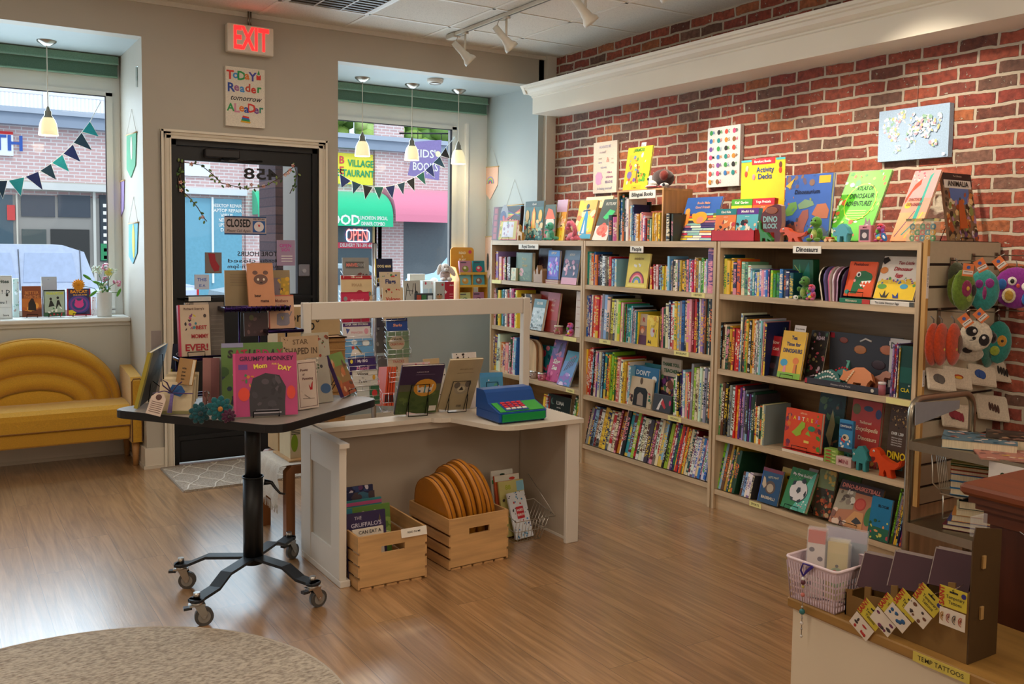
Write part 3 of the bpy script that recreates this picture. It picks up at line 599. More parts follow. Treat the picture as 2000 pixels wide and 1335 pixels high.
# valances
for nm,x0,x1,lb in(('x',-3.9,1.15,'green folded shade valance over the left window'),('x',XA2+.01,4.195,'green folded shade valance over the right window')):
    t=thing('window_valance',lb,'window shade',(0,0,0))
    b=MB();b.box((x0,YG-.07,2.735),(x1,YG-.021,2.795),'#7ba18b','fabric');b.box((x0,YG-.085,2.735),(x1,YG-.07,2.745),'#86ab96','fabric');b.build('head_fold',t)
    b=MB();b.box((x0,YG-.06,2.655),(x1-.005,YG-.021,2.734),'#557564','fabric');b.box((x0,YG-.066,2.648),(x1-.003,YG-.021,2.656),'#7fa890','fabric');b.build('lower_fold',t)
# ceiling air vent
t=thing('ceiling_vent','dark square air vent grille in the ceiling near the wall','air vent',(2.214,5.563,ZC-.005))
b=MB();
for a_ in(((-.29,-.29),(.29,-.26)),((-.29,.26),(.29,.29)),((-.29,-.26),(-.26,.26)),((.26,-.26),(.29,.26))):b.box((*a_[0],-.012),(*a_[1],-.0005),'#cbc5ba','satin')
b.build('frame',t)
b=MB();b.box((-.26,-.26,-.003),(.26,.26,-.0005),'#2c2824','satin')
for k in range(9):b.box((-.26,-.24+.058*k,-.010),(.26,-.215+.058*k,-.004),'#5e564c','satin',T=Tm(0,0,0))
for k in(-1,1):b.box((k*.09-.006,-.26,-.012),(k*.09+.006,.26,-.010),'#b8b2a6','satin')
b.build('grille',t)
# track with spot heads
TXX=3.262
t=thing('lighting_track','white ceiling lighting track running toward the window wall','light track',(TXX,3,ZC-.005))
b=MB();b.box((-.018,-4.5,-.022),(.018,3.02,0),'#d8d2c4','satin');b.box((-.006,-4.5,-.0235),(.006,3.0,-.022),'#6e6a60','satin');b.build('rail',t)
b=MB();b.box((-.03,2.98,-.035),(.03,3.10,0),'#cdc6b8','satin',bev=.004);b.build('end_feed',t)
def spot_head(y,label,aim,e,lit=True):
    t=thing('track_spotlight',label,'spotlight',(TXX,y,ZC-.03),group='track spotlights')
    b=MB();b.box((-.012,-.03,-.012),(.012,.03,0),'#d8d2c4','satin');b.cyl((0,0,-.01),(0,0,-.15),.008,col='#d8d2c4',mat='satin',n=10);b.build('stem',t)
    h=Vector((0,0,-.155));d=(Vector(aim)-(Vector((TXX,y,ZC-.03))+h)).normalized();q=d.to_track_quat('Z','Y').to_matrix().to_4x4()
    b=MB();b.X=Matrix.Translation(h)@q
    b.lathe([(.001,-.12),(.022,-.118),(.024,-.02),(.03,0),(.032,.02),(.048,.045),(.05,.065),(.046,.065),(.04,.05)],'#dcd6c8','satin',24);o=b.build('lamp_head',t)
    b=MB();b.X=Matrix.Translation(h)@q;b.cyl((0,0,.052),(0,0,.054),.042,col='#fff4dc',mat='bright' if lit else 'plastic',n=24);b.build('lamp_face',t)
    b=MB();b.tube([(-.01,0,-.02),(-.06,0,-.03),(-.07,.01,-.08),(-.03,.01,-.12)],.003,'#b0aca2','plastic',6);b.build('cable',t)
    if lit:lamp('track_spot_light','SPOT',(Vector((TXX,y,ZC-.03))+h+d*.08),e,(1,.86,.68),rot=Vector(aim),spot=R(62),blend=.9,radius=.04)
colmat('bright',.4,emit=9)
SP=[(5.86,(XB,5.5,1.7),60,'rightmost','white track spotlight nearest the window wall'),(5.30,(XB,5.0,1.6),70,'','white track spotlight, second from the window wall, lit'),
      (4.42,(XB,4.2,1.6),85,'','white track spotlight in the ceiling middle, lit'),(3.75,(XB,3.4,1.6),90,'','white track spotlight cropped by the picture top edge')]
for y,aim,e,_,lb in SP:spot_head(y,lb,aim,e)
for y,aim in((2.9,(XB,2.7,1.7)),(1.9,(XB,1.6,1.7))):lamp('track_spot_light','SPOT',(TXX,y,2.85),95,(1,.86,.68),rot=Vector(aim),spot=R(65),blend=.9,radius=.04)
# ================================================================ bookcases
XS,ZT=3.774,1.537
WD='#cdb391'
def bookcase(y0,y1,shelves,label,xb=4.26):
    """front faces -x; y0 < y1; shelves = heights of the shelf tops, last one is the sloping bottom shelf"""
    t=thing('bookcase',label,'bookcase',(XS,(y0+y1)/2,0),group='birch bookcases along the brick wall');w_=(y1-y0)/2-.001;D=xb-XS
    for s_ in(-1,1):
        b=MB();b.box((0,min(s_*w_,s_*(w_-.02)),0),(D,max(s_*w_,s_*(w_-.02)),ZT-.0005),WD,'woodz');b.build('side_panel',t)
    b=MB();b.box((.001,-w_+.0205,ZT-.035),(D,w_-.0205,ZT),WD,'woody');b.build('top_board',t)
    b=MB();b.box((D-.01,-w_+.0205,.02),(D-.001,w_-.0205,ZT-.036),'#b89a76','woody');b.build('back_panel',t)
    for z in shelves[:-1]:
        b=MB();b.box((.004,-w_+.0205,z-.03),(D-.011,w_-.0205,z),WD,'woody');b.build('shelf',t)
    z=shelves[-1];b=MB();b.prism([(.004,z-.028),(D-.011,max(z-.128,.004)),(D-.011,max(z-.1,.03)),(.004,z)],-w_+.0205,w_-.0205,WD,'woody');b.build('bottom_shelf',t)
    b=MB();b.box((.02,-w_+.0205,0),(.035,w_-.0205,z-.035),'#c8ac88','woody');b.build('plinth',t)
    return t
U1,U2,U3=(5.092,6.33),(3.822,5.088),(2.535,3.812)
S1=(1.225,.862,.497,.14);S2=(1.237,.880,.478,.135);S3=(1.240,.812,.430,.115)
bookcase(*U1,S1,'pale birch bookcase farthest from the viewer, beside the window bay',xb=4.19)
bookcase(*U2,S2,'pale birch bookcase in the middle, labelled People');bookcase(*U3,S3,'pale birch bookcase nearest the viewer, labelled Dinosaurs')
# little sign tents on the bookcases
def sign(px0,py0,px1,py1,x,txt,label,zs,back='#f4f1e8',size=.034,bold=.05,wid=None,name='shelf_sign'):
    a=at(px0,py0,x=x);c=at(px1,py1,x=x);w_=abs(a.y-c.y);h_=abs(a.z-c.z)
    t=thing(name,label,'sign',(x,(a.y+c.y)/2,(a.z+c.z)/2),R(-90))
    b=MB();b.box((-w_/2,0,-h_/2),(w_/2,.004,h_/2),back,'paper');b.build('card',t)
    b=MB();b.text(txt,size,Tm(0,-.0008,0,90),'k','paper',bold=bold,shear=.12,wid=wid or w_*.88);b.build('lettering',t)
sign(1013,476,1051,487,XS-.004,'Royal Stories','white sign on the top edge of the farthest bookcase',0)
sign(1231,480,1256,493,XS-.004,'People','white People sign under the top of the middle bookcase',0)
sign(1549,480,1603,495,XS-.004,'Dinosaurs','white Dinosaurs sign on the nearest bookcase',0)
# yellow shelf-edge strips
def strip(px0,px1,z,u,txt,label):
    a=at(px0,600 if z>.9 else 800,x=XS);ya=None
    b=MB();y0,y1=u;t=thing('shelf_label',label,'shelf label',(XS+.0035,(y0+y1)/2,z-.014),R(-90),group='yellow shelf edge labels');w_=(y1-y0)/2
    b.box((-w_,-.002,-.014),(w_,0,.014),'#efe59a','paper');b.build('strip',t)
    if txt:b=MB();b.text(txt,.017,Tm(0,-.0025,0,90),'#5a5030','paper',bold=.02,wid=w_*1.7);b.build('lettering',t)
def yx(px,py):return at(px,py,x=XS).y
for px0,px1,py,z,txt,lb in((1350,1376,571,S2[0],'HISTORY','yellow strip under the red books, right end of the People shelf'),(1170,1192,664,S2[1],'ARTS','yellow strip near the left end of the middle case, second shelf'),(1316,1345,683,S2[1],'BIOGRAPHY','yellow strip near the right end of the middle case, second shelf'),
    (1304,1330,813,S2[2],'FEELINGS','yellow strip under the white books, middle case, third shelf'),(1463,1486,982,S3[3],'SPORTS','yellow strip on the bottom shelf edge of the nearest bookcase'),(1730,1780,782,S3[1],'','long yellow strip at the right end of the nearest case, second shelf'),
    (1105,1121,758,S1[2],'OCEAN','yellow strip at the right end of the farthest case, third shelf'),(958,978,553,S1[0],'','yellow strip at the left end of the farthest case, top shelf'),(1100,1125,658,S1[1],'','yellow strip at the right end of the farthest case, second shelf')):
    strip(px0,px1,z,sorted((yx(px0,py),yx(px1,py))),txt,lb)
# ================================================================ slatwall end panel
t=thing('slatwall_panel','grey slatwall panel on the end of the nearest bookcase','display panel',(XS,2.505,0));SW=XB-XS-.004
b=MB();b.box((.002,0,.33),(.02,.022,ZT+.012),'#c79a5a','woodz');b.build('edge_strip',t)
z=.335;n=0
b=MB();b.box((.0205,.012,.33),(SW,.022,ZT+.01),'#2a1c1c','satin');b.build('backing',t)
zs=[.335,.375,.475,.575,.675,.775,.875,.975,1.075,1.175,1.275,1.375,1.475,ZT+.01]
zs=[.335]+[.42+.1018*k for k in range(11)]+[ZT+.012]
for k in range(len(zs)-1):
    b=MB();b.box((.0205,0,zs[k]+.006),(SW,.0115,zs[k+1]-.006),'#b5aa92','satin');b.build('slat',t)
b=MB();b.box((.003,-.0015,1.285),(.019,0,1.475),'#e6e0dc','paper');b.text('FELTED BAGS',.014,Tm(.011,-.002,1.38,90)@Tm(rz=90),'#5a4a50','paper',wid=.17);b.build('label_strip',t)
b=MB();b.box((.003,-.0015,.885),(.019,0,.96),'#e6e0dc','paper');b.text('POUCHES',.013,Tm(.011,-.002,.922,90)@Tm(rz=90),'#5a4a50','paper',wid=.065);b.build('label_strip',t)
# ================================================================ display table on castors
TZ=.80
t=thing('display_table','laminate pedestal table on castors with black edge and post','table',(1.14,3.88,0))
def loc(px,py,z,o=(1.14,3.88)):p=at(px,py,z=z);return(p.x-o[0],p.y-o[1])
cor=[(.60,4.085),(1.10,3.41),(1.715,3.83),(1.20,4.40)];rad=.09;out=[]
cor=[Vector((x-1.14,y-3.88))for x,y in cor]
for i in range(4):
    p,a_,c_=cor[i],cor[i-1],cor[(i+1)%4];d0=(a_-p).normalized();d1=(c_-p).normalized()
    s0,s1=p+d0*rad,p+d1*rad
    for k in range(7):u=k/6;q=s0*(1-u)**2+p*2*u*(1-u)+s1*u*u;out.append((q.x,q.y))
b=MB();b.slab(out,TZ-.032,TZ-.002,'#141316','satin');b.slab([(x*.992,y*.992)for x,y in out],TZ-.002,TZ,'#8a8078','gloss',side='#141316');b.build('table_top',t)
b=MB();b.cyl((0,0,.12),(0,0,.50),.042,col='#0c0c0d',mat='satin',n=24);b.cyl((0,0,.495),(0,0,.50),.046,col='#0c0c0d',mat='satin',n=24);b.cyl((0,0,.50),(0,0,TZ-.033),.033,col='#111',mat='satin',n=24)if False else b.cyl((0,0,.50),(0,0,TZ-.033),.033,col='#111112',mat='satin',n=24);b.box((-.14,-.14,TZ-.045),(.14,.14,TZ-.033),'#111112','satin');b.build('pedestal',t)
b=MB();b.tube([(.045,-.01,.47),(.075,-.02,.465),(.09,-.03,.44),(.105,-.04,.42),(.125,-.05,.415)],[.014,.008,.006,.005,.004],'#101011','plastic',10);b.build('height_lever',t)
ang=[math.atan2(y-3.88,x-1.14)for x,y in((.878,4.056),(.841,3.617),(1.29,3.553),(1.423,4.178))]
ang=[R(146),R(219),R(-66),R(47)]
for i,(x,y)in enumerate(((.878,4.056),(.841,3.617),(1.29,3.56),(1.395,4.17))):
    vx,vy=x-1.14,y-3.88;L_=math.hypot(vx,vy);a_=math.atan2(vy,vx);X=Matrix.Rotation(a_,4,'Z')
    b=MB();b.X=X;w_=.026;rows=[]
    for u,z in((.03,.155),(.2,.15),(.28,.115),(L_-.0,.112),(L_+.02,.112)):rows.append([(u,-w_,z-.012),(u,w_,z-.012),(u,w_,z),(u,-w_,z)])
    b.grid(rows,L('#1c222a'),'satin',False,True,True);b.cyl((L_,0,.10),(L_,0,.112),.03,col='#1c222a',mat='satin');leg=b.build('base_leg',t)
    b=MB();b.X=Matrix.Translation((vx,vy,0))@Matrix.Rotation(R(-25+i*20),4,'Z')
    b.cyl((0,0,.112),(0,0,.135),.013,col='#b8b4ae',mat='metal',n=12);b.cyl((0,0,.088),(0,0,.0995),.024,col='#c8c6c2',mat='metal');b.box((-.03,-.018,.083),(.03,.018,.09),'#c8c6c2','metal')
    b.prism([(-.012,.085),(.026,.085),(.038,.05),(.03,.03),(.02,.03)],-.018,-.015,'#b8b4ae','metal');b.prism([(-.012,.085),(.026,.085),(.038,.05),(.03,.03),(.02,.03)],.015,.018,'#b8b4ae','metal')
    b.box((-.05,-.012,.072),(-.02,.012,.082),'#2c2c2e','plastic');o=b.build('castor',t)
    w=MB();w.X=b.X;w.cyl((.026,-.012,.036),(.026,.012,.036),.036,col='#4c4a48',mat='plastic',n=24);w.cyl((.026,-.0135,.036),(.026,.0135,.036),.024,col='#8a8680',mat='plastic',n=20);w.cyl((.026,-.0195,.036),(.026,.0195,.036),.006,col='#c0c0c0',mat='metal',n=8);w.build('wheel',o)
# ================================================================ white play counter with frame
t=thing('play_counter','white wooden play shop counter with an open upright frame','play counter',(2.07,4.0,0));WH='#dcd4c8'
cx0,cx1,cy0,cy1,cz=1.478-2.07,2.70-2.07,3.715-4.0,4.235-4.0,.635
b=MB();b.box((cx0,cy1-.035,0),(cx0+.04,cy1+.005,1.215),WH,'paint',bev=.003);b.build('post',t)
b=MB();b.box((cx1+.02,cy1-.035,cz+.001),(cx1+.062,cy1+.005,1.215),WH,'paint',bev=.003);b.build('post',t)
b=MB();b.box((cx0+.041,cy1-.03,1.132),(cx1+.019,cy1-.002,1.215),WH,'paint',bev=.003);b.build('top_rail',t)
b=MB();b.box((cx0+.04,cy1-.02,.04),(cx1+.03,cy1-.005,cz-.03),'#b9ab98','paint');b.build('back_panel',t)
y0=cy0;b=MB()
top=[(cx0+.041,cy1-.036),(cx0+.041,cy1-.17),(.02,cy1-.17)]
top+=[(.02+.10*(1-math.cos(R(a_)))*1.0,cy1-.17-.05*math.sin(R(a_)))for a_ in(20,50,80)]
top+=arc(.30,cy1-.42,.13,.13,180+20,270,6)+[(cx1+.055,cy1-.55),(cx1+.06,cy1-.036)]
b.slab(top,cz-.022,cz,'#d8ccbb','paint');b.build('counter_top',t)
b=MB();b.box((cx0+.045,cy1-.15,cz-.06),(.25,cy1-.135,cz-.0225),'#c4b7a5','paint');b.build('apron',t)
b=MB();b.box((cx1+.012,cy0-.005,.012),(cx1+.034,cy1-.021,cz-.0225),'#b9ab98','paint');b.box((cx1-.03,cy0-.012,0),(cx1+.046,cy0+.012,cz-.0225),WH,'paint',bev=.003);b.box((cx1+.006,cy0+.012,0),(cx1+.046,cy1-.02,.012),WH,'paint');b.build('side_panel',t)
b=MB();b.box((cx0-.002,cy0+.02,.04),(cx0+.014,cy1-.037,cz-.04),'#c9bfb0','paint')
b.box((cx0-.012,cy0,.03),(cx0+.022,cy0+.10,cz-.02),WH,'paint',bev=.002);b.box((cx0-.012,cy1-.16,.03),(cx0+.022,cy1-.037,cz-.02),WH,'paint',bev=.002)
b.box((cx0-.010,cy0+.10,.03),(cx0+.02,cy1-.16,.15),WH,'paint');b.box((cx0-.010,cy0+.10,cz-.14),(cx0+.02,cy1-.16,cz-.02),WH,'paint');b.box((cx0-.016,cy0-.012,cz-.02),(cx0+.03,cy1-.037,cz-.001),'#dcd3c5','paint');b.box((cx0-.012,cy0-.012,0),(cx0+.036,cy1-.037,.03),WH,'paint',bev=.003);b.build('panelled_side',t)
# toy cash register
t=thing('toy_cash_register','blue and green toy cash register with red keys','toy cash register',mat=Matrix.Translation((2.43,3.852,cz+.001))@Matrix.Diagonal((1.11,.92,.9,1)))
BL='#1d4f9a';b=MB()
b.box((-.125,-.12,.006),(.125,.13,.062),BL,'plastic',bev=.008);side=[(-.12,.058),(.0,.098),(.03,.15),(.05,.165),(.125,.165),(.13,.058)]
b.X=Matrix.Rotation(R(90),4,'Z');b.prism(side,-.125,.125,BL,'plastic');b.build('body',t)
b=MB();b.box((-.112,-.128,.012),(.112,-.1205,.053),'#17934a','plastic');b.build('drawer',t)
b=MB();sl=math.atan2(.04,.12);b.X=Tm(0,-.06,.08,math.degrees(sl));b.box((-.115,-.055,0),(.115,.05,.003),'#3cab3c','plastic');b.box((-.085,-.05,.003),(.035,.045,.006),BL,'plastic');b.build('key_panel',t)
for i in range(4):
    for j in range(4):
        b=MB();b.X=Tm(0,-.06,.08,math.degrees(sl));b.box((-.078+.028*i,-.042+.022*j,.006),(-.056+.028*i,-.027+.022*j,.012),'#d42a3a' if j else '#e8e4da','plastic',bev=.002);b.build('key',t)
b=MB();b.X=Matrix.Translation((0,.035,.135))@Euler((R(62),0,0)).to_matrix().to_4x4();b.box((-.08,-.022,0),(.08,.016,.004),'#2a3440','gloss');b.box((-.02,-.012,.004),(.055,.006,.005),'#705848','gloss');b.build('display',t)
for x in(-.11,.11):
    b=MB();b.cyl((x,-.10,-.0005),(x,-.10,.008),.01,col='k',mat='plastic',n=10);b.build('foot',t)
# ================================================================ wooden crates, leather bags
def crate(px,py,w_,d_,h_,rz,label,card=False):
    p=at(px,py,z=0);t=thing('wooden_crate',label,'crate',(p.x,p.y,0),rz,group='slatted pine crates under the play counter');CR='#d3a770'
    for y in(0,d_-.012):
        b=MB();hz=h_*.82;n=8
        b.box((0,y,.012),(w_,y+.012,h_-.085),CR,'woodx');b.box((0,y,h_-.055),(w_,y+.012,h_),CR,'woodx');b.box((0,y,h_-.085),(w_*.32,y+.012,h_-.055),CR,'woodx');b.box((w_*.68,y,h_-.085),(w_,y+.012,h_-.055),CR,'woodx');b.build('end_board',t)
    sl_=(h_-.02)/4
    for x in(-.009,w_):
        for k in range(4):
            b=MB();z=.004+k*sl_;b.box((x,0,z),(x+.009,d_,z+sl_-.012 if k<3 else h_),'#cfa26c','woody');b.build('side_slat',t)
    for k in range(5):
        b=MB();x=.005+k*(w_-.01)/5;b.box((x,0,0),(x+(w_-.01)/5-.012,d_,.008),'#c89b66','woody');b.build('bottom_slat',t)
    if card:b=MB();b.X=Tm(w_-.10,-.004,h_-.012,75);b.box((-.02,-.02,-.002),(.105,.018,0),'#ece5d8','paper');b.text('READ TO ME',.011,Tm(.042,0,.001),'k','paper',bold=.03);b.build('label_card',t)
    return t,p
CA,pa=crate(703,1154,.313,.39,.236,R(0),'smaller pine crate of picture books beside the panelled side',True)
CB_,pb=crate(880,1114,.31,.39,.238,R(2),'taller pine crate holding the mustard round bags')
LEA='#c07a1c'
for i,(x,lean,dz)in enumerate(((.062,-9,.004),(.113,-9,.02),(.165,-9,.05),(.217,-9.5,.065),(.268,-8.5,.04))):
    rr=[.17,.166,.171,.173,.168][i]
    t=thing('round_bag',['mustard round leather bag at the left end of the crate','mustard round leather bag with a hang tag, second from left','mustard round leather bag in the middle of the crate','mustard round leather bag, second from right, standing tallest','mustard round leather bag at the right end of the crate'][i],'bag',
              mat=Matrix.Translation((pb.x,pb.y,0))@Matrix.Rotation(R(2),4,'Z')@Tm(x,.20,.012+dz)@Euler((0,R(lean),0)).to_matrix().to_4x4(),group='mustard leather bags in the crate')
    b=MB();th=.0205;n=30
    ring=[(0,-rr*.98),];out=arc(0,.19,rr,rr+.02,-35,215,26)+[(-rr*.8,.02),(-rr*.5,.0),(rr*.5,.0),(rr*.8,.02)]
    X0=Matrix.Rotation(R(90),4,'Z');b.X=X0
    rows=[]
    for yy,s_ in((-th,.955),(-th*.85,1),(th*.85,1),(th,.955)):rows.append([(q[0]*s_,yy,(q[1]-.17)*s_+.17)for q in out])
    b.grid(rows,L(LEA),'leather',True,True,True);b.build('body',t)
    b=MB();b.X=X0;b.tube([(q[0]*1.004,0,q[1]*1.002+.001)for q in arc(0,.19,rr,rr+.02,-25,205,26)],.0028,'#6e3f10','leather',6);b.build('zip',t)
    b=MB();b.X=X0
    for yy in(-th*.9,th*.9):b.tube([(q[0]*.995,yy,q[1]*.997)for q in arc(0,.19,rr,rr+.02,-30,210,26)],.0022,'#a3651a','leather',6)
    b.build('piping',t)
    if i in(1,4):b=MB();b.X=X0;b.box((-.09,-th-.006,.28),(-.03,-th-.003,.31),'#d8c49a','paper',T=Matrix.Identity(4));b.build('hang_tag',t)

# ================================================================ books: builders
def proj(p):
    d=Vector(p)-CAM;z=d.dot(FW);return PX+F*d.dot(RT)/z,PY-F*d.dot(UP)/z
def ypx(px,z,x):
    a,b_=0.,12.
    for _ in range(40):
        m=(a+b_)/2
        if proj((x,m,z))[0]>px:a=m
        else:b_=m
    return(a+b_)/2
def art_parts(t,w,h,art,y0=0.0,mat='gloss'):
    """printed picture and lettering on a w x h face looking toward local -y"""
    if not art:return
    b=MB();tx=MB();tl=[];k=1;X0=lambda u,v:((u-.5)*w,v*h)
    for a in art:
        y=y0-.00025*k-.0003;k+=.35
        if a[0]=='r':(x0,z0),(x1,z1)=X0(a[1],a[2]),X0(a[3],a[4]);b.face([(x0,y,z0),(x1,y,z0),(x1,y,z1),(x0,y,z1)],L(a[5]),mat)
        elif a[0]=='e':
            x,z=X0(a[1],a[2]);rx,rz_=a[3]*w,a[4]*w;b.face([(x+rx*math.cos(q),y,z+rz_*math.sin(q))for q in[i*math.pi/9 for i in range(18)]],L(a[5]),mat)
        elif a[0]=='p':b.face([(X0(u,v)[0],y,X0(u,v)[1])for u,v in zip(a[1][::2],a[1][1::2])],L(a[2]),mat)
        elif a[0]=='l':
            p=Vector(X0(a[1],a[2]));q=Vector(X0(a[3],a[4]));d=(q-p).normalized();n=Vector((-d.y,d.x))*a[5]*w/2
            b.face([(p.x-n.x,y,p.y-n.y),(q.x-n.x,y,q.y-n.y),(q.x+n.x,y,q.y+n.y),(p.x+n.x,y,p.y+n.y)],L(a[6]),mat)
        elif a[0]=='n':
            _,n,u0,v0,u1,v1,cols,sz=a
            for i in range(n):
                x,z=X0(rnd.uniform(u0,u1),rnd.uniform(v0,v1));r_=sz*w*rnd.uniform(.5,1.3);e=rnd.uniform(.35,1);t0=rnd.uniform(0,3.14);m_=rnd.choice((5,6,9))
                b.face([(min(max(x+r_*math.cos(q)*math.cos(t0)-e*r_*math.sin(q)*math.sin(t0),-w/2),w/2),y-.00002*i,min(max(z+r_*math.cos(q)*math.sin(t0)+e*r_*math.sin(q)*math.cos(t0),0),h))for q in[j*2*math.pi/m_ for j in range(m_)]],L(rnd.choice(cols)),mat)
            k+=n*.09
        elif a[0]=='R':
            x,z=X0(a[1],a[2]);n=len(a[4])
            for i,c in enumerate(a[4]):
                r0,r1=a[3]*w*(1-i/(n+1)),a[3]*w*(1-(i+1)/(n+1));pts=[(x+r0*math.cos(R(q)),y,z+r0*math.sin(R(q)))for q in range(0,181,12)]+[(x+r1*math.cos(R(q)),y,z+r1*math.sin(R(q)))for q in range(180,-1,-12)]
                for j in range(15):b.face([pts[j],pts[j+1],pts[-2-j],pts[-1-j]],L(c),mat)
        elif a[0]=='t':
            o_=a[6]if len(a)>6 else{};x,z=X0(a[1],a[2])
            tl.append((a,x,z,o_))
    for a,x,z,o_ in tl:tx.text(a[4],a[3]*h,Tm(x,y0-.00025*k-.0007,z,90)@Tm(rz=o_.get('rot',0)),a[5],'paper',bold=o_.get('b',.03),shear=o_.get('s',0),wid=o_.get('w',.86)*w)
    if b.f:b.build('cover_art',t)
    if tx.f:tx.build('title',t)
def quadmat(BL,BR,TL,z=None,x=None,y=None,h=None,tilt=None):
    if x is not None:p=at(*BL,x=x);q=at(*BR,x=x)
    elif y is not None:p=at(*BL,y=y);q=at(*BR,y=y)
    else:p=at(*BL,z=z);q=at(*BR,z=z)
    if z is not None:p.z=q.z=z
    q.z=p.z;e=(q-p);w_=e.length;e.normalize();n=Vector((-e.y,e.x,0))
    if n.dot(p-CAM)<0:n=-n
    if TL is not None:
        d=FW+RT*((TL[0]-PX)/F)-UP*((TL[1]-PY)/F);s_=(p-CAM).dot(e)/d.dot(e);P=CAM+d*s_
        dz,dn=P.z-p.z,(P-p).dot(n)
        if x is not None:dn=max(min(dn,.75*dz),-.02)
        if h is None:h=math.hypot(dz,dn)
        tilt=math.atan2(dn,dz)if tilt is None else R(tilt)
    else:tilt=R(tilt or 0)
    up=Vector((0,0,math.cos(tilt)))+n*math.sin(tilt);bk=up.cross(e)
    m=Matrix((e,bk,up)).transposed().to_4x4();m.translation=(p+q)/2
    return m,w_,h,tilt
def book_body(w_,h,th,cover,spine=None,hard=True,name='covers',t=None,board=False):
    b=MB();c=min(.002,th*.2)if hard else.0006;i=.0025 if hard else.0004
    if board:b.box((-w_/2,0,0),(w_/2,th,h),cover,'gloss',bev=min(.002,th*.3));return b.build(name,t)
    b.box((-w_/2,0,0),(w_/2,c,h),cover,'gloss');b.box((-w_/2,th-c,0),(w_/2,th,h),cover,'gloss')
    b.box((-w_/2-.001,-.0002,0),(-w_/2+c+.001,th+.0002,h),spine or cover,'gloss');b.build(name,t)
    b=MB();b.box((-w_/2+c+.001,c,i),(w_/2-i,th-c,h-i),'#e8dcc2','page');return b.build('pages',t)
def fbook(label,BL,BR,TL,z=None,x=None,y=None,th=.012,cover='b',art=(),spine=None,group=None,h=None,tilt=None,name='book',cat='book',hard=True,easel=None,board=False,card=None,fw=None,lift=0):
    m,w_,h,tl=quadmat(BL,BR,TL,z,x,y,h,tilt)
    if fw:w_=fw
    m.translation.z+=th*abs(math.sin(tl))+.0005+lift
    if easel:m.translation.z+=.004
    t=thing(name,label,cat,group=group,mat=m);book_body(w_,h,th,cover,spine,hard,t=t,board=board);art_parts(t,w_,h,art)
    if easel:
        e=thing('wire_easel',easel,'book stand',mat=m@Matrix.Translation((0,0,-.0005)),group='black wire book easels');ew=min(w_*.55,.10);b=MB();k='#161618'
        inv=m.to_3x3().inverted();dn=inv@Vector((0,0,-1));s_=(m.translation.z-(z if z is not None else m.translation.z-.004))
        b.tube([(-ew/2,-.016,.018),(-ew/2,-.016,-.003),(-ew/2,th+.004,-.003),(-ew*.42,th+.004,h*.72),(ew*.42,th+.004,h*.72),(ew/2,th+.004,-.003),(ew/2,-.016,-.003),(ew/2,-.016,.018),(-ew/2,-.016,.018)],.0018,k,'metal',6);b.build('wire_frame',e)
        top=Vector((0,th+.005,h*.5));foot=m.inverted()@Vector(((m@top).x+.0,(m@top).y,(m.translation.z-.002)));back=inv@(Vector((m.to_3x3()@Vector((0,1,0))).to_tuple())*.07)
        b=MB();f=foot+back;b.tube([top+Vector((-ew*.3,0,0)),f+Vector((-ew*.3,0,0)),f+Vector((ew*.3,0,0)),top+Vector((ew*.3,0,0))],.0018,k,'metal',6);b.build('back_leg',e)
    if card:
        c=thing('shelf_card',card[0],'card',mat=m@Matrix.Translation((w_*card[1],th+.002,0)));b=MB();cw=card[2];b.box((-cw/2,0,h*.5),(cw/2,.0008,h+card[3]),card[4]if len(card)>4 else '#ddd6d0','paper');b.build('card',c)
        if len(card)>5:b=MB();b.text(card[5],.012,Tm(0,-.0005,h+card[3]*.45,90),'k','paper',bold=.03,wid=cw*.8);b.build('lettering',c)
    return t
# ---- rows of spines
SPN=[]
def lum(c):r_,g_,b_=L(c);return.3*r_+.6*g_+.1*b_
def row(where,z,x,segs,lean=0,side=0,depth=.2,wid=None,jit=.012,zlift=.0006):
    out=[]
    for sg in segs:
        p0,p1,cols,h0,h1=sg[:5];sd=sg[5]if len(sg)>5 else side;y0,y1=ypx(p0,z,x),ypx(p1,z,x);n=len(cols)
        ws=[rnd.uniform(.7,1.35)for _ in cols]
        if h0>5:h0=at(p0,h0,x=x).z-z;h1=at(p1,h1,x=x).z-z
        if len(sg)>6:ws=[1]*n
        s_=(y0-y1)/sum(ws);y=y0
        for i,c in enumerate(cols):
            th=ws[i]*s_;hh=h0+(h1-h0)*(i/(max(n-1,1)))+(rnd.uniform(-jit,jit)if len(sg)<7 else 0)
            out.append(dict(c=c,y=y-th/2,w=th*math.cos(R(sd))-.0008,h=hh,z=z+zlift,x=x+rnd.uniform(0,.012),d=depth*rnd.uniform(.85,1.05),lean=lean,side=sd,where=where));y-=th
    for i,o in enumerate(out):
        o['i']=i;o['n']=len(out);o['l']=out[i-1]['c']if i else None;o['r']=out[i+1]['c']if i+1<len(out)else None
        SPN.append(o)
ACC={'dark':['w','y','c','s','p','o'],'light':['k','r','B','T','P','n','b','g'],'mid':['w','k','y','c','B']}
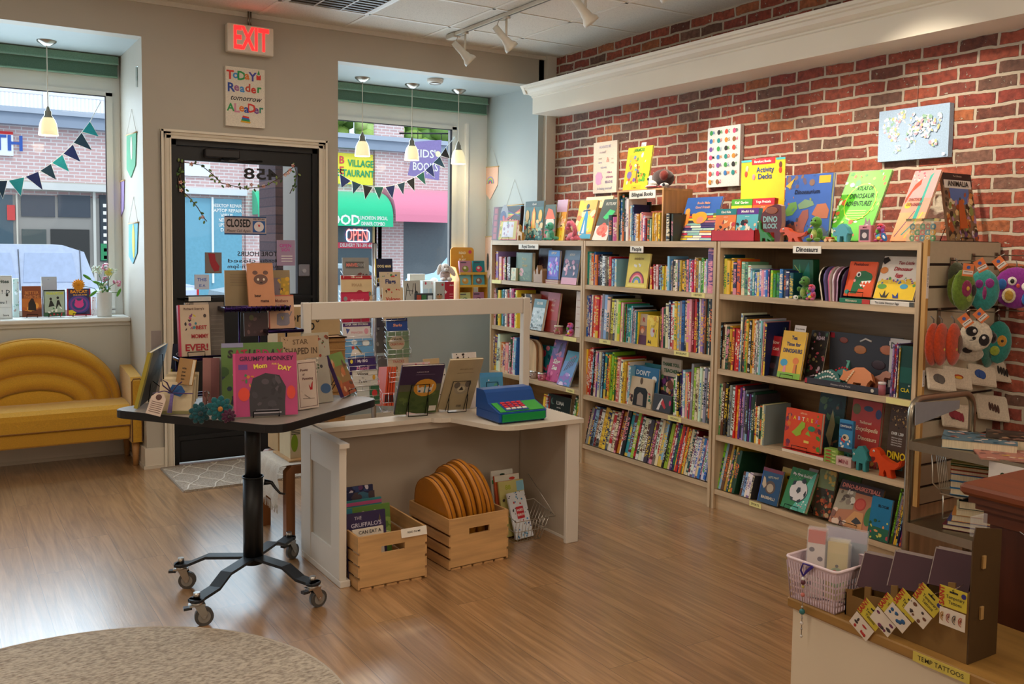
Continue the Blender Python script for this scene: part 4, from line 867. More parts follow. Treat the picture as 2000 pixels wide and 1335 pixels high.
def spine_mesh(b,o):
    M_=Matrix.Translation((o['x'],o['y'],o['z']))@Matrix.Rotation(R(-90),4,'Z')@Matrix.Rotation(R(-o['lean']),4,'X')@Matrix.Rotation(R(o['side']),4,'Y')
    w_,h,d=o['w'],o['h'],o['d'];base=tuple(min(1,max(0,v*rnd.uniform(.8,1.15)))for v in L(o['c']));lm=lum(o['c']);k='dark' if lm<.12 else 'light' if lm>.5 else 'mid'
    acc=(*L(rnd.choice(ACC[k])),rnd.random());b.X=M_;x0,x1=-w_/2,w_/2
    if o['side']>0:b.X=M_@Matrix.Translation((0,0,w_/2*math.sin(R(o['side']))))
    if o['lean']>0:b.X=b.X@Matrix.Translation((0,0,0))
    cx=[x0,x0+w_*.2,x1-w_*.2,x1];cy=[.0015,0,0,.0015]
    for i in range(3):b.face([(cx[i],cy[i],0),(cx[i+1],cy[i+1],0),(cx[i+1],cy[i+1],h),(cx[i],cy[i],h)],base,'spine',False,[(i/3,0),((i+1)/3,0),((i+1)/3,1),(i/3,1)],acc)
    c=min(.0018,w_*.15);blank=[(0,0)]*4
    for xa,xb,s_ in((x0,x0+c,-1),(x1-c,x1,1)):
        xo=x0 if s_<0 else x1;xi=xb if s_<0 else xa
        b.face([(xo,.0015,0),(xo,d,0),(xo,d,h),(xo,.0015,h)][::s_],base,'spine',False,[(0,.05),(0,.05),(0,.05),(0,.05)],(*base,.01))
        b.face([(xa,.0015,h),(xb,.0015,h),(xb,d,h),(xa,d,h)],base,'spine',False,blank,(*base,.01))
    b.box((x0+c,.002,.003),(x1-c,d-.004,h-.004),'#e6dac0','page')
    b.face([(x0,.0015,h),(x1,.0015,h),(x1,.004,h),(x0,.004,h)],base,'spine',False,blank,(*base,.01))
def ordinal(n):return{1:'first',2:'second',3:'third',4:'fourth',5:'fifth',6:'sixth',7:'seventh',8:'eighth',9:'ninth',10:'tenth',11:'eleventh',12:'twelfth'}.get(n,str(n)+('st' if n%10==1 and n!=11 else 'nd' if n%10==2 else 'rd' if n%10==3 and n!=13 else 'th'))
def finish_spines(limit):
    for o in SPN:o['a']=o['w']*o['h']/((Vector((o['x'],o['y'],o['z']))-CAM).length**2)
    SPN.sort(key=lambda o:-o['a']);keep,rest=SPN[:limit],SPN[limit:]
    keep.sort(key=lambda o:(o['where'],o['i']));seen={};labs=[]
    for o in keep:
        th='slim ' if o['w']<.011 else 'thick ' if o['w']>.024 else ''
        c=CNAME[o['c']]
        nb=f"between {CNAME[o['l']]} and {CNAME[o['r']]}" if o['l']and o['r']else 'at the left end' if not o['l']else 'at the right end'
        o['lab']=f"{th}{c} spine {nb}, {o['where']}";seen[o['lab']]=seen.get(o['lab'],0)+1
    for o in keep:
        th='slim ' if o['w']<.011 else 'thick ' if o['w']>.024 else ''
        if seen[o['lab']]>1:o['lab']=f"{th}{CNAME[o['c']]} spine, {ordinal(o['i']+1)} from the left, {o['where']}"
        b=MB();spine_mesh(b,o);ob=b;c0=Vector((o['x'],o['y'],o['z']));ob.v=[v-c0 for v in b.v]
        q=ob.build('book',None,c0);tag(q,o['lab'],'book','books shelved spine out: '+o['where'])
    if rest:
        b=MB()
        for o in rest:spine_mesh(b,o)
        tag(b.build('book_spines'),'thinnest and farthest book spines crowded between the others on the bookcases','books',kind='stuff')

# ================================================================ shelves of books
X1=3.795
W={(1,0):'farthest case, top shelf',(1,1):'farthest case, second shelf',(1,2):'farthest case, third shelf',(1,3):'farthest case, bottom shelf',
     (2,0):'middle case, top shelf',(2,1):'middle case, second shelf',(2,2):'middle case, third shelf',(2,3):'middle case, bottom shelf',
     (3,0):'nearest case, top shelf',(3,1):'nearest case, second shelf',(3,2):'nearest case, third shelf',(3,3):'nearest case, bottom shelf'}
row(W[1,0],S1[0],X1,[(960,971,'RRv',492,493),(971,984,'epp',501,502),(984,996,'kRk',503,504)])
row(W[1,1],S1[1],X1,[(956,1008,'ekwklytsTwrcpmky',563,566)])
row(W[1,2],S1[2],X1,[(955,972,'wePw',657,650,5),(972,993,'wocpw',668,672,2),(993,1006,'Gpsb',657,662,4)])
row(W[1,3],S1[3],X1,[(1052,1066,'ycRR',768,770),(1108,1133,'Ggywrwe',775,785,4)],lean=8)
row(W[2,0],S2[0],X1,[(1142,1160,'tsob',492,494),(1160,1175,'oBkk',497,499),(1175,1203,'wewrsbs',503,505),(1268,1291,'rrRpkn',519,520),(1292,1302,'yYc',516,517),(1302,1330,'sbekwbY',503,512),(1330,1352,'yTpsrm',507,506),(1352,1379,'coYwglps',505,508)],depth=.16)
row(W[2,0]+' end',S2[0],X1,[(1380,1391,'P',484,484)])
row(W[2,1],S2[1],X1,[(1136,1150,'csbP',574,576,2),(1150,1182,'wrorpes',578,576,3),(1182,1212,'ckycclp',580,588,3),(1212,1243,'wmgRtTtskecty',593,606,2),(1288,1297,'npG',602,600),(1297,1352,'cBrwysebcppR',590,586),(1352,1388,'rBswvonTkk',586,580)])
row(W[2,2],S2[2],X1,[(1134,1155,'yyorrk',682,680,5),(1155,1190,'wpPceBtkyl',686,692,4),(1190,1225,'lgncrwyYws',688,712,4),(1311,1325,'gwk',733,731),(1325,1345,'BPspcr',722,727),(1345,1376,'elccwwe',712,720,2),(1376,1386,'wo',714,716,2)])
row(W[2,3],S2[3],X1,[(1131,1150,'pkeP',800,793),(1150,1180,'sRwYB',795,800),(1180,1222,'crnRYwkt',802,800),(1222,1262,'RlrGcnK',803,820),(1262,1300,'yRwceskl',815,825),(1300,1345,'rPgyrBoyrcTR',822,842),(1345,1388,'wwcbpwbeKT',848,862)],lean=11.5,side=3)
row(W[3,0],S3[0],X1,[(1405,1411,'T',500,500),(1412,1430,'yyy',505,505),(1430,1444,'Bo',508,510),(1445,1463,'zzw',514,516),(1463,1500,'stbswpvbP',527,527),(1503,1519,'lgg',532,532),(1520,1546,'bKBT',526,529)],depth=.17)
row(W[3,1],S3[1],X1,[(1386,1396,'lr',621,623),(1397,1425,'bkncGY',625,640),(1425,1440,'rRrr',640,642),(1441,1470,'wkKykYo',614,626),(1470,1492,'cewsprB',625,628)],side=2)
row(W[3,1]+' end',S3[1],X1,[(1736,1754,'vrPKYo',674,676)],side=2)
row(W[3,2],S3[2],X1,[(1385,1398,'beT',755,757,3),(1398,1415,'zcnk',745,748,3),(1415,1445,'kewroPK',752,758,3),(1445,1470,'vePKPKGK',765,770,2),(1468,1478,'rw',790,790,2),(1478,1490,'Gce',792,795,2)])
row(W[3,3],S3[3],X1,[(1386,1395,'rG',868,872),(1395,1416,'lsnY',862,866),(1416,1432,'TyGG',872,880),(1441,1463,'nswwK',920,926)],lean=11.5,side=3)
row(W[3,3]+' end',S3[3],X1,[(1735,1765,'leykBPRrk',955,960)],lean=11.5,side=3)
# ---- farthest case, face-out books
G='face-out books on the bookcases'
fbook('green clothbound book with gold lettering, farthest case, top shelf',(1007,550),(1038,551),(1009,493),z=S1[0],x=3.82,th=.03,cover='#3f5a3e',art=[('r',.08,.05,.92,.95,'#557050'),('e',.35,.32,.14,.14,'#d8a0a0'),('t',.5,.78,.12,'Percy','#d8c890',{'s':.3,'w':.5}),('t',.45,.66,.07,'the','#d8c890',{'w':.2}),('t',.55,.55,.12,'Knight','#d8c890',{'s':.3,'w':.6}),('n',14,.1,.08,.9,.4,['#7a9068','#30482e','#8aa070'],.05)])
fbook('dark book half hidden behind the blue dance book, farthest case',(1046,545),(1070,546),(1054,485),z=S1[0],x=3.88,cover='#3a2a34',art=[('n',25,.05,.1,.95,.95,['#5a3a4a','#28202a','#7a4a4a'],.1)])
fbook('bright blue and violet book on two pink ones, farthest case',(1068,545),(1090,546),(1072,489),z=S1[0]+.03,x=3.81,th=.018,cover='#4a62c8',art=[('r',0,.8,1,1,'#3a8ae0'),('r',.12,.1,.88,.75,'#7a6ae0'),('n',22,.15,.15,.85,.72,['#e090e8','#90c8f0','#d8d8ff','#5040b0'],.12),('t',.5,.9,.12,'KPOP','w',{'b':.05})])
fbook('grey blue book with a crowd on its cover, farthest case',(1095,553),(1125,556),(1105,489),z=S1[0],x=3.81,th=.015,cover='#3c4c70',art=[('r',0,.72,1,1,'#66809c'),('n',26,.1,.25,.9,.7,['#c890b0','#384060','#e0c0d0','#805070'],.09),('r',0,0,1,.2,'#d8a0b8'),('t',.5,.86,.1,'KPOP','w',{'b':.04})])
for k in range(2):
    p=at(1075,549,x=3.80);t=thing('book',['lower pink book lying flat under the blue violet book','upper pink book lying flat under the blue violet book'][k],'book',(3.80,ypx(1077,S1[0],3.8),S1[0]+.0005+.0145*k),R(-90));b=MB();b.box((-.08,0,0),(.08,.14,.002),'#c88a98','gloss');b.box((-.08,0,.012),(.08,.14,.014),'#c88a98','gloss');b.box((-.08,0,0),(-.078,.14,.014),'#c88a98','gloss');b.build('covers',t);b=MB();b.box((-.078,.003,.002),(.077,.137,.012),'#e8dcc8','page');b.build('pages',t)
fbook('small pale card box beside the green book, farthest case',(996,548),(1007,549),(997,523),z=S1[0],x=3.80,th=.05,cover='#d8d8b8',art=[('n',8,.1,.1,.9,.9,['#a8b890','#e8d0a0'],.12)],cat='box',name='card_box',board=True)
fbook('red book with white swirling title, farthest case, second shelf',(1062,645),(1085,648),(1072,571),z=S1[1],x=3.84,th=.02,cover='#b02a22',art=[('r',0,0,1,.3,'#8a2418'),('t',.5,.8,.09,'Wild','#f0c0b0',{'s':.3}),('t',.5,.68,.09,'Red','#f0c0b0',{'s':.3}),('t',.5,.55,.08,'Tales','#f0c0b0',{'s':.3})])
fbook('darker red book behind the silver one, farthest case',(1048,642),(1066,644),(1056,569),z=S1[1],x=3.90,th=.02,cover='#a8302a',art=[])
fbook('silver book with white lettering on an easel, second shelf',(1034,642),(1057,645),(1045,585),z=S1[1],x=3.80,th=.02,cover='#c8d4d8',art=[('r',0,.72,1,1,'#4c7a80'),('t',.5,.86,.12,'SILVER','w',{'b':.05}),('n',40,.05,.05,.95,.7,['#e8f0f0','#7a8c92','#4a5c60','#a8c0c0'],.08)],easel='black easel under the silver book, second shelf')
t=fbook('tall white and red journal at the right end, farthest case',(1122,656),(1132,657),(1125,569),z=S1[1],x=3.80,th=.04,cover='#d8c8bc',art=[('t',.5,.2+.15*k,.045,'* * * *','#a03a40',{'w':.8})for k in range(5)],board=True,tilt=2)
fbook('cream book box lying among the far spines, farthest case',(1009,620),(1038,623),(1010,572),z=S1[1],x=3.84,th=.1,cover='#c8a888',art=[('r',0,.75,1,1,'#3a302a'),('n',18,0,.76,1,1,['#e0d0b8','#503c34'],.05)],board=True,tilt=0)
fbook('teal picture book with pink fish, farthest case, third shelf',(1050,730),(1082,734),(1054,672),z=S1[2],x=3.90,cover='#1f7a84',art=[('n',26,.05,.05,.95,.95,['#d85a78','#2fa09a','#145060','#e08aa0'],.1),('e',.3,.75,.14,.12,'#d04a68')])
fbook('pink and violet mermaid book, farthest case, third shelf',(1065,742),(1088,747),(1085,663),z=S1[2],x=3.845,cover='#c8508c',art=[('r',0,.6,1,1,'#7a6ab8'),('n',18,.0,.55,1,1,['#9a70c0','#e08ab8','#6a5aa8'],.12),('p',[.45,.66,.55,.9,.72,.95,.7,.75],'#40305a'),('t',.55,.48,.16,'Sing','w',{'b':.06,'s':.2,'w':.7}),('t',.5,.33,.15,'Sea','w',{'b':.06,'s':.2,'w':.6}),('n',14,0,0,1,.25,['#e878a8','#a03a70'],.1)])
fbook('blue picture book with leaping figures, farthest case, third shelf',(1087,749),(1111,756),(1110,685),z=S1[2],x=3.80,cover='#5a86c0',art=[('r',0,.7,1,1,'#2f8aa8'),('n',14,.0,.0,1,.35,['#b088d0','#8a60b8','#e0d0f0'],.14)]+[('l',.2+.16*k,.4+.06*k,.4+.15*k,.72+.05*k,.05,'#402848')for k in range(4)]+[('e',.42+.15*k,.78+.04*k,.05,.05,'#c03a50')for k in range(3)])
fbook('black book titled Luna and the Sky Dragon, farthest case',(1066,830),(1108,842),(1073,768),z=S1[3],x=3.81,cover='#142220',art=[('e',.2,.82,.09,.09,'#4a6a60'),('e',.25,.84,.08,.08,'#142220'),('t',.55,.80,.13,'LUNA','#d8d8d0',{'w':.5}),('t',.5,.68,.06,'and the','#d8d8d0',{'w':.25}),('t',.5,.55,.13,'SKY DRAGON','#d8d8d0',{'w':.9}),('l',.4,.3,.8,.4,.01,'#d8d8d0'),('n',14,.0,.0,.6,.35,['#e8c8c0','#c05a50','#3a5a50'],.06)])
# rounded wooden boards
for k in range(2):
    p=at(1034+9*k,736,x=3.83+.02*k);t=thing('wooden_board',['front rounded pale wooden board, farthest case','rear rounded pale wooden board, farthest case'][k],'board',(3.83+.03*k,p.y,S1[2]+.001),R(-90));b=MB();b.prism([(-.10,0),(.09,0)]+arc(0,.20,.09,.09,0,90,6)+[(-.10,.29)],0,.012,'#d8b890','woodz',side='#a87a50');b.build('board',t)
for k,(px,lb)in enumerate(((1036,'left printed jar with silver lid, farthest case, third shelf'),(1052,'right printed jar with pink label, farthest case, third shelf'))):
    p=at(px,738,x=3.80);t=thing('tin_jar',lb,'jar',(3.83,p.y,S1[2]+.001));b=MB();b.lathe([(.001,0),(.03,0),(.031,.045),(.001,.046)],['#b09a90','#c86a80'][k],'gloss',20)
    for q in range(10):a_=rnd.uniform(2,4.4);b.ell((.031*math.cos(a_),.031*math.sin(a_),rnd.uniform(.01,.035)),.004,rnd.choice(['#f0e8e0','#802a40','#3a2a40']),'gloss',6)
    b.build('jar',t);b=MB();b.lathe([(.001,.046),(.033,.046),(.033,.056),(.001,.057)],'#d8d4d0','metal',20);b.build('lid',t)
# ---- middle case face-outs
fbook('yellow book with a rainbow cover, middle case, top shelf',(1221,559),(1262,563),(1230,495),z=S2[0],x=3.80,th=.012,cover='#e3cf52',art=[('t',.5,.84,.09,'RAINBOW','#8a6a20',{'w':.8}),('R',.5,.14,.36,['#7a2a3a','#d84a5a','#f0a0a8','#5a9a50','#6a8ad8','#e8d060']),('n',5,.3,.62,.7,.72,['w'],.05),('r',.1,.03,.9,.1,'#f0dc70')],spine='#c8b040')
fbook('yellow cat book with a black cat, middle case, second shelf',(1262,672),(1284,676),(1265,615),z=S2[1],x=3.80,cover='#e8c63a',art=[('n',10,0,.7,1,1,['#d8a030','#f0d860'],.18),('t',.5,.65,.09,'I I I','#6a5020',{'w':.3}),('e',.5,.45,.18,.28,'#d0c8d0'),('e',.62,.5,.08,.1,'#b04040'),('l',.78,.3,.86,.55,.05,'#4a8a40'),('p',[.12,.08,.2,.2,.3,.12,.38,.2,.42,.05,.3,.1],'k'),('l',.62,.6,1.0,1.0,.015,'#402020')])
fbook('book with a red R and a red haired girl, middle case',(1244,669),(1262,672),(1248,612),z=S2[1],x=3.81,cover='#8a6a60',art=[('r',0,.62,1,1,'#b8a48c'),('t',.6,.8,.2,'R','#b02a30',{'b':.06,'w':.5}),('e',.5,.5,.26,.22,'#c86a30'),('e',.5,.44,.16,.18,'#e0b090'),('r',0,0,1,.3,'#582848')])
fbook('white picture book tall at the back, middle case, second shelf',(1190,640),(1245,644),(1196,572),z=S2[1],x=3.98,cover='#a89c88',art=[],tilt=3)
fbook('pale book standing behind, middle case, second shelf',(1212,650),(1262,654),(1218,590),z=S2[1],x=4.02,cover='#90867a',art=[],tilt=3)
fbook("blue book titled Don't, middle case, third shelf",(1230,779),(1282,788),(1229,712),z=S2[2],x=3.83,cover='#2f6f9e',spine='w',art=[('t',.42,.83,.17,"DON'T",'#e8ecf0',{'w':.55,'s':.1}),('e',.85,.72,.09,.08,'#dfe4e8')],tilt=4)
fbook('teal book with gold lettering behind the blue one, middle case',(1218,770),(1285,780),(1216,702),z=S2[2],x=3.92,cover='#3a90a0',art=[('t',.55,.84,.1,'AWESOME','#d8b040',{'w':.5})],tilt=4)
fbook('cream book with a black arched door cover, middle case',(1226,786),(1271,792),(1232,733),z=S2[2],x=3.80,cover='#cbb698',spine='w',art=[('p',[.2,.02,.22,.55,.32,.66,.7,.66,.8,.55,.8,.02],'#141010'),('p',[.38,.06,.38,.4,.48,.5,.62,.42,.64,.06],'#a08c7c'),('e',.5,.88,.06,.1,'#604830'),('n',6,.02,.1,.18,.35,['#8a2a30','#402820'],.05),('n',6,.83,.1,.98,.5,['#a83a40','#2a6a50'],.05)])
fbook('book titled Thank You, Teacher!, middle case, third shelf',(1289,778),(1327,783),(1293,697),z=S2[2],x=3.87,cover='#c4b6a6',art=[('t',.5,.88,.09,'THANK YOU,','#1f5a30',{'b':.06,'w':.85}),('t',.52,.76,.09,'TEACHER!','#1f5a30',{'b':.06,'w':.75}),('r',0,0,1,.66,'#3a2a40'),('n',36,0,0,1,.66,['#7a3a80','#d8a040','#a04a60','#402850','#508a50','#e0b0a0'],.1),('e',.5,.5,.16,.16,'#7a4a3a'),('e',.75,.25,.12,.12,'#e0b050')])
fbook('dark grey box with a red and white bird shape, middle case',(1273,796),(1308,803),(1277,768),z=S2[2],x=3.79,th=.03,cover='#3e4148',art=[('p',[.25,.1,.35,.45,.5,.8,.6,.6,.45,.4,.38,.1],'#e8e0dc'),('p',[.45,.5,.55,.75,.75,.3,.68,.2],'#c83a44'),('e',.95,.6,.06,.1,'#c83a64')],board=True,cat='box',name='card_box')
# ---- nearest case
fbook('green leafy dinosaur book box, nearest case, top shelf',(1548,578),(1588,586),(1548,507),z=S3[0],x=3.88,th=.05,cover='#24623e',art=[('p',[.1,.1,.35,.9,.45,.5],'#3f9a60'),('p',[.5,.6,.8,.95,.85,.5],'#1f7a6a'),('l',.1,.85,.9,.25,.03,'#b8c070'),('n',20,0,.05,1,.5,['#3c8a50','#184a34','#88b858','#2f6a8a'],.1)],board=True)
fbook('dark book with a teal moon dinosaur behind the green toy',(1527,577),(1552,580),(1530,527),z=S3[0],x=3.86,cover='#0f1c2a',art=[('e',.6,.55,.3,.3,'#1f4a5a'),('e',.7,.6,.25,.25,'#0f1c2a')])
for k in range(6):
    p=at(1606+6*k,588,x=3.80);t=thing('shaped_book',f'leaf shaped board book with striped edge, {ordinal(k+1)} from the left, nearest case','book',(3.80+.004*k,p.y,S3[0]+.001),R(-90),group='leaf shaped board books');b=MB();b.X=Matrix.Rotation(R(-8+3*k),4,'Y')@Matrix.Rotation(R(90),4,'Z')
    b.prism([(0,0),(.12,0)]+arc(.06,.10,.07,.075,-20,200,10),-.004,.004,['#2a2420','#7a6aa0','#e8e0d0','#d8a0c0','#2a2420','#503a70'][k],'gloss',side=['#e8dcc8','#60508a','#d06a90','#e8d8e0','#c8a0c0','#403048'][k]);b.build('covers',t)
fbook('dark patterned book behind the leaf shaped books',(1607,578),(1648,584),(1597,522),z=S3[0],x=3.92,cover='#241f24',art=[('n',26,0,0,1,1,['#4a3a30','#7a3a60','#2a4a3a','#141214'],.1)],tilt=3)
fbook('orange Peekaboo book with a green dinosaur head',(1647,583),(1700,586),(1662,513),z=S3[0]+.026,x=3.81,th=.01,cover='#e0521c',art=[('t',.42,.92,.12,'Peekaboo','#5a1410',{'b':.03,'w':.68}),('p',[.22,.08,.28,.55,.42,.72,.62,.74,.86,.66,.92,.58,.9,.46,.55,.44,.52,.34,.7,.22,.5,.22,.44,.08],'#1f6a3c'),('p',[.55,.44,.6,.36,.66,.44,.72,.36,.78,.45,.84,.38,.9,.47],'w'),('p',[.5,.35,.56,.28,.62,.33,.68,.27,.72,.33],'w'),('e',.4,.63,.085,.085,'w'),('e',.41,.62,.045,.05,'k'),('e',.3,.45,.04,.05,'#e89aa0'),('e',.1,.12,.09,.07,'#2f8a7a')],easel='black easel under the orange Peekaboo book')
fbook('Ten Little Dinosaur Eggs book, white and yellow cover',(1705,586),(1782,588),(1729,502),z=S3[0]+.026,x=3.81,th=.012,cover='#ece4da',art=[('r',0,0,1,.38,'#f0c820'),('n',12,0,.3,1,.42,['#f0c820','#f4d848'],.09),('t',.6,.84,.10,'Ten Little','#a8343c',{'b':.04,'s':.2,'w':.62}),('t',.56,.70,.12,'Dinosaur','#b01c2c',{'b':.05,'s':.2,'w':.72}),('t',.5,.55,.11,'Eggs','#c8283c',{'b':.05,'s':.2,'w':.32}),('n',16,.1,.3,.95,.5,['#7a4a9a','#2f6ab0','#5a9a40','#b03a60'],.035),('e',.7,.3,.1,.06,'#3f9ac0'),('e',.15,.28,.12,.06,'#5a9a40'),('p',[.2,.02,.12,.14,.22,.06,.26,.2,.3,.06,.38,.16,.34,.02],'#2a2a28'),('p',[.5,.02,.46,.12,.56,.06,.6,.16,.64,.02],'#30408a'),('p',[0,.86,.0,.95,.1,.98,.18,.9,.06,.8],'#2a2420'),('e',.09,.66,.1,.08,'#e08838')])
for k,(a_,c_,cl,tx,lb)in enumerate(((1640,1700,'#1f7a5a','PEEKABOO','green and red book lying under the Peekaboo book'),(1700,1786,'#e8e2da','Ten Little Dinosaur Eggs','white book lying under the Ten Little Dinosaur Eggs book'))):
    y0,y1=ypx(a_,S3[0],3.79),ypx(c_,S3[0],3.79);t=thing('book',lb,'book',(3.785,(y0+y1)/2,S3[0]+.0005),R(-90));w_=y0-y1;b=MB();b.box((-w_/2,0,0),(w_/2,.17,.022),cl,'gloss',bev=.002);b.build('covers',t)
    art_parts(t,w_,.022,[('r',.75 if k==0 else.9,0,1,1,'#c83a30' if k==0 else '#50504c'),('t',.4,.5,.6,tx,'#e8e0c0' if k==0 else 'k',{'w':.55})],y0=-.0006)
fbook('yellow book titled Tea Time for Dinosaurs',(1517,732),(1561,738),(1532,647),z=S3[1],x=3.80,th=.014,cover='#e6b422',art=[('t',.52,.86,.11,'Tea','#1f3a6a',{'b':.05,'w':.25}),('t',.52,.72,.11,'Time for','#1f3a6a',{'b':.05,'w':.62}),('t',.52,.58,.12,'DINOSAURS','#1f3a6a',{'b':.05,'w':.82}),('r',0,0,1,.12,'#88b830'),('e',.22,.32,.16,.13,'#3f9ac0'),('p',[.2,.12,.34,.12,.32,.26,.24,.26],'#e88a90'),('e',.72,.38,.13,.12,'#e07a28'),('l',.7,.12,.72,.3,.1,'#e07a28'),('l',.8,.12,.78,.3,.04,'#8a4a20')],easel='black easel under the yellow Tea Time book',card=('white shelf card sticking up behind the yellow Tea Time book',.1,.075,.035,'#d8d0cc','Great Stories'))
fbook('red book with white How to Catch lettering, nearest case',(1496,729),(1518,731),(1505,655),z=S3[1],x=3.83,cover='#a81c24',art=[('t',.5,.84,.13,'How','#e8c8b8',{'b':.04,'w':.7}),('t',.5,.68,.11,'to Catch','#e8c8b8',{'b':.04,'w':.8}),('r',0,0,1,.5,'#120c10'),('e',.5,.25,.3,.2,'#3a2028')])
fbook('dark teal starry book at the back, nearest case, second shelf',(1486,715),(1524,720),(1496,635),z=S3[1],x=3.9,cover='#14404c',art=[('r',0,.45,1,1,'#1a2a3c'),('n',30,0,.6,1,1,['w','#c8d8e0'],.014),('t',.6,.6,.1,'STARS','#90a0a8',{'w':.5})],tilt=6)
fbook('dark dinosaur jungle book beside the toy tray',(1570,725),(1602,728),(1587,645),z=S3[1],x=3.88,cover='#2a2422',art=[('n',50,0,0,1,1,['#5a4a6a','#8a7a50','#3a5a3a','#b04a5a','#1a1816','#c8b0c0'],.1),('t',.6,.85,.1,'ROAR','#d8c8d8',{'w':.5})])
t=fbook('dark green Clacky book at the right end, nearest case, second shelf',(1755,781),(1778,783),(1760,675),z=S3[1],x=3.80,th=.02,cover='#12403a',art=[('r',0,.3,1,.6,'#1a5a50'),('t',.5,.16,.1,'CLA','#e0c820',{'b':.05,'w':.9}),('t',.85,.25,.04,'BY','w',{'w':.2})],tilt=1)
fbook('white book with big coloured letters DINK, nearest case',(1736,700),(1775,703),(1739,647),z=S3[1],x=3.93,h=.26,cover='#d8d4d0',art=[('t',.14,.86,.16,'D','#5a605c',{'b':.06,'w':.2}),('t',.36,.86,.16,'I','#c84a5a',{'b':.06,'w':.08}),('t',.58,.86,.16,'N','#1f7a8a',{'b':.06,'w':.2}),('t',.86,.86,.16,'K','#a83a60',{'b':.06,'w':.2})],tilt=2)
fbook('orange lift the flap book with a green T rex',(1530,866),(1600,876),(1537,797),z=S3[2]+.02,x=3.80,th=.02,cover='#dd4a20',art=[('n',10,0,0,.12,1,['#a02a3a','#d87a28','#70304a'],.07),('n',8,.85,0,1,1,['#4a8a30','#602a3a','#a83a2a'],.06),('t',.5,.92,.05,"LET'S GO",'#f0d8a8',{'w':.3})]+[('t',.26+.12*i,.78,.13,ch,c,{'b':.06,'w':.1})for i,(ch,c)in enumerate(zip('ABTREX',['#e8c830','#c89ad8','#f0e8d0','#e8a040','#e8d030','#c05a9a']))]+[('p',[.2,.4,.3,.5,.38,.6,.46,.72,.56,.7,.56,.58,.48,.5,.46,.38,.34,.32],'#9ab830'),('p',[.58,.42,.66,.52,.7,.44,.74,.38],'#8ab040'),('e',.74,.58,.1,.06,'#2f8a60'),('r',.56,.2,.7,.26,'#e8c860')],easel='black easel under the orange T rex book')
b=None
for k,(h0,cl,lb)in enumerate(((.0,'#e8dcc8','thick white edged board book under the orange T rex book'),)):
    y0,y1=ypx(1527,S3[2],3.79),ypx(1608,S3[2],3.79);t=thing('book',lb,'book',(3.787,(y0+y1)/2,S3[2]+.0005),R(-90));w_=y0-y1;b=MB();b.box((-w_/2,.001,.0),(w_/2,.2,.017),cl,'page',bev=.002);b.build('pages',t);b=MB();b.box((-w_/2,0,.0172),(w_/2,.2,.0195),'#c02a28','gloss');b.build('cover',t)
fbook('dark green dinosaur book behind the orange one',(1590,855),(1640,862),(1576,768),z=S3[2],x=3.95,cover='#17342e',art=[('n',26,0,0,1,1,['#2a5a48','#5a7a4a','#0f221e','#7a5a3a'],.12),('p',[.4,.3,.55,.75,.7,.5,.62,.1],'#a8a070')],tilt=8)
fbook('tall red illustrated encyclopedia of dinosaurs',(1655,880),(1712,890),(1652,780),z=S3[2],x=3.87,th=.02,cover='#b8413c',art=[('e',.15,.85,.14,.16,'#6a6a40'),('e',.55,.88,.16,.08,'#304a6a'),('e',.9,.82,.1,.14,'#3a4a78'),('t',.5,.66,.06,'The Illustrated','#f0d8b8',{'w':.4}),('t',.55,.56,.09,'Encyclopedia','#f4e0c0',{'b':.03,'s':.25,'w':.75}),('t',.6,.42,.09,'Dinosaurs','#f4e0c0',{'b':.03,'w':.62}),('p',[.3,.12,.5,.2,.7,.24,.75,.2,.5,.1],'#2f5a50'),('n',6,.5,.0,1,.1,['#d8a050','#703028'],.06)],tilt=6)
fbook('brown book of Dino jokes with yellow letters, nearest case',(1727,903),(1767,910),(1725,793),z=S3[2],x=3.84,cover='#4c3422',art=[('n',60,.05,.68,1,.98,['#c89a50','#8a6030','#2a1c14','#e0c080'],.04),('t',.45,.6,.06,'OVER 1,200','w',{'b':.03,'w':.6})]+[('t',.45,.54-.035*k,.03,'hilarious jokes','#d0c8c0',{'w':.55})for k in range(4)]+[('t',.5,.28,.15,'DINO','#e8c820',{'b':.06,'w':.9}),('t',.55,.12,.1,'JOKES','#2f7a80',{'b':.05,'w':.7})],tilt=7)
fbook('small blue activity pack standing on green boxes',(1637,864),(1664,868),(1640,818),z=S3[2]+.07,x=3.80,th=.02,cover='#3a86b8',art=[('r',.05,.7,.95,.9,'#1f4a7a'),('t',.5,.8,.09,'DINOSAUR','w',{'w':.8}),('e',.5,.45,.25,.2,'#d8c8a8'),('n',12,.1,.1,.9,.55,['#c83a3a','#e8e0d0','#504038','#2f6a8a'],.1),('r',0,0,1,.12,'#403838')],board=True,cat='box',name='card_box')
for k in range(4):
    p=at(1625,893,x=3.80);t=thing('card_box',['lowest','second lowest','second highest','topmost'][k]+' lime green box in the stack by the orange book','box',(3.79,p.y,S3[2]+.0005+.0175*k),R(-90),group='lime green boxes stacked on the nearest case');b=MB();b.box((-.042,0,0),(.042,.05,.0168),'#8fae4a','gloss',bev=.0015);b.build('box',t);art_parts(t,.084,.0168,[('r',.15,.3,.5,.7,'#b8483a'),('r',.6,.3,.85,.7,'#c8d880')],y0=-.0006)
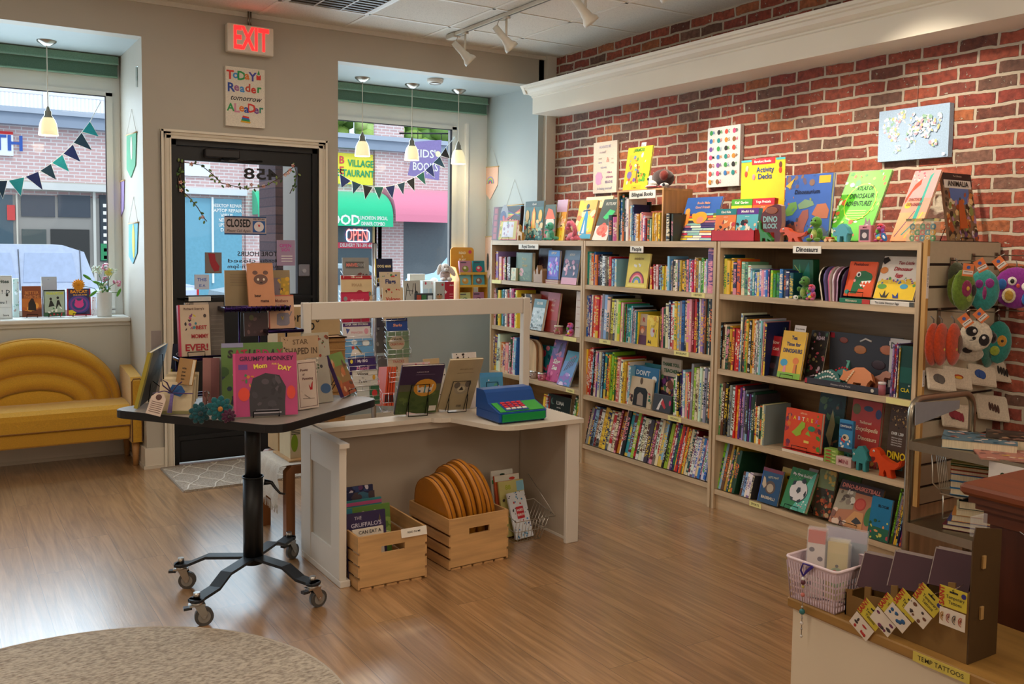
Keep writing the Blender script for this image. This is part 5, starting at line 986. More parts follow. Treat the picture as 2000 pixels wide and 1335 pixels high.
fbook('blue Let us Play Baseball book, nearest case, bottom shelf',(1479,968),(1517,977),(1493,912),z=S3[3],x=3.80,th=.012,cover='#17456e',spine='#2a5ac0',art=[('r',0,.9,1,1,'#7a1c30'),('t',.58,.76,.08,"LET'S PLAY",'#d8c8a0',{'b':.03,'w':.55,'rot':6}),('e',.5,.47,.26,.26,'#5a4436'),('e',.5,.45,.17,.17,'#b8a488'),('t',.5,.16,.11,'BASEBALL!','#d8c8b0',{'b':.05,'w':.8}),('p',[.08,.5,.1,.75,.2,.7,.3,.5,.2,.4],'#c8b090')])
fbook('mustard book behind the football book, bottom shelf',(1515,972),(1545,979),(1530,912),z=S3[3],x=3.86,cover='#b8961c',art=[('e',.5,.75,.12,.1,'#2a2418')])
fbook('green My First Soccer Book with a black and white ball',(1524,984),(1571,1003),(1549,916),z=S3[3],x=3.80,th=.025,cover='#1f7a34',art=[('p',[1,0,1,1,.85,.9,.6,.3,.4,0],'#5ab8a0'),('n',20,.4,0,1,.3,['#a8e0c8','#e8f0e8','#7ac0b0','#e0a8b0'],.035),('n',14,0,.7,.9,1,['w','#e8e060','#c83a50'],.012),('t',.5,.85,.09,'My First Soccer','w',{'b':.04,'w':.8}),('e',.52,.46,.36,.36,'#1a2420'),('e',.51,.47,.345,.345,'#dfd6d4'),('p',[.42,.45,.46,.55,.56,.56,.6,.47,.52,.40],'#2a2c2e'),('p',[.2,.56,.22,.68,.34,.7,.32,.6],'#202224'),('p',[.52,.74,.62,.8,.74,.72,.66,.66,.56,.68],'#202224'),('p',[.74,.42,.8,.52,.84,.42,.8,.34],'#202224'),('p',[.26,.3,.4,.28,.38,.2,.3,.22],'#202224'),('p',[.56,.24,.68,.3,.7,.22,.6,.18],'#202224'),('t',.8,.88,.04,'BOARD','#a8c8a0',{'w':.2})],easel='black easel under the green soccer book',card=('grey shelf card behind the green soccer book',.2,.06,.02,'#b0a8a8'))
fbook('dark swirling animal book, nearest case, bottom shelf',(1588,1000),(1620,1014),(1603,915),z=S3[3],x=3.86,cover='#3a3226',art=[('r',0,.6,1,1,'#7a8a60'),('n',40,0,0,1,.6,['#8a3a2a','#2a2420','#c8a880','#b85a30','#50604a'],.12),('n',10,0,.7,1,1,['#a8b070','#c8a850'],.15)])
fbook('green and gold picture book standing behind, bottom shelf',(1630,985),(1672,994),(1632,905),z=S3[3],x=3.97,cover='#66885a',art=[('t',.5,.85,.09,'Round River','#d0d8b0',{'s':.3,'w':.8}),('n',24,0,0,1,.7,['#4a6a48','#8aa870','#38503a'],.12)],tilt=8)
fbook('wide Dino Basketball picture book, nearest case, bottom shelf',(1618,1016),(1700,1040),(1646,938),z=S3[3],x=3.815,th=.01,cover='#c07a54',art=[('r',0,.78,1,1,'#3c2a30'),('t',.5,.88,.13,'DINO-BASKETBALL','#e08a80',{'b':.06,'w':.9}),('p',[0,.3,0,.75,.4,.8,.45,.4],'#a89c84'),('n',12,.02,.45,.4,.78,['#e0d8c8','#5a4a3a','#8a7a6a','#70604a'],.07),('e',.58,.55,.13,.13,'#c03a2c'),('e',.58,.55,.10,.10,'#d0503a'),('p',[.3,.02,.5,.38,.72,.38,.78,.02],'#d8985a'),('p',[.5,.14,.58,.26,.66,.22,.74,.16,.62,.1],'#3a3430'),('e',.85,.35,.1,.2,'#3f7a3a'),('n',10,.0,0,.4,.3,['#d8b0a0','#8a5a4a','#e8c8b0'],.08)],easel='long black easel under the Dino Basketball book')
fbook('blue spring book with flowers at the right, bottom shelf',(1694,1020),(1733,1032),(1700,968),z=S3[3],x=3.783,cover='#1f7aa8',art=[('t',.6,.8,.09,'BLOOM','k',{'w':.5}),('r',0,0,1,.3,'#2a6a50'),('n',16,0,0,1,.45,['#c84a5a','#2a5a3a','#e8a060','#d8d060'],.09)],tilt=10)

# ================================================================ things on top of the bookcases (z = ZT)
TP=ZT
def T_(label,BL,BR,TL,**k):k.setdefault('x',3.862);return fbook(label,BL,BR,TL,z=TP,**k)
T_('black and maroon card game box with rainbow swirls, farthest case top',(960,468),(1013,470),(965,405),x=3.86,cover='#1a1214',board=True,th=.03,art=[('r',0,0,.2,1,'#5e1c24')]+[('r',.05,.04+.19*k,.16,.19+.19*k,'#96303a')for k in range(5)]+[('e',.42,.75,.14,.2,'#8a8a90'),('e',.38,.66,.12,.14,'#2a3a6a')]+[('l',.55,.62+.06*k,.98,.9-.05*k,.02,c)for k,c in enumerate(['#d8392a','#e88a28','#e8c830','#3a8a5a','#5a3a8a'])]+[('n',12,.25,.5,.9,.7,['#e8a830','#c83a2a','#3a5a9a'],.04)])
T_('small square floral book in front of the card game box',(973,469),(1008,469),(977,432),x=3.795,cover='#d86a58',art=[('r',.04,.04,.96,.96,'#c8b03a'),('r',.18,.12,.8,.92,'#dcd6dc'),('n',12,.2,.15,.8,.9,['#a88aa8','#5a9a80','#d8a0a0'],.05),('n',14,.02,.02,.18,.9,['#8a9a20','#e8d060'],.05)],easel='small black easel under the floral book')
T_('tall teal and gold picture book, farthest case top',(1022,469),(1058,470),(1027,395),cover='#1f5a58',art=[('r',0,.85,1,1,'#173c3e'),('t',.5,.92,.07,'Carols','w',{'s':.3,'w':.8}),('n',60,0,0,1,.5,['#2f7a80','#8ab0a0','#c85a3a','#e0c890','#1a4a4e','#a8c8b0'],.09),('p',[.38,.3,.4,.7,.5,.85,.6,.7,.62,.3],'#e08a20'),('p',[.44,.3,.45,.65,.5,.76,.55,.65,.56,.3],'#f0c840'),('e',.15,.62,.1,.18,'#c8a040'),('e',.85,.62,.1,.18,'#d8b040')],easel='black easel under the teal and gold book')
T_('book with an orange capped gnome behind the teal plush',(1062,467),(1082,468),(1066,400),x=3.87,cover='#3a4a3a',art=[('e',.5,.5,.4,.35,'#e8d8c8'),('p',[.05,.6,.3,.9,.7,.85,.98,.6],'#e0602a'),('e',.5,.45,.1,.1,'#d88a70'),('r',0,0,1,.3,'#a83a2a')])
T_('cream and pink sunrise book between the two plush toys',(1080,462),(1100,464),(1090,391),x=3.90,cover='#e0a04a',art=[('r',0,.7,1,1,'#b89ab8'),('r',0,0,1,.35,'#e8c83a'),('n',14,0,.3,1,.7,['#e8b8a0','#f0d8b0','#e8e0a0'],.16),('n',10,.1,.05,.9,.4,['#3a2a1a','#e08a28'],.08)])
T_('orange and blue book with a dancing figure, farthest case top',(1118,460),(1152,463),(1134,396),x=3.868,cover='#e8a858',spine='#c87a3a',th=.02,art=[('r',0,.0,1,.12,'#4aa8d0'),('n',16,0,0,1,1,['#f0cfa0','#e8d840','#e86a3a','#58b0d8','#f0b070'],.22),('p',[.35,.12,.42,.6,.5,.8,.62,.6,.72,.12],'#2a8ac0'),('p',[.45,.14,.5,.5,.58,.14],'#e8f0f0'),('e',.52,.84,.08,.09,'#28405a'),('l',.3,.72,.7,.74,.05,'#28405a')],lift=.01)
T_('cream notebook page book behind the dancing figure book',(1128,458),(1180,460),(1146,386),x=3.93,cover='#e6d0a4',art=[('t',.5,.9,.05,'a b c d e f g','#8a7050',{'w':.8})]+[('r',.55,.2+.12*k,.95,.26+.12*k,c)for k,c in enumerate(['#d8c830','#e0a050','#e8e090','#d8c8a8','#c8b890'])])
T_('dark book of sea creatures titled Future, middle case top',(1155,467),(1184,469),(1181,391),x=3.84,cover='#e8e0dc',spine='#1a1a1c',th=.014,art=[('r',0,.35,1,1,'#46524e'),('t',.55,.88,.1,'FUTURE','#c8c8c0',{'w':.9}),('p',[.3,.55,.6,.75,.98,.7,.8,.55,.5,.5],'#3fbf70'),('e',.5,.25,.36,.26,'#e87a6a'),('n',8,.2,.1,.8,.4,['#d85a50','#f0a090'],.1)])
row('left of the Bilingual Books box',TP,X1,[(1186,1194,'k',422,422),(1195,1204,'m',420,420)])
# small wooden shelf box holding bilingual books
yb0,yb1=at(1205,420,x=3.80).y,at(1295,420,x=3.80).y;zb=at(1205,376,x=3.80).z
t=thing('shelf_box','pine shelf box labelled Bilingual Books on the middle bookcase','shelf',(3.80,(yb0+yb1)/2,TP));hw=(yb0-yb1)/2;hz=zb-TP
for s_ in(-1,1):b=MB();b.box((0,min(s_*hw,s_*(hw-.012)),.0005),(.24,max(s_*hw,s_*(hw-.012)),hz-.0005),'#c99a62','woodz');b.build('side_panel',t)
b=MB();b.box((0,-hw,hz),(.24,hw,hz+.012),'#d9ac74','woody');b.build('top_board',t)
for k in range(3):b=MB();b.box((.228,-hw+.012,.03+.085*k),(.236,hw-.012,.07+.085*k),'#b98a54','woody');b.build('back_slat',t)
sign(1229,373,1280,386,3.794,'Bilingual Books','white Bilingual Books sign on the pine shelf box',0)
row('Bilingual Books box',TP+.0005,3.806,[(1206,1212,'Tb',385,388),(1213,1217,'G',380,380),(1217,1229,'ewr',382,400,0),(1229,1235,'sB',400,402),(1235,1252,'cPYcp',414,414),(1253,1271,'wrTGe',420,430),(1272,1287,'YYYYYy',415,415,0,1),(1288,1293,'bP',416,412)],depth=.15)
fbook('dark teal El Gato book behind the bilingual spines',(1228,468),(1268,468),(1228,396),z=TP+.0005,x=3.97,th=.008,cover='#0f3a40',art=[('t',.65,.85,.1,'EL GATO','#90a8a8',{'w':.5}),('e',.2,.82,.1,.06,'#a82030')],tilt=1)
zb2=zb+.0125
fbook('yellow Vamos book standing on the pine shelf box',(1216,374),(1263,371),(1228,290),z=zb2,x=3.83,cover='#e6dc2e',art=[('t',.48,.92,.1,'¡VAMOS!','#1f8a3a',{'b':.07,'w':.82}),('r',.12,.2,.72,.82,'#f0c83a'),('n',30,.1,.15,.85,.82,['#e87a30','#5aa0d0','#d84a5a','#e8e8e0','#8a5ab0','#3a9a4a'],.06),('e',.2,.35,.1,.1,'#8a78b8'),('l',.5,.15,.5,.6,.03,'#5a4020'),('n',8,.55,.2,.9,.4,['#6ab030','#2a6a20'],.08),('r',.35,.02,.75,.1,'#e8c830'),('t',.5,.05,.04,'amigos','k',{'w':.3})],card=('white price card behind the yellow Vamos book',.05,.045,.03,'#e8ecf4','Bilingue'))
# eagle plush
def plush(name,label,cat,p,rz,ells,group=None,sc_=1.):
    t=thing(name,label,cat,p,rz,group)
    for nm,lst in ells.items():
        b=MB()
        for e in lst:b.ell(tuple(v*sc_ for v in e[0]),tuple(v*sc_ for v in e[1])if isinstance(e[1],tuple)else e[1]*sc_,e[2],e[3]if len(e)>3 else 'plush',14,T=e[4]if len(e)>4 else None)
        b.build(nm,t)
    return t
# local frame: faces -y (rotated to face the room), x to the viewer's right
p=at(1290,369,x=3.86);k_=.1
plush('plush_bird','brown and white round plush bird lying on the pine shelf box','plush toy',(3.87,p.y,zb2+.001),R(-90),{'body':[((.01,0,.062),(.085,.06,.058),'#3c2622'),((-.03,-.02,.03),(.05,.05,.028),'#ddd8d0'),((.055,-.03,.075),(.03,.03,.035),'#7a2820')],'head_patch':[((-.07,-.03,.055),(.022,.02,.03),'#e8e4dc'),((-.074,-.049,.06),(.008,.006,.01),'#1a1a1c','gloss')],'wing':[((-.04,-.05,.013),(.05,.025,.014),'#c8c8cc'),((-.03,-.06,.008),(.055,.02,.008),'#8a1c20')],'foot':[((.075,-.045,.016),(.035,.022,.015),'#d0d0d4'),((.09,-.065,.018),(.012,.005,.010),'#22222a','gloss'),((.05,-.04,.008),(.03,.03,.008),'#a02830')]})
row('middle bookcase top, right of the Bilingual box',TP,X1,[(1300,1307,'k',418,418),(1308,1312,'K',418,418)])
T_('dark book with red berries beside the cat book, middle case top',(1309,470),(1330,471),(1311,417),x=3.87,cover='#1c1a14',art=[('n',60,0,0,1,1,['#3a4a20','#8a2a20','#2a3014','#c8a850','#5a3a20'],.07),('t',.6,.35,.12,'SOUL','#a02820',{'b':.05,'w':.6})])
stk=['#d84a38','#e8d8b0','#8ac0b8','#3a3a50','#e0c838','#b06a80','#f0e8d8','#5a7a40','#c83a58','#4a3a70','#e09a50','#a8c8c0']
art=[('r',0,.62,1,1,'#2f5fae'),('t',.52,.86,.08,'Books Make','#e8a878',{'s':.15,'w':.6}),('t',.52,.76,.08,'Good Friends','#e8a878',{'s':.15,'w':.7})]
for r_ in range(11):
    u=0
    while u<1:du=rnd.uniform(.2,.42);art.append(('r',u+.01,.015+.056*r_,min(1,u+du),.015+.056*(r_+.8),rnd.choice(stk)));u+=du
art+=[('p',[.02,.35,.05,.6,.12,.72,.2,.62,.22,.4,.14,.32],'#e08a38'),('e',.12,.68,.07,.06,'#e89a48'),('e',.52,.52,.2,.13,'#e8a030'),('e',.54,.47,.1,.07,'#e08a70'),('n',4,.3,.55,.45,.6,['#e8a030'],.05)]
T_('blue Books Make Good Friends picture book with cats',(1321,470),(1389,471),(1344,388),cover='#2f5fae',art=art)
# activity decks display
ya,yb_=at(1389,460,x=3.79).y,at(1473,460,x=3.79).y;wd=ya-yb_
t=thing('card_deck_display','red counter display with yellow Activity Decks header','display box',(3.79,(ya+yb_)/2,TP+.0005),R(-90));RD='#c2202c'
b=MB();b.box((-wd/2,0,0),(wd/2,.003,.062),RD,'gloss');b.box((-wd/2,.23,0),(wd/2,.233,.16),RD,'gloss');b.box((-wd/2,0,0),(wd/2,.233,.003),RD,'gloss')
b.X=Matrix.Rotation(R(90),4,'Z')
for s_ in(-1,1):b.prism([(0,0),(0,.062),(.08,.075),(.12,.16),(.232,.20),(.232,0)],s_*wd/2-(.003 if s_>0 else 0),s_*wd/2+(.003 if s_<0 else 0),RD,'gloss')
b.build('tray',t)
b=MB();hz0=at(1462,367,x=4.02).z-TP;hz1=at(1462,313,x=4.02).z-TP;b.box((-wd/2,.228,hz0-.12),(wd/2,.2295,hz1),'#eeca2a','gloss');b.build('header_card',t)
h_=thing('x','','x');bpy.data.objects.remove(h_)
hc=[o for o in bpy.data.objects if o.parent==t and o.name.startswith('header_card')][-1]
b=MB();y=.2275
b.box((-wd*.25,y-.001,hz1-.03),(wd*.28,y,hz1+.004),'#c8303a','gloss');b.text('Barefoot Books',.02,Tm(.0,y-.002,hz1-.014,90),'w','paper',bold=.03,wid=wd*.42);b.text('Activity',.042,Tm(.02,y-.002,hz1-.062,90),'#1f4a86','paper',bold=.04,wid=wd*.52);b.text('Decks',.042,Tm(.02,y-.002,hz1-.10,90),'#1f4a86','paper',bold=.04,wid=wd*.38)
for u,v,c in((-.38,-.08,'#d84a38'),(-.36,-.05,'#e8b898'),(.4,-.07,'#c8402a'),(.4,-.04,'#704030'),(-.2,-.1,'#e08a9a')):b.ell((u*wd,y-.001,hz1+v),(.012,.001,.018),c,'paper',10)
b.box((-wd/2,y-.001,hz1-.012),(-wd*.26,y,hz1),'#4ab0b8','paper');b.box((wd*.3,y-.001,hz1-.012),(wd/2,y,hz1),'#4ab0b8','paper');b.build('header_print',t)
def deck(u,yy,z0,w_,h_,c1,c2,c3,txt,label,tcol='w'):
    m_=Matrix.Translation((3.79,(ya+yb_)/2,TP+.0005))@Matrix.Rotation(R(-90),4,'Z')@Matrix.Translation((u*wd,yy,z0))@Matrix.Rotation(R(-6),4,'X')
    d_=thing('card_deck',label,'card deck',mat=m_,group='boxed card decks in the red display');b=MB();b.box((-w_/2,0,0),(w_/2,.03,h_),c2,'gloss');b.build('box',d_)
    art_parts(d_,w_,h_,[('r',0,.76,1,1,c1),('t',.5,.87,.13,txt,tcol,{'b':.05,'w':.88}),('n',26,.05,0,.95,.5,c3,.09),('t',.5,.68,.04,'activity cards','w',{'w':.6})])
fw_=wd*.485
deck(-.25,.02,.0405,fw_,.145,'#1f7a80','#e07a38',['#3a2018','#e8c8a0','#8a4a30','#c83a40','#4a2a50'],'Kind Kids','card deck Kind Kids, teal and orange, front left')
deck(.25,.02,.0405,fw_,.145,'#5a2a8a','#58b0bc',['#1a1418','#e8c8a0','#c83a40','#e8e0d0','#704838'],'Mindful Kids','card deck Mindful Kids, purple and pale blue, front right')
deck(-.25,.14,.09,fw_,.155,'#4aa030','#e8d430',['#1a1418','#e87a30','#5a3a20'],"Kids' Garden",'card deck Kids Garden, green and yellow, back left')
deck(.25,.14,.09,fw_,.155,'#c8283a','#e8682a',['#f0a860','#1a1418','#f0e0d0'],'Yoga Pretzels','card deck Yoga Pretzels, red and orange, back right')
# dino block shaped book
p=at(1503,469,x=3.80);t=thing('shaped_book','dark red Dino Block book with a cut out dinosaur edge','book',(3.80,p.y,TP+.0005),R(-90));b=MB()
b.prism([(-.055,0),(-.02,0),(-.02,.05),(.03,.05),(.035,0),(.07,0),(.08,.1),(.075,.19),(.04,.2),(-.02,.185),(-.06,.15),(-.075,.10)],0,.03,'#5a1c22','gloss',side='#c8a890');b.build('covers',t)
b=MB();b.text('DINO',.042,Tm(.0,-.001,.118,90),'#8ab0b0','paper',bold=.07,wid=.10);b.text('BLOCK',.036,Tm(.0,-.001,.082,90),'#8ab0b0','paper',bold=.07,wid=.10);b.ell((.01,-.001,.165),(.045,.001,.02),'#8a4a30','gloss',10);b.build('title',t)
dino=['#b8724a','#8a9a50','#7a5a40','#5a7a90','#b05a50','#4a4a60','#c8a060']
T_('large blue Dinosaurium book covered in painted dinosaurs',(1526,470),(1616,471),(1537,344),cover='#3c63b4',th=.02,art=[('t',.48,.74,.09,'Dinosaurium','#101c40',{'b':.04,'s':.2,'w':.88}),('r',.72,.86,.96,.97,'#e8b030'),('n',12,.02,.78,.7,.98,['#3a5aa0','#6a5a70','#8a6a5a'],.07),('p',[.02,.45,.12,.58,.26,.6,.3,.5,.2,.4,.08,.38],'#6a9a50'),('p',[.3,.55,.45,.63,.62,.6,.66,.54,.5,.5,.34,.48],'#7a9a78'),('p',[.62,.4,.72,.55,.9,.56,.98,.46,.96,.34,.8,.34],'#b87050'),('p',[.02,.1,.1,.25,.3,.3,.42,.46,.54,.48,.56,.36,.48,.2,.5,.04,.3,.02],'#9a5a50'),('p',[.6,.1,.7,.25,.85,.24,1,.12,1,.02,.62,.02],'#5a6478'),('n',22,0,.02,1,.7,dino,.035),('p',[.0,.84,.1,.9,.2,.96,.1,.8],'#c8b040')])
T_('large lime Atlas of Dinosaur Adventures book',(1611,470),(1693,471),(1660,339),cover='#5fbf35',th=.014,spine='#2a5a20',art=[('n',95,0,0,1,1,['#7ad04a','#3a8a3a','#c8e8b0','#a8d060','#c86a40','#4a9a60','#e8f0d0'],.06),('e',.52,.55,.36,.42,'#e8f040'),('e',.52,.55,.345,.405,'#58c82e'),('t',.54,.74,.085,'ATLAS OF','#173a1a',{'b':.04,'w':.4}),('t',.52,.63,.095,'DINOSAUR','#173a1a',{'b':.05,'w':.58}),('t',.5,.52,.095,'ADVENTURES','#173a1a',{'b':.05,'w':.62})]+[('r',.3,.42-.035*k,.74,.428-.035*k,'#e8f080')for k in range(4)])
T_('pink Dinosaur Explorers book, leaning, nearest case top',(1738,469),(1789,470),(1788,337),cover='#e69a86',th=.014,art=[('r',0,.6,1,1,'#e8a0a0'),('r',0,0,1,.4,'#e8a878'),('p',[.55,.3,.62,.6,.66,.92,.78,.97,.74,.88,.72,.6,.7,.3],'#2fa89a'),('p',[.02,.6,.2,.8,.4,.88,.42,.8,.2,.7,.05,.52],'#d8482a'),('t',.42,.58,.06,'DINOSAUR','#7a2a30',{'b':.03,'w':.5}),('t',.42,.51,.06,'EXPLORERS','#7a2a30',{'b':.03,'w':.55}),('e',.2,.5,.12,.12,'#e8c830'),('l',.1,.06,.55,.42,.03,'#5a3a70'),('l',.35,.08,.8,.32,.05,'#3a9a90'),('l',.5,.04,.88,.4,.05,'#e8d050'),('n',14,0,.85,.5,1,['w','#f0d0c8','#c05a70'],.04)])
fbook('Animalia book with a painted animal crowd, nearest case top',(1855,467),(1912,464),(1842,338),y=2.585,z=TP+.0,cover='#8a7058',th=.012,tilt=10,art=[('r',0,.82,1,1,'#2a1c20'),('t',.5,.955,.035,'The Collection','#c8b8a8',{'w':.6}),('r',.04,.78,.96,.9,'#e8e8e4'),('t',.5,.84,.11,'ANIMALIA','#22201e',{'b':.03,'w':.88}),('r',.2,.55,.85,.78,'#5a7ac0'),('n',90,.02,.02,.98,.72,['#c8803a','#e8c890','#5a4a30','#8a9a50','#3a2a20','#b08ab0','#d8d0b0','#a85020'],.075),('p',[.4,.2,.45,.6,.6,.62,.68,.2],'#c0602a'),('n',24,.0,.0,1,.14,['#5a3a6a','#d8d0d8','#3a2a20','#a08a60'],.06)],easel='black easel under the Animalia book')
# ---- toys
def cut(name,label,px0,px1,pyt,z,x,out,col,th=.024,flip=False,cat='toy dinosaur',group=None,belly=None,eye=None):
    y0,y1=at(px0,pyt+20,x=x).y,at(px1,pyt+20,x=x).y;w_=y0-y1;h=at((px0+px1)/2,pyt,x=x).z-z
    t=thing(name,label,cat,(x,(y0+y1)/2,z+.0008),R(-90),group);pts=[((u-.5)*w_*(-1 if flip else 1),v*h)for u,v in out]
    b=MB();b.prism(pts[::-1]if flip else pts,.0,th,col,'plastic');b.prism([(px*.93,pz*.93+h*.03)for px,pz in(pts[::-1]if flip else pts)],-.003,th+.003,col,'plastic');b.build('body',t)
    if eye:b=MB();b.ell(((eye[0]-.5)*w_*(-1 if flip else 1),-.004,eye[1]*h),(.006,.003,.006),'w','gloss',10);b.ell(((eye[0]-.5)*w_*(-1 if flip else 1),-.0065,eye[1]*h),(.0028,.002,.0028),'k','gloss',8);b.build('eye',t)
    return t
TREX=[(0,.75),(.05,.9),(.2,.98),(.32,.9),(.38,.75),(.55,.62),(.75,.55),(.9,.62),(1,.72),(.95,.5),(.82,.34),(.68,.3),(.7,.15),(.74,0),(.58,0),(.56,.15),(.5,.25),(.46,.12),(.48,0),(.32,0),(.34,.15),(.3,.35),(.25,.48),(.12,.42),(.2,.55),(.18,.66),(.02,.64)]
TRIC=[(0,.35),(.04,.6),(.0,.8),(.12,.72),(.22,.8),(.35,.95),(.6,1),(.85,.8),(1,.45),(.92,.5),(.86,.35),(.86,0),(.7,0),(.68,.3),(.45,.3),(.43,0),(.28,0),(.27,.35),(.12,.3)]
BRAC=[(0,.95),(.12,1),(.22,.9),(.25,.6),(.42,.45),(.62,.42),(.85,.2),(1,.1),(.95,0),(.8,.08),(.72,.12),(.72,0),(.6,0),(.58,.15),(.38,.15),(.36,0),(.24,0),(.22,.3),(.12,.55),(.1,.82),(0,.85)]
cut('dinosaur_figure','small green long necked dinosaur figure before the Dino Block book',1478,1509,430,TP,3.79,BRAC,'#2f7a34',.02,eye=(.1,.92))
cut('dinosaur_figure','orange T rex figure standing before the blue Dinosaurium book',1522,1577,443,TP,3.785,TREX,'#d8521f',eye=(.16,.85))
cut('dinosaur_figure','pale blue four legged dinosaur figure on the nearest case top',1626,1660,437,TP,3.785,TRIC,'#58a8b8',eye=(.14,.6))
cut('dinosaur_figure','teal frilled dinosaur figure on the third shelf, nearest case',1664,1697,870,S3[2],3.782,TRIC,'#3f8f90',eye=(.14,.62))
cut('dinosaur_figure','second teal horned dinosaur figure beside the green boxes',1643,1665,868,S3[2]+.03,3.84,TRIC,'#4a9a90',flip=True,th=.02)
cut('dinosaur_figure','orange T rex figure at the right of the third shelf, nearest case',1697,1762,877,S3[2],3.782,TREX,'#dd4a1c',.03,eye=(.16,.85))
fbook('small pink printed box beside the teal dinosaur, third shelf',(1632,902),(1662,904),(1632,889),z=S3[2],x=3.782,th=.03,cover='#d8b8b0',art=[('t',.5,.5,.6,'MINI','#a03a4a',{'w':.7})],board=True,cat='box',name='card_box',tilt=0)
FACE=R(-90)
def sitting(name,label,px,py0,pyt,z,x,col,belly,snout=None,extra=None,rz=FACE,arms=True,tag_=None):
    p=at(px,py0,x=x);h=at(px,pyt,x=x).z-z;s_=h/.16
    e={'body':[((0,0,.045),(.036,.032,.045),col),((0,-.024,.042),(.022,.014,.03),belly)],'head':[((0,-.006,.115),(.032,.032,.034),col),((0,-.034,.108),(.02,.02,.014),snout or col),((-.013,-.034,.124),(.005,.004,.006),'#141416','gloss'),((.013,-.034,.124),(.005,.004,.006),'#141416','gloss')],
         'leg':[((-.028,-.03,.012),(.014,.026,.012),col),((.028,-.03,.012),(.014,.026,.012),col)],'arm':[((-.036,-.018,.065),(.01,.018,.016),col),((.036,-.018,.065),(.01,.018,.016),col)]}
    if extra:e.update(extra)
    return plush(name,label,'plush toy',(x+.022*s_,p.y,z+.001),rz,e,sc_=s_)
tail=[((.03,.03,.02),(.018,.03,.015),'#5ab8a0')]
sitting('plush_dinosaur','teal plush dinosaur sitting on the farthest case',1071,468,431,TP,3.80,'#52b8a2','#a8d8c0',extra={'tail':tail})
sitting('plush_dinosaur','green plush T rex before the blue Dinosaurium book',1590,470,419,TP,3.79,'#5f9a34','#a8b860',extra={'tail':[((.04,.03,.02),(.03,.03,.014),'#5f9a34')],'ribbon':[((0,-.044,.03),(.012,.002,.016),'#e0d0c0','paper'),((0,-.047,.03),(.006,.002,.01),'#c83a30','paper')]})
sitting('plush_dinosaur','green plush dinosaur with a white tag, nearest case, top shelf',1568,583,536,S3[0],3.79,'#4f8a3a','#90a850',extra={'tag':[((-.035,-.05,.012),(.022,.002,.014),'#e8e4dc','paper')]})
rb=[((.02,-.02,.05),(.026,.02,.02),'#d83a58'),((-.02,-.015,.045),(.022,.02,.022),'#3a9ad0'),((.0,-.03,.03),(.02,.02,.016),'#e8c830'),((-.02,-.03,.085),(.014,.014,.02),'#6ab848'),((.024,-.02,.09),(.014,.014,.02),'#8a4ab0'),((0,-.022,.135),(.024,.02,.014),'#e84a58')]
sitting('plush_dog','rainbow plush puppy on the nearest case, top shelf',1583,588,553,S3[0],3.78,'#d86aa0','#58b0d8',extra={'patches':rb})
sitting('plush_dog','rainbow plush puppy with a blue tag, nearest case top',1718,470,434,TP,3.79,'#c84a88','#4ab0c8',extra={'patches':rb,'hang_tag':[((.06,-.05,.04),(.024,.002,.04),'#2f6aa8','paper',Euler((0,R(-35),0)).to_matrix().to_4x4()),((.06,-.053,.04),(.01,.001,.018),'#e8f0f8','paper',Euler((0,R(-35),0)).to_matrix().to_4x4())]})
sitting('plush_unicorn','multicoloured plush ball toy on the farthest case, second shelf',1112,655,628,S1[1],3.80,'#d86ab0','#e8c8d8',extra={'patches':rb})
# pink plush sauropod: long neck
p=at(1118,468,x=3.81);t=thing('plush_dinosaur','pink long necked plush dinosaur lying on the farthest case','plush toy',(3.812,p.y,TP+.001),R(-90))
b=MB();b.tube([(-.05,0,.018),(-.02,0,.03),(.02,0,.03),(.06,0,.018),(.09,0,.01)],[.014,.028,.03,.016,.004],'#d86880','plush',14);b.build('body',t)
b=MB();b.tube([(.03,-.01,.03),(.045,-.012,.06),(.035,-.014,.10),(.005,-.016,.125),(-.02,-.018,.12),(-.03,-.02,.10)],[.018,.017,.016,.018,.02,.016],'#d86880','plush',12);b.ell((-.035,-.022,.088),(.026,.018,.016),'#d86880');b.ell((-.03,-.04,.095),(.004,.003,.004),'#141416','gloss',8);b.build('neck_and_head',t)
for s_ in(-1,1):b=MB();b.ell((s_*.03,-.02,.012),(.014,.018,.012),'#e07a90');b.build('foot',t)
b=MB();b.ell((.03,-.025,.09),(.016,.004,.022),'#c8a860');b.build('frill',t)
# giraffe figure, castle toy
cut('giraffe_figure','small spotted giraffe figure beside the floral book',1009,1021,438,TP,3.80,[(.1,.0),(.15,.45),(.05,.6),(.2,.8),(.15,.95),(.35,1),(.5,.9),(.45,.6),(.8,.5),(.95,.45),(.9,0),(.75,0),(.7,.3),(.35,.3),(.3,0)],'#c89a50',.016,cat='toy giraffe')
cut('toy_castle','small brown toy castle with towers, farthest case, top shelf',1042,1060,518,S1[0],3.79,[(0,0),(0,.6),(.08,.75),(.16,.6),(.2,.5),(.3,.5),(.3,.75),(.42,1),(.54,.75),(.54,.5),(.75,.5),(.8,.7),(.9,.82),(1,.7),(1,0)],'#a8805a',.04,cat='toy castle')
p=at(1614,469,x=3.79);t=thing('toy_figure','small brown toy vehicle with a dark horn before the lime atlas','toy',(3.80,p.y,TP+.001),R(-90));b=MB();b.box((-.02,0,.006),(.02,.03,.024),'#b85a28','plastic',bev=.004);b.build('body',t);b=MB();b.tube([(.0,.015,.024),(.002,.015,.05),(.006,.015,.075)],[.007,.004,.001],'#2a2420','plastic',10);b.build('horn',t)
for u in(-.014,.014):b=MB();b.cyl((u,-.003,.008),(u,.033,.008),.008,col='#d8b890',mat='plastic',n=14);b.build('wheel',t)
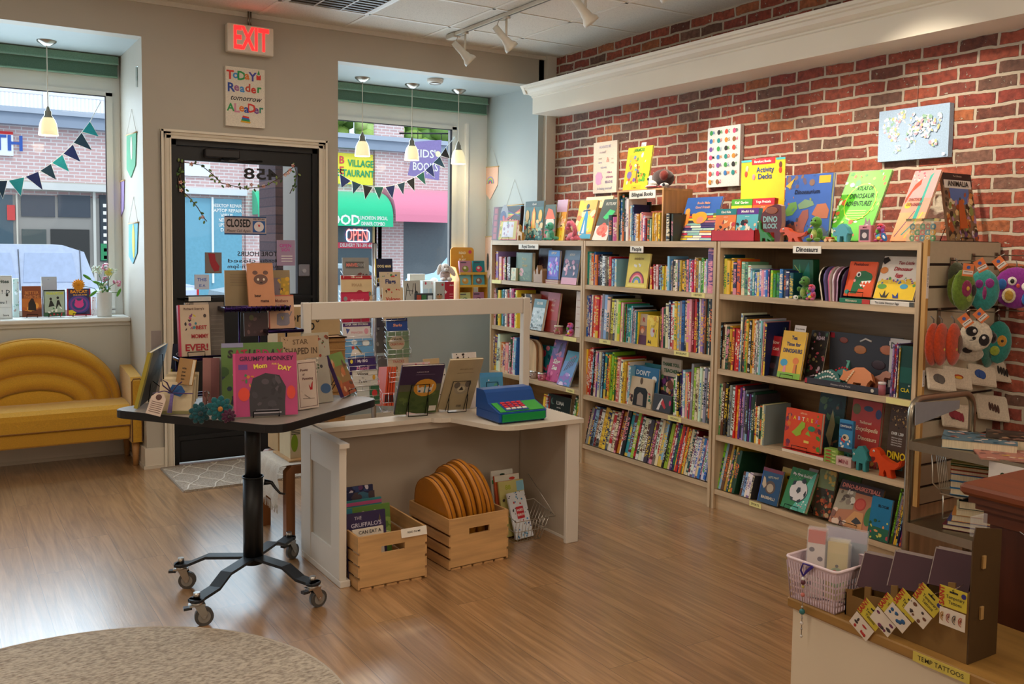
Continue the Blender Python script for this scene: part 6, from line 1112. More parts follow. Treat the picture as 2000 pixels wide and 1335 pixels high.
p=at(1652,468,x=3.84);t=thing('toy_egg','pale blue spotted toy egg behind the blue dinosaur figure','toy',(3.822,p.y-.02,TP+.001));b=MB();b.ell((0,0,.038),(.024,.026,.038),'#5ab0b8','plastic',16);b.build('shell',t)
fbook('pink mini box with a mouse picture, nearest case top',(1676,470),(1700,470),(1676,440),z=TP,x=3.785,th=.03,cover='#d08a98',art=[('r',.15,.1,.85,.75,'#4a3a40'),('e',.5,.4,.2,.2,'#d8c8c8'),('t',.5,.87,.14,'MINI','#7a2a40',{'w':.7})],board=True,cat='box',name='card_box',tilt=0)
p=at(1696,440,x=3.84);t=thing('sticker_card','cut out cartoon creature card behind the pink mini box','card',(3.83,p.y,TP+.03),R(-90));b=MB();b.prism([(-.02,0),(-.03,.04),(-.015,.06),(-.01,.09),(0,.065),(.01,.085),(.02,.05),(.03,.0)],0,.003,'#a8989c','paper');b.ell((0,-.001,.045),(.012,.001,.012),'#e8e0e0','paper',10);b.build('card',t)
# clear tub of toys
p=at(1798,470,x=3.80);w_=at(1772,470,x=3.80).y-at(1825,470,x=3.80).y;t=thing('clear_tub','clear plastic tub of small colourful rings, nearest case top','container',(3.79,p.y,TP+.001),R(-90));hh=at(1798,427,x=3.80).z-TP
b=MB();b.box((-w_/2,0,0),(w_/2,.05,hh-.012),'#c8d8c0','film');b.build('tub',t);b=MB();b.box((-w_/2-.002,-.002,hh-.012),(w_/2+.002,.052,hh),'#a8b8a0','clear');b.build('lid',t)
i=0
for u in range(5):
    for v in range(3):
        i+=1;c=rnd.choice(['#c83a2a','#3a8a4a','#e0a030','#2f7a9a','#8ab048','#d8c8a0']);q=thing('toy_ring',f'small {["red","green","orange","blue"][i%4]} ring toy, {["bottom","middle","top"][v]} row, {ordinal(u+1)} column of the tub','toy',(3.812,p.y+w_*(.38-.19*u),TP+.018+(hh-.03)*v/3),R(-90),group='rings in the clear tub')
        c={'r':'#c83a2a','g':'#3a8a4a','o':'#e0a030','b':'#2f7a9a'}[["red","green","orange","blue"][i%4][0]]
        b=MB();b.tube([(.011*math.cos(a_),0,.011*math.sin(a_)+.002)for a_ in[j*math.pi/6 for j in range(12)]],.004,c,'plastic',8,False,closed=True);b.ell((0,0,.002),(.006,.004,.006),'#d8c8a0','plastic',8);b.build('ring',q)
# ---- toy dinosaur tray on second shelf of the nearest case
z0=S3[1]+.0005;ya,yb_=ypx(1572,z0,3.785),ypx(1716,z0,3.785);wd=ya-yb_
t=thing('dinosaur_toy_box','open charcoal box of wooden dinosaurs with upright printed lid','toy box',(3.785,(ya+yb_)/2,z0),R(-90))
b=MB();b.box((-wd/2,0,0),(wd/2,.003,.032),'#3a3a44','gloss');b.box((-wd/2,0,0),(-wd/2+.003,.17,.032),'#3a3a44','gloss');b.box((wd/2-.003,0,0),(wd/2,.17,.032),'#3a3a44','gloss');b.box((-wd/2,0,0),(wd/2,.17,.003),'#2a2a30','gloss');b.build('tray',t)
lh=at(1640,648,x=3.96).z-z0
b=MB();b.box((-wd/2+.01,.172,0),(wd/2,.178,lh),'#3c3e46','gloss');b.build('lid',t)
b=MB()
def onlid(u,v):return((u-.5)*wd,.1712,v*lh)
for u,v,c,r_ in((.22,.85,'#8a4a40',.02),(.8,.75,'#c07858',.03),(.45,.7,'#b87a50',.028),(.9,.3,'#7a2a34',.02),(.7,.45,'#4a3a40',.03),(.95,.55,'#c85a50',.012)):q=onlid(u,v);b.ell(q,(r_*1.4,.001,r_*.8),c,'gloss',10)
b.tube([onlid(.45,.86),onlid(.52,.92),onlid(.6,.88)],.005,'#e0dcd8','gloss',6);b.box((wd*.33,.1708,lh*.85),(wd*.47,.172,lh*.93),'#e8e4e0','gloss');b.box((-wd*.47,.1708,lh*.88),(-wd*.41,.172,lh*.98),'#a02838','gloss');b.box((-wd/2,-.0008,.004),(-wd*.47,0,.028),'#b02a38','gloss');b.text('Dinosaurs of the World',.012,Tm(0,-.001,.016,90),'#d8d4d0','paper',wid=wd*.5);b.cyl((wd*.42,-.001,.016),(wd*.42,-.0015,.016),.009,col='#d8d0c0',mat='gloss');b.build('lid_print',t)
def intray(name,label,u,yy,w_,h_,out,col,ry=0,spikes=None,flip=False,eye=None):
    m_=Matrix.Translation((3.785,(ya+yb_)/2,z0))@Matrix.Rotation(R(-90),4,'Z')@Matrix.Translation((u*wd,yy,.005))@Euler((R(-28),R(ry),0)).to_matrix().to_4x4()
    q=thing(name,label,'toy dinosaur',mat=m_,group='wooden dinosaurs in the open box');b=MB();pts=[((a-.5)*w_*(-1 if flip else 1),c*h_)for a,c in out];b.prism(pts[::-1]if flip else pts,0,.025,col,'plastic');b.build('body',q)
    if spikes:
        b=MB()
        for a,c in spikes[1]:b.ell(((a-.5)*w_,-.002,c*h_),.006,spikes[0],'gloss',8)
        b.build('spots',q)
ANK=[(0,.2),(.1,.5),(.3,.85),(.55,1),(.8,.8),(1,.35),(.95,.1),(.8,.0),(.2,0)]
intray('wooden_dinosaur','dark teal armoured wooden dinosaur with white dots, front left of the box',-.27,.03,.17,.085,ANK,'#0f5a54',spikes=('w',[(.1+.09*k,.35+.45*math.sin(.35*k+.2))for k in range(9)]+[(.2+.08*k,.2+.3*math.sin(.35*k))for k in range(7)]))
intray('wooden_dinosaur','orange three horned wooden dinosaur in the open box',.13,.02,.19,.12,TRIC,'#c8743a',spikes=('#e8c8a0',[(.25+.02*k,.3+.09*k)for k in range(6)]))
intray('wooden_dinosaur','mint green upright wooden dinosaur in the open box',-.12,.11,.10,.15,BRAC,'#4aa08a')
intray('wooden_dinosaur','tan wooden dinosaur lying behind the orange one',.25,.09,.16,.11,TREX,'#b06a48',flip=True)
intray('wooden_dinosaur','teal wooden dinosaur with red plates in the open box',-.17,.075,.13,.10,ANK,'#1f7a78',spikes=('#d8303a',[(.2+.12*k,.75+.2*math.sin(.6*k))for k in range(6)]))
p=at(1722,765,x=3.785);t=thing('tin_jar','small red and white jar at the right of the dinosaur box','jar',(3.80,ypx(1722,S3[1],3.80),S3[1]+.001));b=MB();b.lathe([(.001,0),(.017,0),(.018,.05),(.001,.051)],'#a8606a','gloss',16);b.build('jar',t);b=MB();b.lathe([(.001,.051),(.018,.051),(.018,.062),(.001,.063)],'#e8e0dc','plastic',16);b.build('lid',t)
p=at(1092,648,x=3.80);t=thing('tin_jar','small floral tin with cream lid, farthest case, second shelf','jar',(3.83,ypx(1091,S1[1],3.83),S1[1]+.001));b=MB();b.lathe([(.001,0),(.032,0),(.032,.05),(.001,.051)],'#b86a70','gloss',18)
for q in range(12):a_=rnd.uniform(2,4.4);b.ell((.032*math.cos(a_),.032*math.sin(a_),rnd.uniform(.008,.042)),.005,rnd.choice(['#8a9a40','#e8d8d0','#802a40']),'gloss',6)
b.build('tin',t);b=MB();b.lathe([(.001,.051),(.034,.051),(.034,.06),(.001,.061)],'#d8cdb8','satin',18);b.build('lid',t)
# ================================================================ wall art on the brick
def canvas(label,TL,TR,BR_,col,art,th=.03,name='canvas_print'):
    a=at(*TL,x=XB-th);c=at(*TR,x=XB-th);d=at(*BR_,x=XB-th);w_=a.y-c.y;h=c.z-d.z
    t=thing(name,label,'wall art',(XB-th-.001,(a.y+c.y)/2,d.z),R(-90));b=MB();b.box((-w_/2,0,0),(w_/2,th,h),col,'fabric');b.build('canvas',t);art_parts(t,w_,h,art,mat='paper')
    b=MB();b.cyl((0,th-.004,h),(0,th-.004,h+.22),.0012,col='#a89888',mat='metal',n=6);b.build('hanging_wire',t);return t
pa_=['#8a7a9a','#a88a8a','#6a8a9a','#b87a8a']
canvas('cream canvas with a handwritten pink unicorn quotation',(1160,280),(1206,273),(1206,375),'#ddd0c0',[('t',.5,.9,.07,'ALWAYS BE','#a8a0b8',{'w':.8}),('t',.4,.8,.06,'yourself','#b8a0a8',{'w':.6}),('t',.3,.68,.06,'wear','#a8988a',{'w':.4}),('t',.3,.6,.06,'tiaras','#a8a0b8',{'w':.45}),('t',.62,.64,.14,'&','#d89a8a',{'w':.2}),('t',.82,.66,.05,'eat','#b8a898',{'w':.2}),('t',.82,.58,.05,'cake','#b8a898',{'w':.22}),('t',.45,.5,.05,'with wild','#8a8aa8',{'w':.7}),('p',[.12,.2,.1,.35,.2,.42,.36,.4,.42,.3,.34,.24,.36,.18,.2,.16],'#cf98bc'),('t',.7,.4,.07,'ride a','#a8608a',{'w':.42}),('t',.7,.31,.07,'unicorn','#a8608a',{'w':.45}),('t',.68,.21,.07,'BELIEVE','#8a7a9a',{'w':.5}),('t',.5,.09,.07,'in being yourself','#9a98a8',{'w':.85})],th=.02)
al=[];k=0
AC=['#3a9a50','#d84a3a','#3a7ac0','#e08a30','#7a4a9a','#2a2a2a','#c84a7a','#1f8a8a','#8a5a30']
for r_ in range(7):
    for c_ in range(4):
        if k<26:u,v=.15+.235*c_,.91-.137*r_;al+=[('e',u-.035,v,.05,.055,AC[(k*5)%9]),('t',u+.055,v,.07,chr(65+k),AC[(k*7+2)%9],{'b':.04,'w':.07 if k in(8,)else.09})];k+=1
canvas('white canvas with an illustrated animal alphabet',(1383,251),(1447,242),(1446,362),'#e2e4e4',al,th=.03)
land=[]
def blobs(n,u0,v0,u1,v1,s_):return('n',n,u0,v0,u1,v1,['#f2f4f6','#f2f4f6','#e8eef2','#e8eef2','#c8a0b0','#90b8a0','#a8c0e0','#d8c890'],s_)
canvas('pale blue canvas with an animal map of the world',(1718,218),(1856,200),(1859,305),'#a4bfdc',[blobs(60,.08,.55,.3,.85,.022),blobs(26,.28,.72,.4,.95,.02),blobs(30,.16,.4,.3,.6,.02),blobs(20,.24,.12,.34,.4,.018),blobs(40,.42,.25,.56,.62,.022),blobs(90,.45,.5,.9,.82,.026),blobs(25,.62,.4,.75,.6,.02),blobs(14,.76,.22,.86,.32,.022),blobs(6,.5,.84,.54,.92,.015),('r',.93,.03,.97,.08,'#f0f4f8')],th=.035)

# ================================================================ sofa in the left bay
SC='#c8962a';sx,sz,sy=.545,.40,6.78
t=thing('sofa','mustard yellow sofa with a rainbow arch back under the left window','sofa',(sx,6.64,0))
AB=[(.535,.445),(.475,.335),(.365,.215),(.24,.10),(0,0)]
for i in range(4):
    (a0,b0),(a1,b1)=AB[i],AB[i+1];b=MB();rows=[];n=36;m_=8
    for j in range(n+1):
        th=math.pi*j/n;r_=[]
        for k in range(m_+1):
            s_=k/m_;aa,bb=a0+(a1-a0)*s_,b0+(b1-b0)*s_;y=sy-6.64-.012-.042*math.sin(math.pi*min(max(s_,.0),1))**.6 if i<3 else sy-6.64-.012-.042*math.sin(math.pi*(.5*s_))**.6 if False else sy-6.64-.012-.042*(math.sin(math.pi*(s_ if i<3 else.12+.5*s_))**.6)
            r_.append((aa*math.cos(th),y,sz+.0+bb*math.sin(th)))
        rows.append(r_)
    b.grid(rows,L(SC),'fabric',True)
    if i==0:b.prism([(.535*math.cos(R(q)),sz+.445*math.sin(R(q)))for q in range(0,181,5)],sy-6.64-.02,.21,SC,'fabric')
    b.build('back_arch',t)
    if i:b=MB();b.tube([(a0*math.cos(math.pi*j/36),sy-6.64-.014,sz+b0*math.sin(math.pi*j/36))for j in range(37)],.004,'#6e4210','fabric',6);b.build('arch_seam',t)
b=MB();cs=[(-.205,.285),(-.212,.36),(-.205,.395),(-.17,.418),(0,.428),(.15,.42),(.16,.285)]
b.X=Matrix.Rotation(R(90),4,'Z');b.prism([(y,z)for y,z in cs][::-1],-.538,.538,SC,'fabric')
b.build('seat_cushion',t)
b=MB();b.box((-.538,-.20,.19),(.538,.21,.284),'#bd8a24','fabric',bev=.01);b.build('base_rail',t)
b=MB();b.tube([(-.535,-.208,.285),(.535,-.208,.285)],.004,'#8a5a18','fabric',6);b.build('seat_seam',t)
for s_ in(-1,1):
    b=MB();x0,x1=.541,.612;pr=[(-.215,.165),(-.215,.575),(-.19,.598),(.05,.625),(.20,.635),(.21,.62),(.21,.165)]
    b.X=Matrix.Rotation(R(90),4,'Z');lo,hi=(-x1,-x0)if s_>0 else(x0,x1);b.prism(pr[::-1],lo,hi,SC,'fabric');arm=b.build('arm',t)
    b=MB();xs=s_*(x0+.006),s_*(x1-.004)
    b.tube([(xs[0],-.217,.17),(xs[0],-.217,.57),(xs[0]+s_*.01,-.215,.588),(xs[1]-s_*.01,-.215,.588),(xs[1],-.217,.57),(xs[1],-.217,.17)],.004,'#7a4c14','fabric',6);b.build('arm_piping',arm)
for x in(-.575,.575):
    for y in(-.16,.17):b=MB();b.cyl((x,y,.165),(x+.0,y,.0007),.026,.016,'#b88650','woodz',14);b.build('leg',t)
# ================================================================ things on the left window sill
ZL=ZSILL
def wb(label,BL,BR,TL,y=7.03,z=ZL,**k):return fbook(label,BL,BR,TL,y=y,z=z,**k)
wb('brown sunset novel with an embracing couple on the left sill',(44,622),(82,620),(40,570),cover='#8a4420',spine='#3a1c14',th=.02,tilt=4,art=[('r',0,.3,1,.6,'#c06a28'),('r',0,0,1,.25,'#6a3014'),('n',10,0,.25,1,.45,['#e0963a','#b85a20'],.15),('t',.5,.78,.14,'BETTER','#d88a4a',{'w':.7,'b':.02}),('t',.5,.65,.14,'THAN THIS','#d88a4a',{'w':.8,'b':.02}),('p',[.3,.22,.32,.45,.45,.58,.6,.55,.7,.4,.72,.2],'#1c0f0c'),('e',.52,.55,.09,.09,'#2a140e')],easel='black easel under the brown sunset novel')
wb('black and green comic with two dancing figures on the left sill',(86,620),(128,618),(84,568),cover='#12201c',th=.015,tilt=4,art=[('r',.04,.15,.96,.95,'#a8b8a4'),('r',0,0,1,.14,'#2a5a3a'),('t',.5,.86,.13,'PHANTOM','#d8e040',{'s':.3,'b':.04,'w':.8}),('p',[.22,.35,.3,.6,.38,.6,.5,.4],'#141414'),('e',.33,.66,.06,.07,'#141414'),('p',[.55,.25,.62,.6,.72,.62,.85,.28,.7,.45],'#141414'),('e',.66,.7,.06,.07,'#141414'),('n',8,.1,.15,.9,.35,['#e8e8e0','#3a7a4a'],.08),('n',6,.1,.02,.9,.12,['#c83a4a','#d8d8c8'],.06)],easel='black easel under the green and black comic')
wb('purple Batcat comic with a pink creature swirl on the left sill',(132,617),(178,616),(131,565),cover='#a01c38',th=.015,tilt=4,art=[('r',.05,.05,.95,1,'#2c2450'),('e',.5,.42,.46,.44,'#3a3a8a'),('e',.5,.42,.38,.36,'#7a3a8a'),('e',.5,.42,.30,.28,'#24407a'),('e',.5,.42,.2,.17,'#d83a88'),('p',[.32,.5,.36,.62,.45,.55],'#d83a88'),('p',[.55,.55,.66,.62,.68,.5],'#d83a88'),('t',.5,.88,.15,'BATCAT','#f0a028',{'b':.06,'w':.9}),('t',.55,.76,.07,'SINK OR SWIM','#f0b040',{'b':.04,'w':.75}),('p',[.05,.05,.3,.02,.38,.12,.2,.22,.05,.2],'#e8c820')],easel='black easel under the purple comic')
t=fbook("clear framed favourites note at the left edge of the sill",(-40,627),(25,622),(-40,552),y=7.0,z=ZL,cover='#ccd8e0',th=.012,tilt=0,board=True,name='note_frame',cat='sign',art=[('r',.04,.03,.96,.97,'#e2ebf0'),('t',.62,.86,.11,'favorites','#1f4a4a',{'b':.05,'w':.62}),('t',.75,.62,.12,'? ! .D','#2a4450',{'w':.35}),('e',.84,.55,.04,.05,'#26302e'),('t',.7,.38,.09,'you ?','#26404a',{'w':.5}),('r',.5,.26,.95,.265,'#8aa0a8'),('t',.8,.08,.07,'love','#26404a',{'w':.25})])
fbook('small teal tree patterned drinking glass print behind the brown novel',(26,617),(38,616),(28,560),y=7.10,z=ZL,cover='#b8c8c0',th=.03,name='card_box',cat='box',board=True,tilt=0,art=[('n',16,0,0,1,1,['#7aa090','#d8e0e0','#a08a80'],.2)])
fbook('pale book back behind the green comic',(82,600),(112,600),(84,548),y=7.12,z=ZL,cover='#b0bccc',tilt=2,art=[('n',14,0,.2,1,1,['#c83a4a','#d8e0ec','#90a0c0'],.1)])
fbook('small white patterned card between comic and vase',(180,616),(188,616),(180,580),y=7.08,z=ZL,cover='#d8d8d8',tilt=2,art=[('n',14,0,0,1,1,['#a03a4a','#2a2a2a','#7a9a8a'],.14)])
# vase
p=at(204,619,y=6.98);vh=at(204,570,y=6.98).z-ZL;t=thing('flower_vase','white ribbed cylinder vase holding flowers on the left sill','vase',(p.x,6.98,ZL+.001))
prof=[(.001,0),(.045,0)]
for k in range(16):z=vh*k/15;prof.append((.047+.0022*(k%2)+.003*k/15,z))
prof+=[(.046,vh),(.044,vh-.05),(.001,vh-.05)]
b=MB();b.lathe(prof,'#d9dad8','plastic',28);b.build('vase',t)
vx,vy,vz=p.x,6.98,ZL+vh
def stemmed(name,label,tip,headf,col='#4a7a34',group=None):
    q=thing(name,label,'flower',(vx,vy,vz-.04),0,group);tip=Vector(tip);mid=tip*.5+Vector((tip.x*-.12,0,.02))
    b=MB();b.tube([(tip.x*.05,tip.y*.05,0),mid,tip],.0022,col,'foliage',6);b.build('stem',q);b=MB();headf(b,tip);b.build('flower_head',q);return q
def daisy(c1,c2,r_,n=14,lay=2):
    def f(b,t0):
        for l_ in range(lay):
            for i in range(n):
                a_=2*math.pi*i/n+l_*.2;rr=r_*(1-.25*l_);d=Vector((math.cos(a_),-.15-.2*l_,math.sin(a_)));b.ell(t0+Vector((d.x*rr*.6,d.y*rr*.4-.004*l_,d.z*rr*.6)),(rr*.42,.003,rr*.16),c1,'foliage',8,T=Matrix.Rotation(-a_,4,'Y'))
        b.ell(t0+Vector((0,-.008-.3*r_*.4,0)),(r_*.22,.005,r_*.22),c2,'foliage',10)
    return f
def cluster(cols,r_,n):
    def f(b,t0):
        for i in range(n):d=Vector((rnd.uniform(-1,1),rnd.uniform(-1,1),rnd.uniform(-1,1)));b.ell(t0+d*r_,(r_*.38,r_*.3,r_*.28),rnd.choice(cols),'foliage',8,T=Matrix.Rotation(rnd.uniform(0,3),4,'Y'))
    return f
P_=lambda px,py:Vector((at(px,py,y=vy-.03).x-vx,-.03,at(px,py,y=vy-.03).z-vz+.04))
stemmed('sunflower','orange yellow sunflower drooping left out of the vase',P_(153,556),daisy('#e89a1a','#c87a10',.042,16,3))
stemmed('chrysanthemum','pale yellow chrysanthemum in the middle of the vase',P_(212,531),daisy('#e0d878','#b8b850',.03))
stemmed('alstroemeria','pink alstroemeria at the top of the vase',P_(205,521),cluster(['#d898b0','#e8c8d0','#c86a90'],.022,16))
stemmed('alstroemeria','pink white alstroemeria at the right side of the vase',P_(228,551),cluster(['#d890a8','#f0e0e4','#c87a98'],.024,18))
stemmed('alstroemeria','small pink alstroemeria low in the middle of the bunch',P_(206,545),cluster(['#d8a0b8','#f0e8ea','#b85a80'],.018,12))
stemmed('filler_flower','white frothy filler flowers at the left top of the vase',P_(190,528),cluster(['#e8ece4','#d0dcc8','#c8d0c0'],.026,26))
stemmed('filler_flower','white frothy filler flowers at the right top of the vase',P_(222,530),cluster(['#e8ece4','#d0dcc8','#b8c8b0'],.02,18))
stemmed('filler_flower','green white buds low over the vase rim',P_(203,562),cluster(['#6a9a58','#a8c898','#e0e4d8','#4a7a40'],.03,30))
for k,(px,py,rr,lb)in enumerate(((170,541,35,'upper left'),(182,573,-40,'lower left'),(232,571,-65,'lower right'),(190,552,20,'middle left'))):
    def leaf(b,t0,rr=rr):b.ell(t0,(.032,.004,.010),'#5aa034','foliage',12,T=Matrix.Rotation(R(rr),4,'Y'))
    stemmed('leaf_sprig',f'single long green leaf, {lb} of the flower bunch',P_(px,py),leaf,group='leaves in the vase')
# ================================================================ bunting, wall pennants
def bunting(label,flags,string,y=7.13):
    t=thing('bunting',label,'bunting',(0,y,0));pts=[at(*q,y=y)for q in string];b=MB();b.tube([(q.x,0,q.z)for q in pts],.0028,'#dfe6e6','fabric',6);b.build('cord',t)
    for a_,c_,d_,col in flags:
        q=[at(*z,y=y-.003)for z in(a_,c_,d_)];ce=sum((v for v in q),Vector())/3;b=MB();b.prism([(v.x,v.z)for v in(q[0],q[2],q[1])]if q[0].x>q[1].x else[(v.x,v.z)for v in(q[0],q[1],q[2])],-.0035,-.0015,col,'fabric')
        o=b.build('flag',t)
        b=MB();b.tube([(q[0].x,-.003,q[0].z),(q[2].x,-.003,q[2].z),(q[1].x,-.003,q[1].z)],.0022,'#dfe6e6','fabric',5,closed=False);b.build('flag_trim',o)
s_=3.2545;f=lambda*v:[(v[i]/s_,150+v[i+1]/s_)for i in(0,2,4)]
tl,nv,dk='#1f93a8','#1a2a68','#1c3c58'
FL=[(*f(572,283,522,350,628,380),tl),(*f(520,355,468,420,585,467),dk),(*f(465,430,402,490,512,540),nv),(*f(398,495,330,548,440,603),tl),(*f(325,552,255,598,358,655),dk),(*f(245,602,162,635,272,720),nv),(*f(155,638,55,660,133,758),tl),(*f(48,660,-35,662,18,775),dk)]
bunting('teal and navy triangle bunting across the left window',FL,[(197,198),(176,237),(160,258),(144,279),(123,300),(101,319),(77,335),(48,346),(16,353),(-20,353),(-60,348)])
s2=2.857;f2=lambda*v:[(400+v[i]/s2,v[i+1]/s2)for i in(0,2,4)]
gr,bk='#1c5a58','#1c1e2a'
FR=[(*f2(752,970,815,1010,762,1048),nv),(*f2(820,1008,873,1030,828,1080),dk),(*f2(880,1030,937,1045,895,1112),bk),(*f2(943,1043,998,1043,973,1113),gr),(*f2(1007,1043,1062,1033,1047,1108),nv),(*f2(1072,1028,1118,1015,1107,1085),dk),(*f2(1124,1012,1170,990,1170,1065),bk),(*f2(1180,985,1222,958,1233,1032),gr),(*f2(1230,950,1270,915,1282,990),nv),(*f2(1275,908,1312,872,1342,938),dk),(*f2(1315,868,1345,822,1368,885),bk)]
bunting('dark blue and green triangle bunting across the right window',FR,[(660,338),(685,353),(706,361),(728,365),(750,365),(772,361),(792,355),(810,346),(828,335),(845,320),(860,304),(871,288),(888,268)])
def pennant(label,A_,B_,TIP,LO,RO,x,col,art=None,apex=None,black=False):
    pa,pb,pt,pl,pr,px_=[at(*q,x=x)for q in(A_,B_,TIP,LO,RO,apex)]
    t=thing('wall_pennant',label,'pennant',(x,0,0),group='felt wall pennants')
    sg=-1 if x<3 else-1
    b=MB();b.X=Matrix.Rotation(R(90),4,'Z');yy=[(p_.y,p_.z)for p_ in(pa,pl,pt,pr,pb)];b.prism(yy if(pa.y<pb.y)else yy[::-1],.002,.006,col,'fabric');b.build('felt',t)
    b=MB();b.cyl((-.006,pa.y+.012*(1 if pa.y>pb.y else-1),pa.z),(-.006,pb.y-.012*(1 if pa.y>pb.y else-1),pb.z),.005,col='#c8a878',mat='satin',n=8);b.build('dowel',t)
    b=MB();b.tube([(-.006,pa.y,pa.z),(-.003,px_.y,px_.z),(-.006,pb.y,pb.z)],.0012,'#b8b0a4','fabric',5);b.build('cord',t)
    if art:
        m_=(pa+pb)/2;h=pa.z-pt.z;w_=min(abs(pa.y-pb.y),.16);b=MB()
        for a in art:
            if a[0]=='e':b.ell((-.007,m_.y+a[1]*w_,m_.z-a[2]*h),(.001,a[3]*w_,a[4]*w_),a[5],'fabric',12)
            if a[0]=='R':
                for i,c in enumerate(a[1]):r_=w_*(.36-.08*i);b.tube([(-.0075,m_.y+r_*math.cos(R(q)),m_.z-h*.5+r_*math.sin(R(q)))for q in range(0,181,15)],w_*.035,c,'fabric',6)
        b.build('felt_art',t)
XC=XA1-.0005
pennant('green felt pennant with a cream oval, bay cheek beside the left window',(249,264),(268,258),(257,347),(249,330),(266,322),XC,'#4fa882',[('e',0,.32,.24,.5,'#e8e4d0'),('e',0,.32,.08,.22,'#2a3a30')],apex=(258,213))
pennant('lilac felt pennant below left of the green one',(227,357),(244,352),(234,432),(228,415),(243,408),XC,'#a08ac8',[('e',-.15,.25,.1,.5,'#e8e0f0'),('e',.15,.2,.08,.3,'#f0ece0')],apex=(236,312))
pennant('pale blue felt pennant with a yellow sun, lowest on the bay cheek',(253,437),(271,434),(261,515),(253,500),(269,494),XC,'#62b4cc',[('e',-.05,.45,.32,.75,'#e8d84a'),('e',-.05,.45,.1,.3,'#c8a830')],apex=(262,384))
XD=XA3-.0005
pennant('peach felt pennant with a rainbow on the pale right wall',(945,327),(974,325),(958,390),(946,372),(973,360),XD,'#e3b9a4',[('R',['#a8a0d0','#d8d050','#4ab0c0','#d84a88'])],apex=(961,284))
pennant('pale blue felt pennant half hidden behind the books, right wall',(990,402),(1022,399),(1006,465),(991,440),(1021,436),XD,'#8cc4d8',apex=(1006,350))
pennant('peach felt pennant low on the wall behind the farthest bookcase',(944,463),(965,461),(955,545),(945,525),(964,518),XD,'#e0c0b0',[('e',0,.6,.12,.5,'#16201c')],apex=(957,408))
for k,(a_,c_)in enumerate((((228,160),(226,190)),((268,130),(266,172)))):
    p,q=at(*a_,x=XC),at(*c_,x=XC);b=MB();b.box((-.008,-.012,0),(0,.012,p.z-q.z),'#dfe6e8','clear');tag(b.build('acrylic_hook',None,(XC,p.y,q.z)),['small clear acrylic hook strip nearer the left window','small clear acrylic hook strip at the bay edge'][k],'hook')
# ================================================================ right window display
def sb(label,x0,x1,y0,y1,y,**k):return fbook(label,(x0,y1),(x1,y1),(x0,y0),y=y,z=ZL,**k)
sb('white box with an owl picture and red panel on the right sill',850,886,550,612,6.94,cover='#d8d4cc',th=.07,board=True,tilt=0,cat='box',name='toy_box',art=[('r',0,0,.5,1,'#b8b4ac'),('r',.5,0,1,1,'#b81c34'),('e',.22,.42,.17,.14,'#b08a68'),('e',.14,.5,.04,.04,'#20201c'),('e',.30,.5,.04,.04,'#20201c'),('e',.22,.42,.04,.03,'#d86a3a'),('e',.38,.88,.06,.06,'#c01c30'),('t',.86,.86,.09,'Aurelia','w',{'s':.3,'w':.22}),('p',[.52,.62,.55,.68,.58,.62,.64,.6,.58,.56,.56,.5,.53,.56,.5,.6],'w'),('r',.76,.3,.96,.32,'#e8a8a8'),('r',.76,.4,.96,.42,'#e8a8a8'),('r',.76,.5,.96,.52,'#e8a8a8')])
sb('white box with small pink ovals left of the owl box',825,849,548,612,7.0,cover='#e0e6ea',th=.08,board=True,tilt=0,cat='box',name='toy_box',art=[('e',.25,.9,.07,.1,'#c83a50'),('e',.8,.9,.07,.1,'#c83a50'),('r',.05,.2,.45,.7,'#c8dce8'),('r',.55,.2,.95,.7,'#b8d0e0')])
sb('grey book with a black line drawing on the right sill',789,822,548,612,6.92,cover='#c0bcb4',tilt=5,art=[('l',.1,.3,.25,.9,.04,'k'),('l',.25,.9,.4,.45,.03,'k'),('l',.6,.9,.5,.5,.03,'k'),('l',.7,.9,.72,.4,.05,'k'),('l',.2,.65,.6,.62,.03,'k'),('e',.75,.55,.1,.12,'#3a3a3a')])
sb('dark cased toy lying in front of the white boxes, right sill',812,846,573,612,6.90,cover='#3a4048',th=.03,tilt=0,board=True,cat='box',name='toy_box',art=[('r',.05,.3,.3,.9,'#b8503a'),('r',.35,.3,.6,.9,'#3f7a4a'),('r',.68,.5,.95,.85,'#d8dce0')])
sb('cream paper stack tops behind the line drawing book',800,830,535,612,7.06,cover='#d0ccc0',th=.05,tilt=0,board=True,cat='box',name='card_box')
# bunny plush
zt=at(873,550,y=6.96).z
t0=thing('plush_stand','low white card shelf under the plush bunny','stand',(at(873,550,y=6.98).x,6.98,ZL));
bpy.data.objects.remove(t0)
p=at(874,551,y=6.98);e={'body':[((0,0,.05),(.045,.04,.05),'#b8a09c'),((-.025,-.04,.018),(.022,.03,.018),'#d8ccc8'),((.03,-.04,.018),(.024,.03,.02),'#d8ccc8')],'head':[((0,-.01,.11),(.042,.038,.042),'#cfc4c0'),((0,-.045,.10),(.02,.014,.015),'#e0d8d4'),((0,-.058,.104),(.006,.004,.004),'#4a3a3a','gloss'),((-.016,-.043,.122),(.004,.003,.005),'#1c1818','gloss'),((.016,-.043,.122),(.004,.003,.005),'#1c1818','gloss')],'ear':[((.06,-.01,.085),(.022,.012,.05),'#d8c8c4','plush',Matrix.Rotation(R(-35),4,'Y'))],'ear_left':[((-.052,-.01,.10),(.02,.012,.05),'#ddd4d0','plush',Matrix.Rotation(R(15),4,'Y'))],'scarf':[((0,-.03,.075),(.036,.02,.01),'#9a7a6c')]}
plush('plush_bunny','pale plush bunny with floppy ears on the owl box','plush toy',(p.x-.03,6.975,at(850,550,y=6.94).z+.003),R(-12),e)
